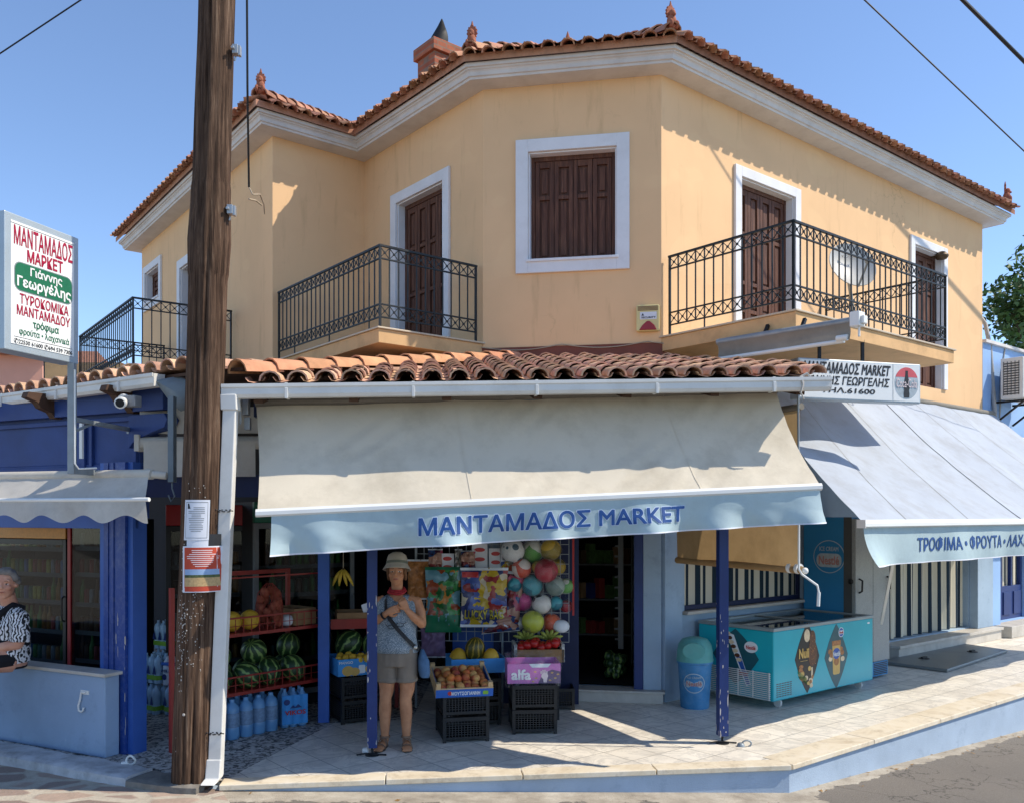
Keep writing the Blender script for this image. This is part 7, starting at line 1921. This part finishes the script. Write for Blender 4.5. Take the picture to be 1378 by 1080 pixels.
    # V neckline: push the front of the two top rings down
    for k, dz in ((-1, .085), (-2, .06)):
        for i, p in enumerate(rg[k]):
            d = p - base; fr_ = max(0, (-d.y) / .07) * max(0, 1 - abs(d.x) / .075); rg[k][i] = p + V3((0, -.03 * fr_, -dz * fr_))
    m.loft(rg, caps=False); bl = m.build('blouse', 'dotted_blouse', t, smooth=80)
    md = bl.modifiers.new('solid', 'SOLIDIFY'); md.thickness = .004
    # shorts
    m = MB(); m.loft([ring(O(*c), rx, ry, 22, 0, None, 2.4) for c, rx, ry in (((0, .02, .72), .165, .125), ((0, .02, .80), .182, .13), ((0, .018, .87), .172, .122), ((0, .018, .895), .165, .118))])
    for sx in (-1, 1): m.loft([ring(O(sx * cx, .018, z), rx, ry, 18, 0, None, 2.3) for cx, z, rx, ry in ((.088, .575, .094, .098), (.088, .60, .098, .102), (.088, .603, .090, .096), (.088, .68, .092, .102), (.085, .76, .092, .112), (.08, .82, .09, .112))])
    skin_mesh_local(t, base, 'shorts', m, 'khaki_cloth', .007, None, 2, .008)
    # hat
    hc = hd + hf.v * .078 - hf.w * .012; m = MB(); ax = (hf.v - hf.w * .12).normalized()
    m.lathe(hc, [(.125, -.045), (.118, -.035), (.094, .004), (.092, .012), (.090, .05), (.078, .085), (.045, .108), (.004, .112)], 30, ax=ax, caps=False); h_ = m.build('sun_hat', 'hat_cloth', t, smooth=60); md = h_.modifiers.new('solid', 'SOLIDIFY'); md.thickness = .004
    m = MB(); m.lathe(hc, [(.0965, .004), (.0955, .028)], 30, ax=ax, caps=False); m.build('hat_band', 'hat_band', h_, smooth=60)
    # scarf, watch
    m = MB()
    for k in range(3): m.tube([O(math.cos(a) * (.062 + .008 * k), .018 + math.sin(a) * (.058 + .006 * k) - .008 * k * (math.sin(a) < 0), 1.398 - .013 * k - .02 * max(0, -math.sin(a)) + .004 * math.sin(a * 3 + k)) for a in [2 * math.pi * q / 20 for q in range(21)]], .009, 8)
    m.build('neckerchief', 'red_scarf', t, smooth=70)
    m = MB(); c = O(-.10, -.125, 1.172); m.lathe(c, [(.031, -.01), (.033, -.006), (.033, .006), (.031, .01)], 16, ax=(.8, -.3, .5), caps=False); m.build('watch', 'black_strap', t, smooth=50)
    # sandals
    for sx, fx in ((-1, -.105), (1, .080)):
        tx = sx * .03; cx = fx * 1.03; m = MB(); pl = Fr((0, 0, 0), (1, 0, 0), (0, 1, 0), (0, 0, 1))
        out = [(cx + tx * k + w, .055 - .245 * k) for k, w in ((0, .02), (.08, .032), (.4, .036), (.75, .047), (.93, .036), (1.02, .012))]; out += [(cx + tx * k - w, .055 - .245 * k) for k, w in ((1.02, .012), (.93, .036), (.75, .047), (.4, .036), (.08, .032), (0, .02))]
        m.prism(pl, [(base.x + x, base.y + y) for x, y in out], .004, .018); s = m.build('sandal', 'sole_dark', t, bevel=.003)
        m = MB()
        for k, h, w in ((.72, .040, .046), (.42, .066, .040), (.30, .078, .038)):
            m.tube([O(cx + tx * k + math.cos(a) * w, .055 - .245 * k, .016 + math.sin(a) * h) for a in [math.pi * q / 10 for q in range(11)]], .010, 6, flat=.5)
        m.build('strap', 'sandal_brown', s, smooth=60); m = MB()
        m.tube([O(cx + math.cos(a) * .04, .02 + math.sin(a) * .045, .088) for a in [2 * math.pi * q / 14 for q in range(15)]], .010, 6); m.build('strap', 'sandal_brown', s, smooth=60)
    # cross-body bag, sunglasses
    b = thing('shoulder_bag', 'blue cloth shoulder bag on a black strap worn across the woman', 'bag', O(.19, .0, .7))
    m = MB(); pts = [O(-.075, .03, 1.335), O(-.088, -.06, 1.31), O(-.075, -.125, 1.22), O(-.04, -.137, 1.14), O(.02, -.137, 1.06), O(.09, -.128, .98), O(.15, -.085, .91), O(.195, -.02, .86)]
    rg = []
    for i, p in enumerate(pts):
        d = (pts[min(i + 1, 7)] - pts[max(0, i - 1)]).normalized(); o_ = (p - O(0, .02, p.z - base.z)); o_.z = 0; o_.normalize(); s = d.cross(o_).normalized(); rg.append([p + s * .017 + o_ * .002, p + s * .017 + o_ * .007, p - s * .017 + o_ * .007, p - s * .017 + o_ * .002])
    m.loft(rg); m.build('strap', 'black_strap', b); m = MB(); m.tube([O(-.075, .03, 1.335), O(-.03, .12, 1.28), O(.1, .15, 1.05), O(.2, .06, .86)], .012, 6); m.build('strap', 'black_strap', b)
    m = MB(); m.loft([ring(O(.225 + .004 * k, -.0, .86 - .24 * k / 5), .012 + .035 * min(1, k / 2) - .01 * (k == 5), .03 + .06 * min(1, k / 2) - .02 * (k == 5), 16, .3, None, 3) for k in range(6)]); m.build('pouch', 'denim_bag', b, smooth=60)
    m = MB(); m.ball(O(.17, -.075, .89), (.02, .015, .02), 10, 8); m.build('buckle', 'silver', b, smooth=60)
    g = thing('glasses', 'dark rimmed glasses hanging on the front of the blouse', 'glasses', O(0, -.13, 1.09)); m = MB()
    for sx, cx in ((-1, -.03), (1, .045)): m.tube([O(cx + math.cos(a) * .032, -.140 - .01 * math.cos(a), 1.085 + math.sin(a) * .016 + (.01 if sx > 0 else -.01)) for a in [2 * math.pi * q / 14 for q in range(15)]], .0026, 6)
    m.tube([O(.075, -.135, 1.10), O(.10, -.12, 1.115)], .0026, 6); m.tube([O(-.06, -.135, 1.08), O(-.085, -.125, 1.10)], .0026, 6); m.build('frame', 'black_strap', g)

def skin_mesh_local(t, base, name, m, mats, vox, painter, it=4, wrinkle=0.0):
    mm = MB(); mm.v = [p - base for p in m.v]; mm.f = m.f
    pf = (lambda c: painter(V3(c) + base)) if painter else None
    return skin_mesh(name, mm, mats, t, vox, pf, it, wrinkle)

def build_old_woman():
    # seated on the marble cap of the low wall, turned a little to the left
    base = V3((-4.375, 7.74, .715)); t = thing('person', 'grey haired older woman in a zebra print blouse sitting on the low blue wall', 'person', base, 0)
    yaw = -.62; B = Fr(base, (math.cos(yaw), math.sin(yaw), 0)); O = lambda u, w, z: B(u, z, w)
    hd = O(.10, .07, .735); hf = Fr(hd, (.995, .10, 0)); m = MB(); head(m, hd, hf, 1.04)
    m.tube([O(.02, .0, .52), O(.05, .04, .65)], [.072, .062], 14)
    R_ = lambda rows, n=20: [[O(u + math.cos(a) * rx, w + math.sin(a) * ry, z) for a in [2 * math.pi * k / n for k in range(n)]] for u, w, z, rx, ry in rows]
    m.loft(R_([(0, .04, .03, .19, .17), (0, .03, .12, .21, .18), (0, .03, .26, .19, .165), (.01, .03, .38, .19, .15), (.02, .0, .48, .17, .11), (.02, .0, .545, .09, .07)]))
    for sx in (-1, 1):
        m.tube([O(sx * .10, .04, .10), O(sx * .11, .25, .10), O(sx * .11, .47, .07), O(sx * .11, .50, -.05), O(sx * .11, .48, -.25), O(sx * .11, .47, -.60)], [.12, .10, .075, .068, .06, .042], 14)
        m.loft([[O(sx * .11 + x, .43 + .22 * k, -.655 + max(z, -.8)) for x, z in disc_pts(0, h * .2, w, h, 12)] for k, w, h in ((0, .025, .025), (.35, .036, .036), (.7, .042, .026), (1.0, .025, .012))])
        m.tube([O(sx * .185, .0, .47), O(sx * .225, .02, .34), O(sx * .215, .03, .235)], [.066, .058, .05], 12); m.ball(O(sx * .215, .03, .235), .049, 10, 8); m.tube([O(sx * .215, .03, .235), O(sx * .13, .17, .205), O(sx * .03, .235, .19)], [.05, .043, .029], 12)
    hand(m, O(.03, .236, .19), -B.u + B.w * .2, -UP + B.w * .2, .6, .95, -1); hand(m, O(-.035, .245, .20), B.u + B.w * .1, -UP + B.w * .2, .6, .95, 1)
    skin_mesh_local(t, base, 'body', m, ['fair_skin', 'lip', 'eye_dark', 'brow', 'eye_white'], .0055, face_paint(hd, hf, 1.04))
    m = MB(); rng = random.Random(6)
    for k in range(110):
        a = rng.uniform(0, 6.28); e = rng.uniform(-.2, 1.5); d = V3((math.cos(a) * math.cos(e), math.sin(a) * math.cos(e), math.sin(e)))
        if d.dot(hf.w) > .40 and d.z < .66: continue
        if d.z < -.05 and d.dot(hf.w) > -.2: continue
        m.ball(hd + V3((0, 0, .035)) + V3((d.x * .088, d.y * .088, d.z * .095)), (rng.uniform(.018, .030),) * 3, 8, 6)
    m.ball(hd + hf.v * .045 - hf.w * .025, (.085, .085, .085), 14, 10); skin_mesh_local(t, base, 'hair', m, 'grey_hair', .008, None, 2)
    m = MB(); m.loft(R_([(0, .03, .06, .215, .185), (0, .03, .14, .222, .19), (0, .03, .26, .205, .18), (.01, .03, .38, .203, .165), (.02, .0, .475, .182, .122), (.02, .0, .55, .10, .082)], 26))
    for sx in (-1, 1): m.tube([O(sx * .17, .0, .48), O(sx * .225, .015, .36), O(sx * .232, .025, .25)], [.078, .078, .082], 14)
    skin_mesh_local(t, base, 'blouse', m, 'zebra_blouse', .009, None, 4, .008)
    m = MB(); m.loft(R_([(-.02, .03, .01, .195, .17), (-.02, .03, .10, .205, .18), (0, .03, .20, .208, .185), (0, .03, .27, .212, .188)], 26))
    m.loft([[O(u, w, z) for u, z in disc_pts(0, zc, rx, rz, 16)] for w, zc, rx, rz in ((.05, .10, .225, .125), (.25, .10, .225, .115), (.45, .08, .215, .10), (.56, .06, .19, .075))])
    m.loft([[O(u, w, z) for u, w in disc_pts(0, .49, rx, ry, 16)] for z, rx, ry in ((.10, .20, .09), (-.1, .215, .10), (-.38, .225, .11))])
    m.loft([[O(u, w, z) for u, w in ((-a, d - .01), (-a * .5, d), (a * .5, d), (a, d - .01), (a, d - .05), (-a, d - .05))] for z, a, d in ((.25, .16, .215), (.38, .12, .195), (.46, .11, .15))])
    for sx in (-1, 1): m.tube([O(sx * .09, .165, .43), O(sx * .105, .115, .50), O(sx * .105, .02, .56), O(sx * .10, -.08, .52)], .028, 8)
    skin_mesh_local(t, base, 'pinafore', m, 'black_cloth', .010, None, 3)
    for sx in (-1, 1):
        m = MB(); m.loft([[O(sx * .11 + x, .42 + .25 * k, -.66 + max(-.03, z)) for x, z in disc_pts(0, h * .2, w, h, 12)] for k, w, h in ((0, .034, .036), (.3, .044, .05), (.65, .05, .036), (1.0, .03, .02))]); m.build('shoe', 'black_cloth', t, smooth=60)

# ------------------------------------------------------------------ fixtures, cables, neighbours, tree
def build_fixtures():
    c = at(872, 430, 9.70); t = thing('alarm_box', 'cream alarm siren box with a red lens on the yellow corner wall', 'alarm', c); f = Fr(wC(wC.upx(872), 0, 0), wC.u); z = wC.zpx(872, 447)
    m = MB(); m.prism(f, [(p[0], p[1] + z) for p in rrect(-.125, .125, 0, .285, .02)], .0, .07); m.build('case', 'alarm_yellow', t, bevel=.008)
    m = MB(); m.prism(f, [(-.095, z + .008), (.095, z + .008), (.07, z + .06), (.02, z + .105), (-.01, z + .105), (-.06, z + .06)], .06, .082); m.build('lens', 'alarm_red', t, bevel=.006)
    m = MB(); m.prism(f, rrect(-.085, .095, z + .125, z + .205, .005), .07, .0725); m.build('sticker', 'paper_white', t)
    m = MB(); text_into(m, 'SECURITY', lambda u, v: f(u, v, .0735), -.07, .085, z + .135, z + .155, .03); m.build('lettering', 'sign_black', t); m = MB(); m.prism(f, [(-.07, z + .165), (-.04, z + .165), (-.055, z + .192)], .0725, .0735); m.build('mark', 'sign_black', t)
    m = MB()
    for k in range(4): m.box(f, -.11, .11, z + .222 + .013 * k, z + .229 + .013 * k, .07, .073)
    m.build('louvre', 'wood_brown', t)
    # satellite dish on the right balcony
    c = at(1147, 357, 9.95); t = thing('satellite_dish', 'pale satellite dish on a bent mast behind the right balcony railing', 'satellite dish', c); n = V3((.12, -.88, .42)).normalized(); x = n.cross(UP).normalized(); y = x.cross(n)
    if y.z < 0: y = -y
    m = MB(); rg = []
    for k in range(1, 9): s = k / 8; rg.append([c + (x * math.cos(a) * .27 + y * math.sin(a) * .30) * s + n * (.075 * s * s - .06) for a in [2 * math.pi * q / 32 for q in range(32)]])
    rim = [p - n * .012 for p in rg[-1]]; m.loft(rg + [rim] + [[p - n * .012 for p in r] for r in rg[::-1][1:]], caps=True); m.build('dish', 'dish_grey', t, smooth=50)
    m = MB(); text_into(m, 'KONAK', lambda u, v: c + x * -u + y * v + n * .0, -.10, .10, .10, .14, .03); 
    m.build('lettering', 'sign_black', t)
    foot = wR(wR.upx(1122), 4.02, .35)
    m = MB(); m.tube([foot, V3((foot.x, foot.y, 4.25)), c - n * .12 - y * .02], .02, 8); m.build('mast', 'grey_metal', t, smooth=50)
    m = MB(); m.tube([c - y * .30 + n * .0, c + n * .30 - y * .18], .012, 8); m.lathe(c + n * .30 - y * .18, [(.025, -.05), (.03, 0), (.03, .04), (.02, .05)], 12, ax=-n); m.build('feed_arm', 'grey_metal', t, smooth=50)
    m = MB(); m.box(Fr(foot, dR), -.09, .09, -.02, .0, -.09, .09); m.build('base_plate', 'grey_metal', t)
    m = MB(); m.tube([foot + V3((.25 + .12 * math.cos(a), -.1 + .12 * math.sin(a), .01 + .02 * math.sin(a * 3))) for a in [k * .5 for k in range(30)]], .008, 5); tag(m.build('cable_coil', 'cable_black', smooth=60), 'black cable coiled on the balcony floor below the dish', 'cable')
    # bulkhead lamp in the right doorway
    c = wR(wR.upx(1262), wR.zpx(1262, 345), .0); t = thing('wall_lamp', 'small bronze lamp under the lintel of the far right balcony door', 'lamp', c); m = MB(); m.lathe(c + nR * .06, [(.02, .06), (.05, .05), (.10, .0), (.10, -.02), (.07, -.06), (.02, -.07)], 18); m.build('shade', 'lamp_bronze', t, smooth=50)
    m = MB(); m.tube([c - nR * .1, c + nR * .02], .015, 8); m.build('arm', 'lamp_bronze', t)
    # camera under the side eave
    c = at(165, 541, 7.15); t = thing('security_camera', 'white security camera under the left eave beside a grey junction box', 'camera', c); m = MB(); m.lathe(c, [(.012, -.06), (.036, -.05), (.04, .03), (.046, .04), (.046, .075), (.036, .08)], 18, ax=(.15, -.95, -.2)); m.build('housing', 'white_plastic', t, smooth=40)
    m = MB(); m.lathe(c + V3((.15, -.95, -.2)).normalized() * .0805, [(.034, -.004), (.034, .002), (.02, .003)], 18, ax=(.15, -.95, -.2)); m.build('lens', 'black_sheet', t, smooth=40)
    m = MB(); m.lathe(c + V3((-.02, .06, .02)), [(.05, -.0), (.05, .03), (.02, .04)], 16, ax=(-.1, .9, .3)); m.build('mount', 'white_plastic', t, smooth=40)
    c = at(178, 540, 7.2); m = MB(); m.box(Fr(c, (.95, -.3, 0)), -.05, .06, -.045, .045, -.04, .04); tag(m.build('junction_box', 'paper_grey', bevel=.006), 'grey junction box under the left eave', 'junction box')
    # wall bracket strip
    m = MB(); c = at(111, 593, 7.55); m.box(Fr(c, (.896, -.444, 0)), -.018, .018, -.15, .15, .0, .02); tag(m.build('metal_strip', 'white_plastic', bevel=.003), 'white perforated strip screwed to the dark blue panel', 'strip')
    # cables
    def cable(label, pts, r, sag=0.0, mat='cable_black'):
        a = [V3(p) for p in pts]; out = []
        for p, q in zip(a, a[1:]):
            for k in range(16): s = k / 16; out.append(p.lerp(q, s) - UP * sag * 4 * s * (1 - s))
        m = MB(); m.tube(out + [a[-1]], r, 6); tag(m.build('overhead_cable', mat, smooth=60), label, 'cable')
    cable('thin overhead cable crossing the top left corner of the sky', [at(-60, 112, 9), at(180, -47, 9)], .008)
    D1 = wI(.0, 0, 0); w1 = wF((pD - pF).length - .25, wF.zpx(352, 285), .02)
    cable('black service cable hanging down to the yellow wall right of the wooden pole', [at(332, -60, 9.0), at(333, 120, 9.4), at(335, 252, 9.9)], .012)
    cable('short frayed end of the service cable tied to an eye hook on the wall', [at(335, 252, 9.9), at(340, 262, 9.9), at(350, 262, 10.05), at(355, 275, 10.25), at(356, 288, 10.4)], .008, 0, 'cable_pale')
    m = MB(); p = at(344, 270, 10.15); m.tube([at(335, 268, 9.95), p, at(352, 276, 10.5)], .01, 6); tag(m.build('eye_hook', 'cable_pale'), 'rusty eye hook holding the service cable', 'hook')
    def line(p, d, k0, k1): p = V3(p); d = V3(d); return [p + d * k0, p + d * (k0 + k1) * .5, p + d * k1]
    cable('thin overhead cable running down across the upper right sky', line((3.50, 9.97, 8.24), (.78, .45, -.31), -2.5, 7.5), .009)
    cable('thick black overhead cable at the top right corner', line((7.21, 12.66, 8.57), (2.92, 2.04, -.71), -1.6, 2.2), .026)
    # right end: conduit, neighbour, air conditioner
    m = MB(); m.tube([at(1318, 425, 15.3), at(1326, 436, 15.2), at(1332, 465, 15.1), at(1336, 520, 15.1), at(1339, 562, 15.0)], .035, 10); m.tube([at(1352, 470, 15.4), at(1348, 500, 15.3), at(1345, 562, 15.2)], .016, 8); tag(m.build('conduit', 'conduit_grey', smooth=60), 'grey plastic conduit pipe rising beside the right house corner', 'conduit')
    t = thing('neighbour_building', 'low pale blue building joined to the right end of the yellow house', 'building', wR(8.1, 0, 0)); f = wR.sub(8.06, 0, -.02); m = MB()
    hole = [(f.upx(1337) if False else .42, 1.55, .22, 2.55)]
    wall_cells(m, f, 0, 6.5, 0, 4.92, [(.42, 1.75, .22, 2.55)], .2); m.add([f(0, 0), f(0, 4.92), f(0, 4.92, -6), f(0, 0, -6)], [(0, 1, 2, 3)]); m.add([f(0, 4.92), f(6.5, 4.92), f(6.5, 4.92, -6), f(0, 4.92, -6)], [(0, 1, 2, 3)])
    m.box(f, .0, .40, .2, 3.4, .0, .12); m.build('wall', 'neighbour_blue', t)
    m = MB(); m.box(f, -.0, 6.5, 4.92, 4.97, -.3, .06); m.build('coping', 'cornice_white', t)
    m = MB(); m.box(f, .42, 1.75, .22, .80, -.12, -.06); 
    for u in (.42, .86, 1.28, 1.69): m.box(f, u, u + .06, .80, 2.55, -.12, -.06)
    for u in (.50, .94, 1.36): m.box(f, u, u + .30, .30, .70, -.06, -.04)
    m.build('door', 'royal_paint', t, bevel=.006)
    m = MB(); m.grid(lambda s, v: f(.46 + 1.25 * s, .8 + 1.75 * v, -.13 + .012 * math.sin(s * 50)), 60, 3); m.build('striped_curtain', 'striped_cloth', t, smooth=60, uv=lambda p: ((p - pC).dot(dR), p.z))
    m = MB(); m.box(f, .2, 2.2, .005, .2, .0, .38); m.build('door_step', 'grey_marble', t, bevel=.01)
    a = thing('air_conditioner', 'white outdoor air conditioner unit on brackets at the right edge', 'air conditioner', f(1.0, 3.7, .4)); g = f.sub(.34, 0, .14); m = MB(); m.box(g, .0, .95, 3.98, 4.66, .0, .36); m.build('case', 'ac_white', a, bevel=.015)
    m = MB(); gl = Fr(g(0, 0, 0), g.w, UP, -g.u)
    for k in range(13): m.box(gl, .05, .30, 4.05 + .042 * k, 4.07 + .042 * k, .0, .006)
    for k in range(5): m.box(gl, .05 + .06 * k, .058 + .06 * k, 4.04, 4.6, .002, .01)
    m.build('grille', 'cabinet_dark', a)
    m = MB(); m.lathe(g(.42, 4.32, .361), [(.27, 0), (.27, .012), (.25, .015), (.05, .016)], 28, ax=g.w); m.build('fan_guard', 'ac_white', a, smooth=40)
    for u in (.1, .8):
        m = MB(); m.bar(g(u, 3.95, -.12), g(u, 3.95, .36), .035); m.bar(g(u, 3.95, .34), g(u, 3.6, -.12), .03); m.build('bracket', 'dark_iron', a)
    b = thing('awning', 'small folded cream awning below the air conditioner', 'awning', f(1.5, 3.3, .4)); m = MB(); m.grid(lambda u, v: f(.3 + 2.2 * u, 3.42 - .75 * v, .05 + .85 * v), 14, 6); m.build('cloth', 'beige_canvas', b, smooth=60); m = MB(); m.tube([f(.3, 2.67, .92), f(2.5, 2.67, .92)], .03, 10); m.build('front_bar', 'white_plastic', b, smooth=50)
    # pink house far left
    p = V3((-13.6, 20.5, 0)); t = thing('house', 'salmon pink house behind the left balcony', 'house', p); f = Fr(p, (.95, .1, 0)); m = MB(); m.box(f, -6, 2.65, -.2, 5.75, -6, 0); m.build('wall', 'pink_wall', t)
    m = MB(); m.prism(Fr(f(0, 0, 0), f.w, UP, f.u), [(.3, 5.75), (-6.3, 5.75), (-3, 6.4)], -6.2, 2.85); m.build('roof', 'roof_tile', t)
    for u in (-4.5, -1.2):
        m = MB(); m.box(f, u, u + .9, 3.4, 4.6, .0, .03); w = m.build('window', 'white_trim', t); m = MB(); m.box(f, u + .08, u + .82, 3.48, 4.52, .03, .045); m.build('shutter', 'shutter_wood', w)
    p = at(62, 560, 18); m = MB(); m.tube([V3((p.x, p.y, 0)), V3((p.x, p.y, 5.4))], .05, 8); tag(m.build('metal_post', 'dark_iron', smooth=50), 'dark thin metal post far behind the hanging sign', 'post')
    q = at(78, 520, 17); m = MB(); m.box(Fr(V3((q.x, q.y, 0)), (1, 0, 0)), -.25, 1.2, 0, 4.95, -.4, 0); tag(m.build('garden_wall', 'balcony_stucco'), 'ochre wall fragment behind the left balcony railing', 'wall')
    # tree behind the right end, crown of leaf clumps
    def tree(label, c, hgt, rad, n, seed):
        t = thing('tree', label, 'tree', c); rng = random.Random(seed); m = MB(); top = c + UP * hgt * .62
        m.tube([c, c + V3((.1, 0, hgt * .3)), top], [.22, .17, .09], 10)
        cl = []
        for k in range(34):
            a = rng.uniform(0, 6.28); z = rng.uniform(.36, .98) * hgt; r = rad * math.sqrt(max(.05, 1 - ((z / hgt - .62) / .42) ** 2)) * rng.uniform(.35, .85); p = c + V3((math.cos(a) * r, math.sin(a) * r, z)); cl.append((p, rng.uniform(.45, .8) * rad * .55))
            m.tube([c + UP * hgt * rng.uniform(.25, .5), p.lerp(top, .4), p], [.07, .05, .02], 6)
        m.build('trunk', 'bark', t, smooth=60); m = MB()
        for k in range(n):
            p, r = rng.choice(cl); d = V3((rng.gauss(0, 1), rng.gauss(0, 1), rng.gauss(0, .8))); d = d.normalized() * r * rng.random() ** .4; q = p + d; u = V3((rng.gauss(0, 1), rng.gauss(0, 1), rng.gauss(0, .6))).normalized(); v = u.cross(V3((rng.gauss(0, 1), rng.gauss(0, 1), rng.gauss(0, 1)))).normalized(); s = rng.uniform(.07, .14)
            m.add([q, q + u * s + v * s * .45, q + u * s * 2, q + u * s - v * s * .45], [(0, 1, 2, 3)])
        m.build('crown', 'tree_leaf', t)
    tree('dense green tree behind the air conditioner at the right edge', V3((14.75, 24.5, -.5)), 9.4, 2.8, 26000, 3)
    tree('second green tree further back outside the right edge', V3((19.5, 29, -.5)), 9.5, 3.2, 5000, 5)

build_ground(); build_terrace(); build_house()
_g = build_porch(); FS = build_side_porch(_g); build_pole(); build_signs(FS); build_awnings(FS)
build_freezers(); _b, _c1 = build_fruit_stand(); build_rack(_b, _c1); build_drinks(); build_toys(); build_woman(); build_old_woman(); build_fixtures()
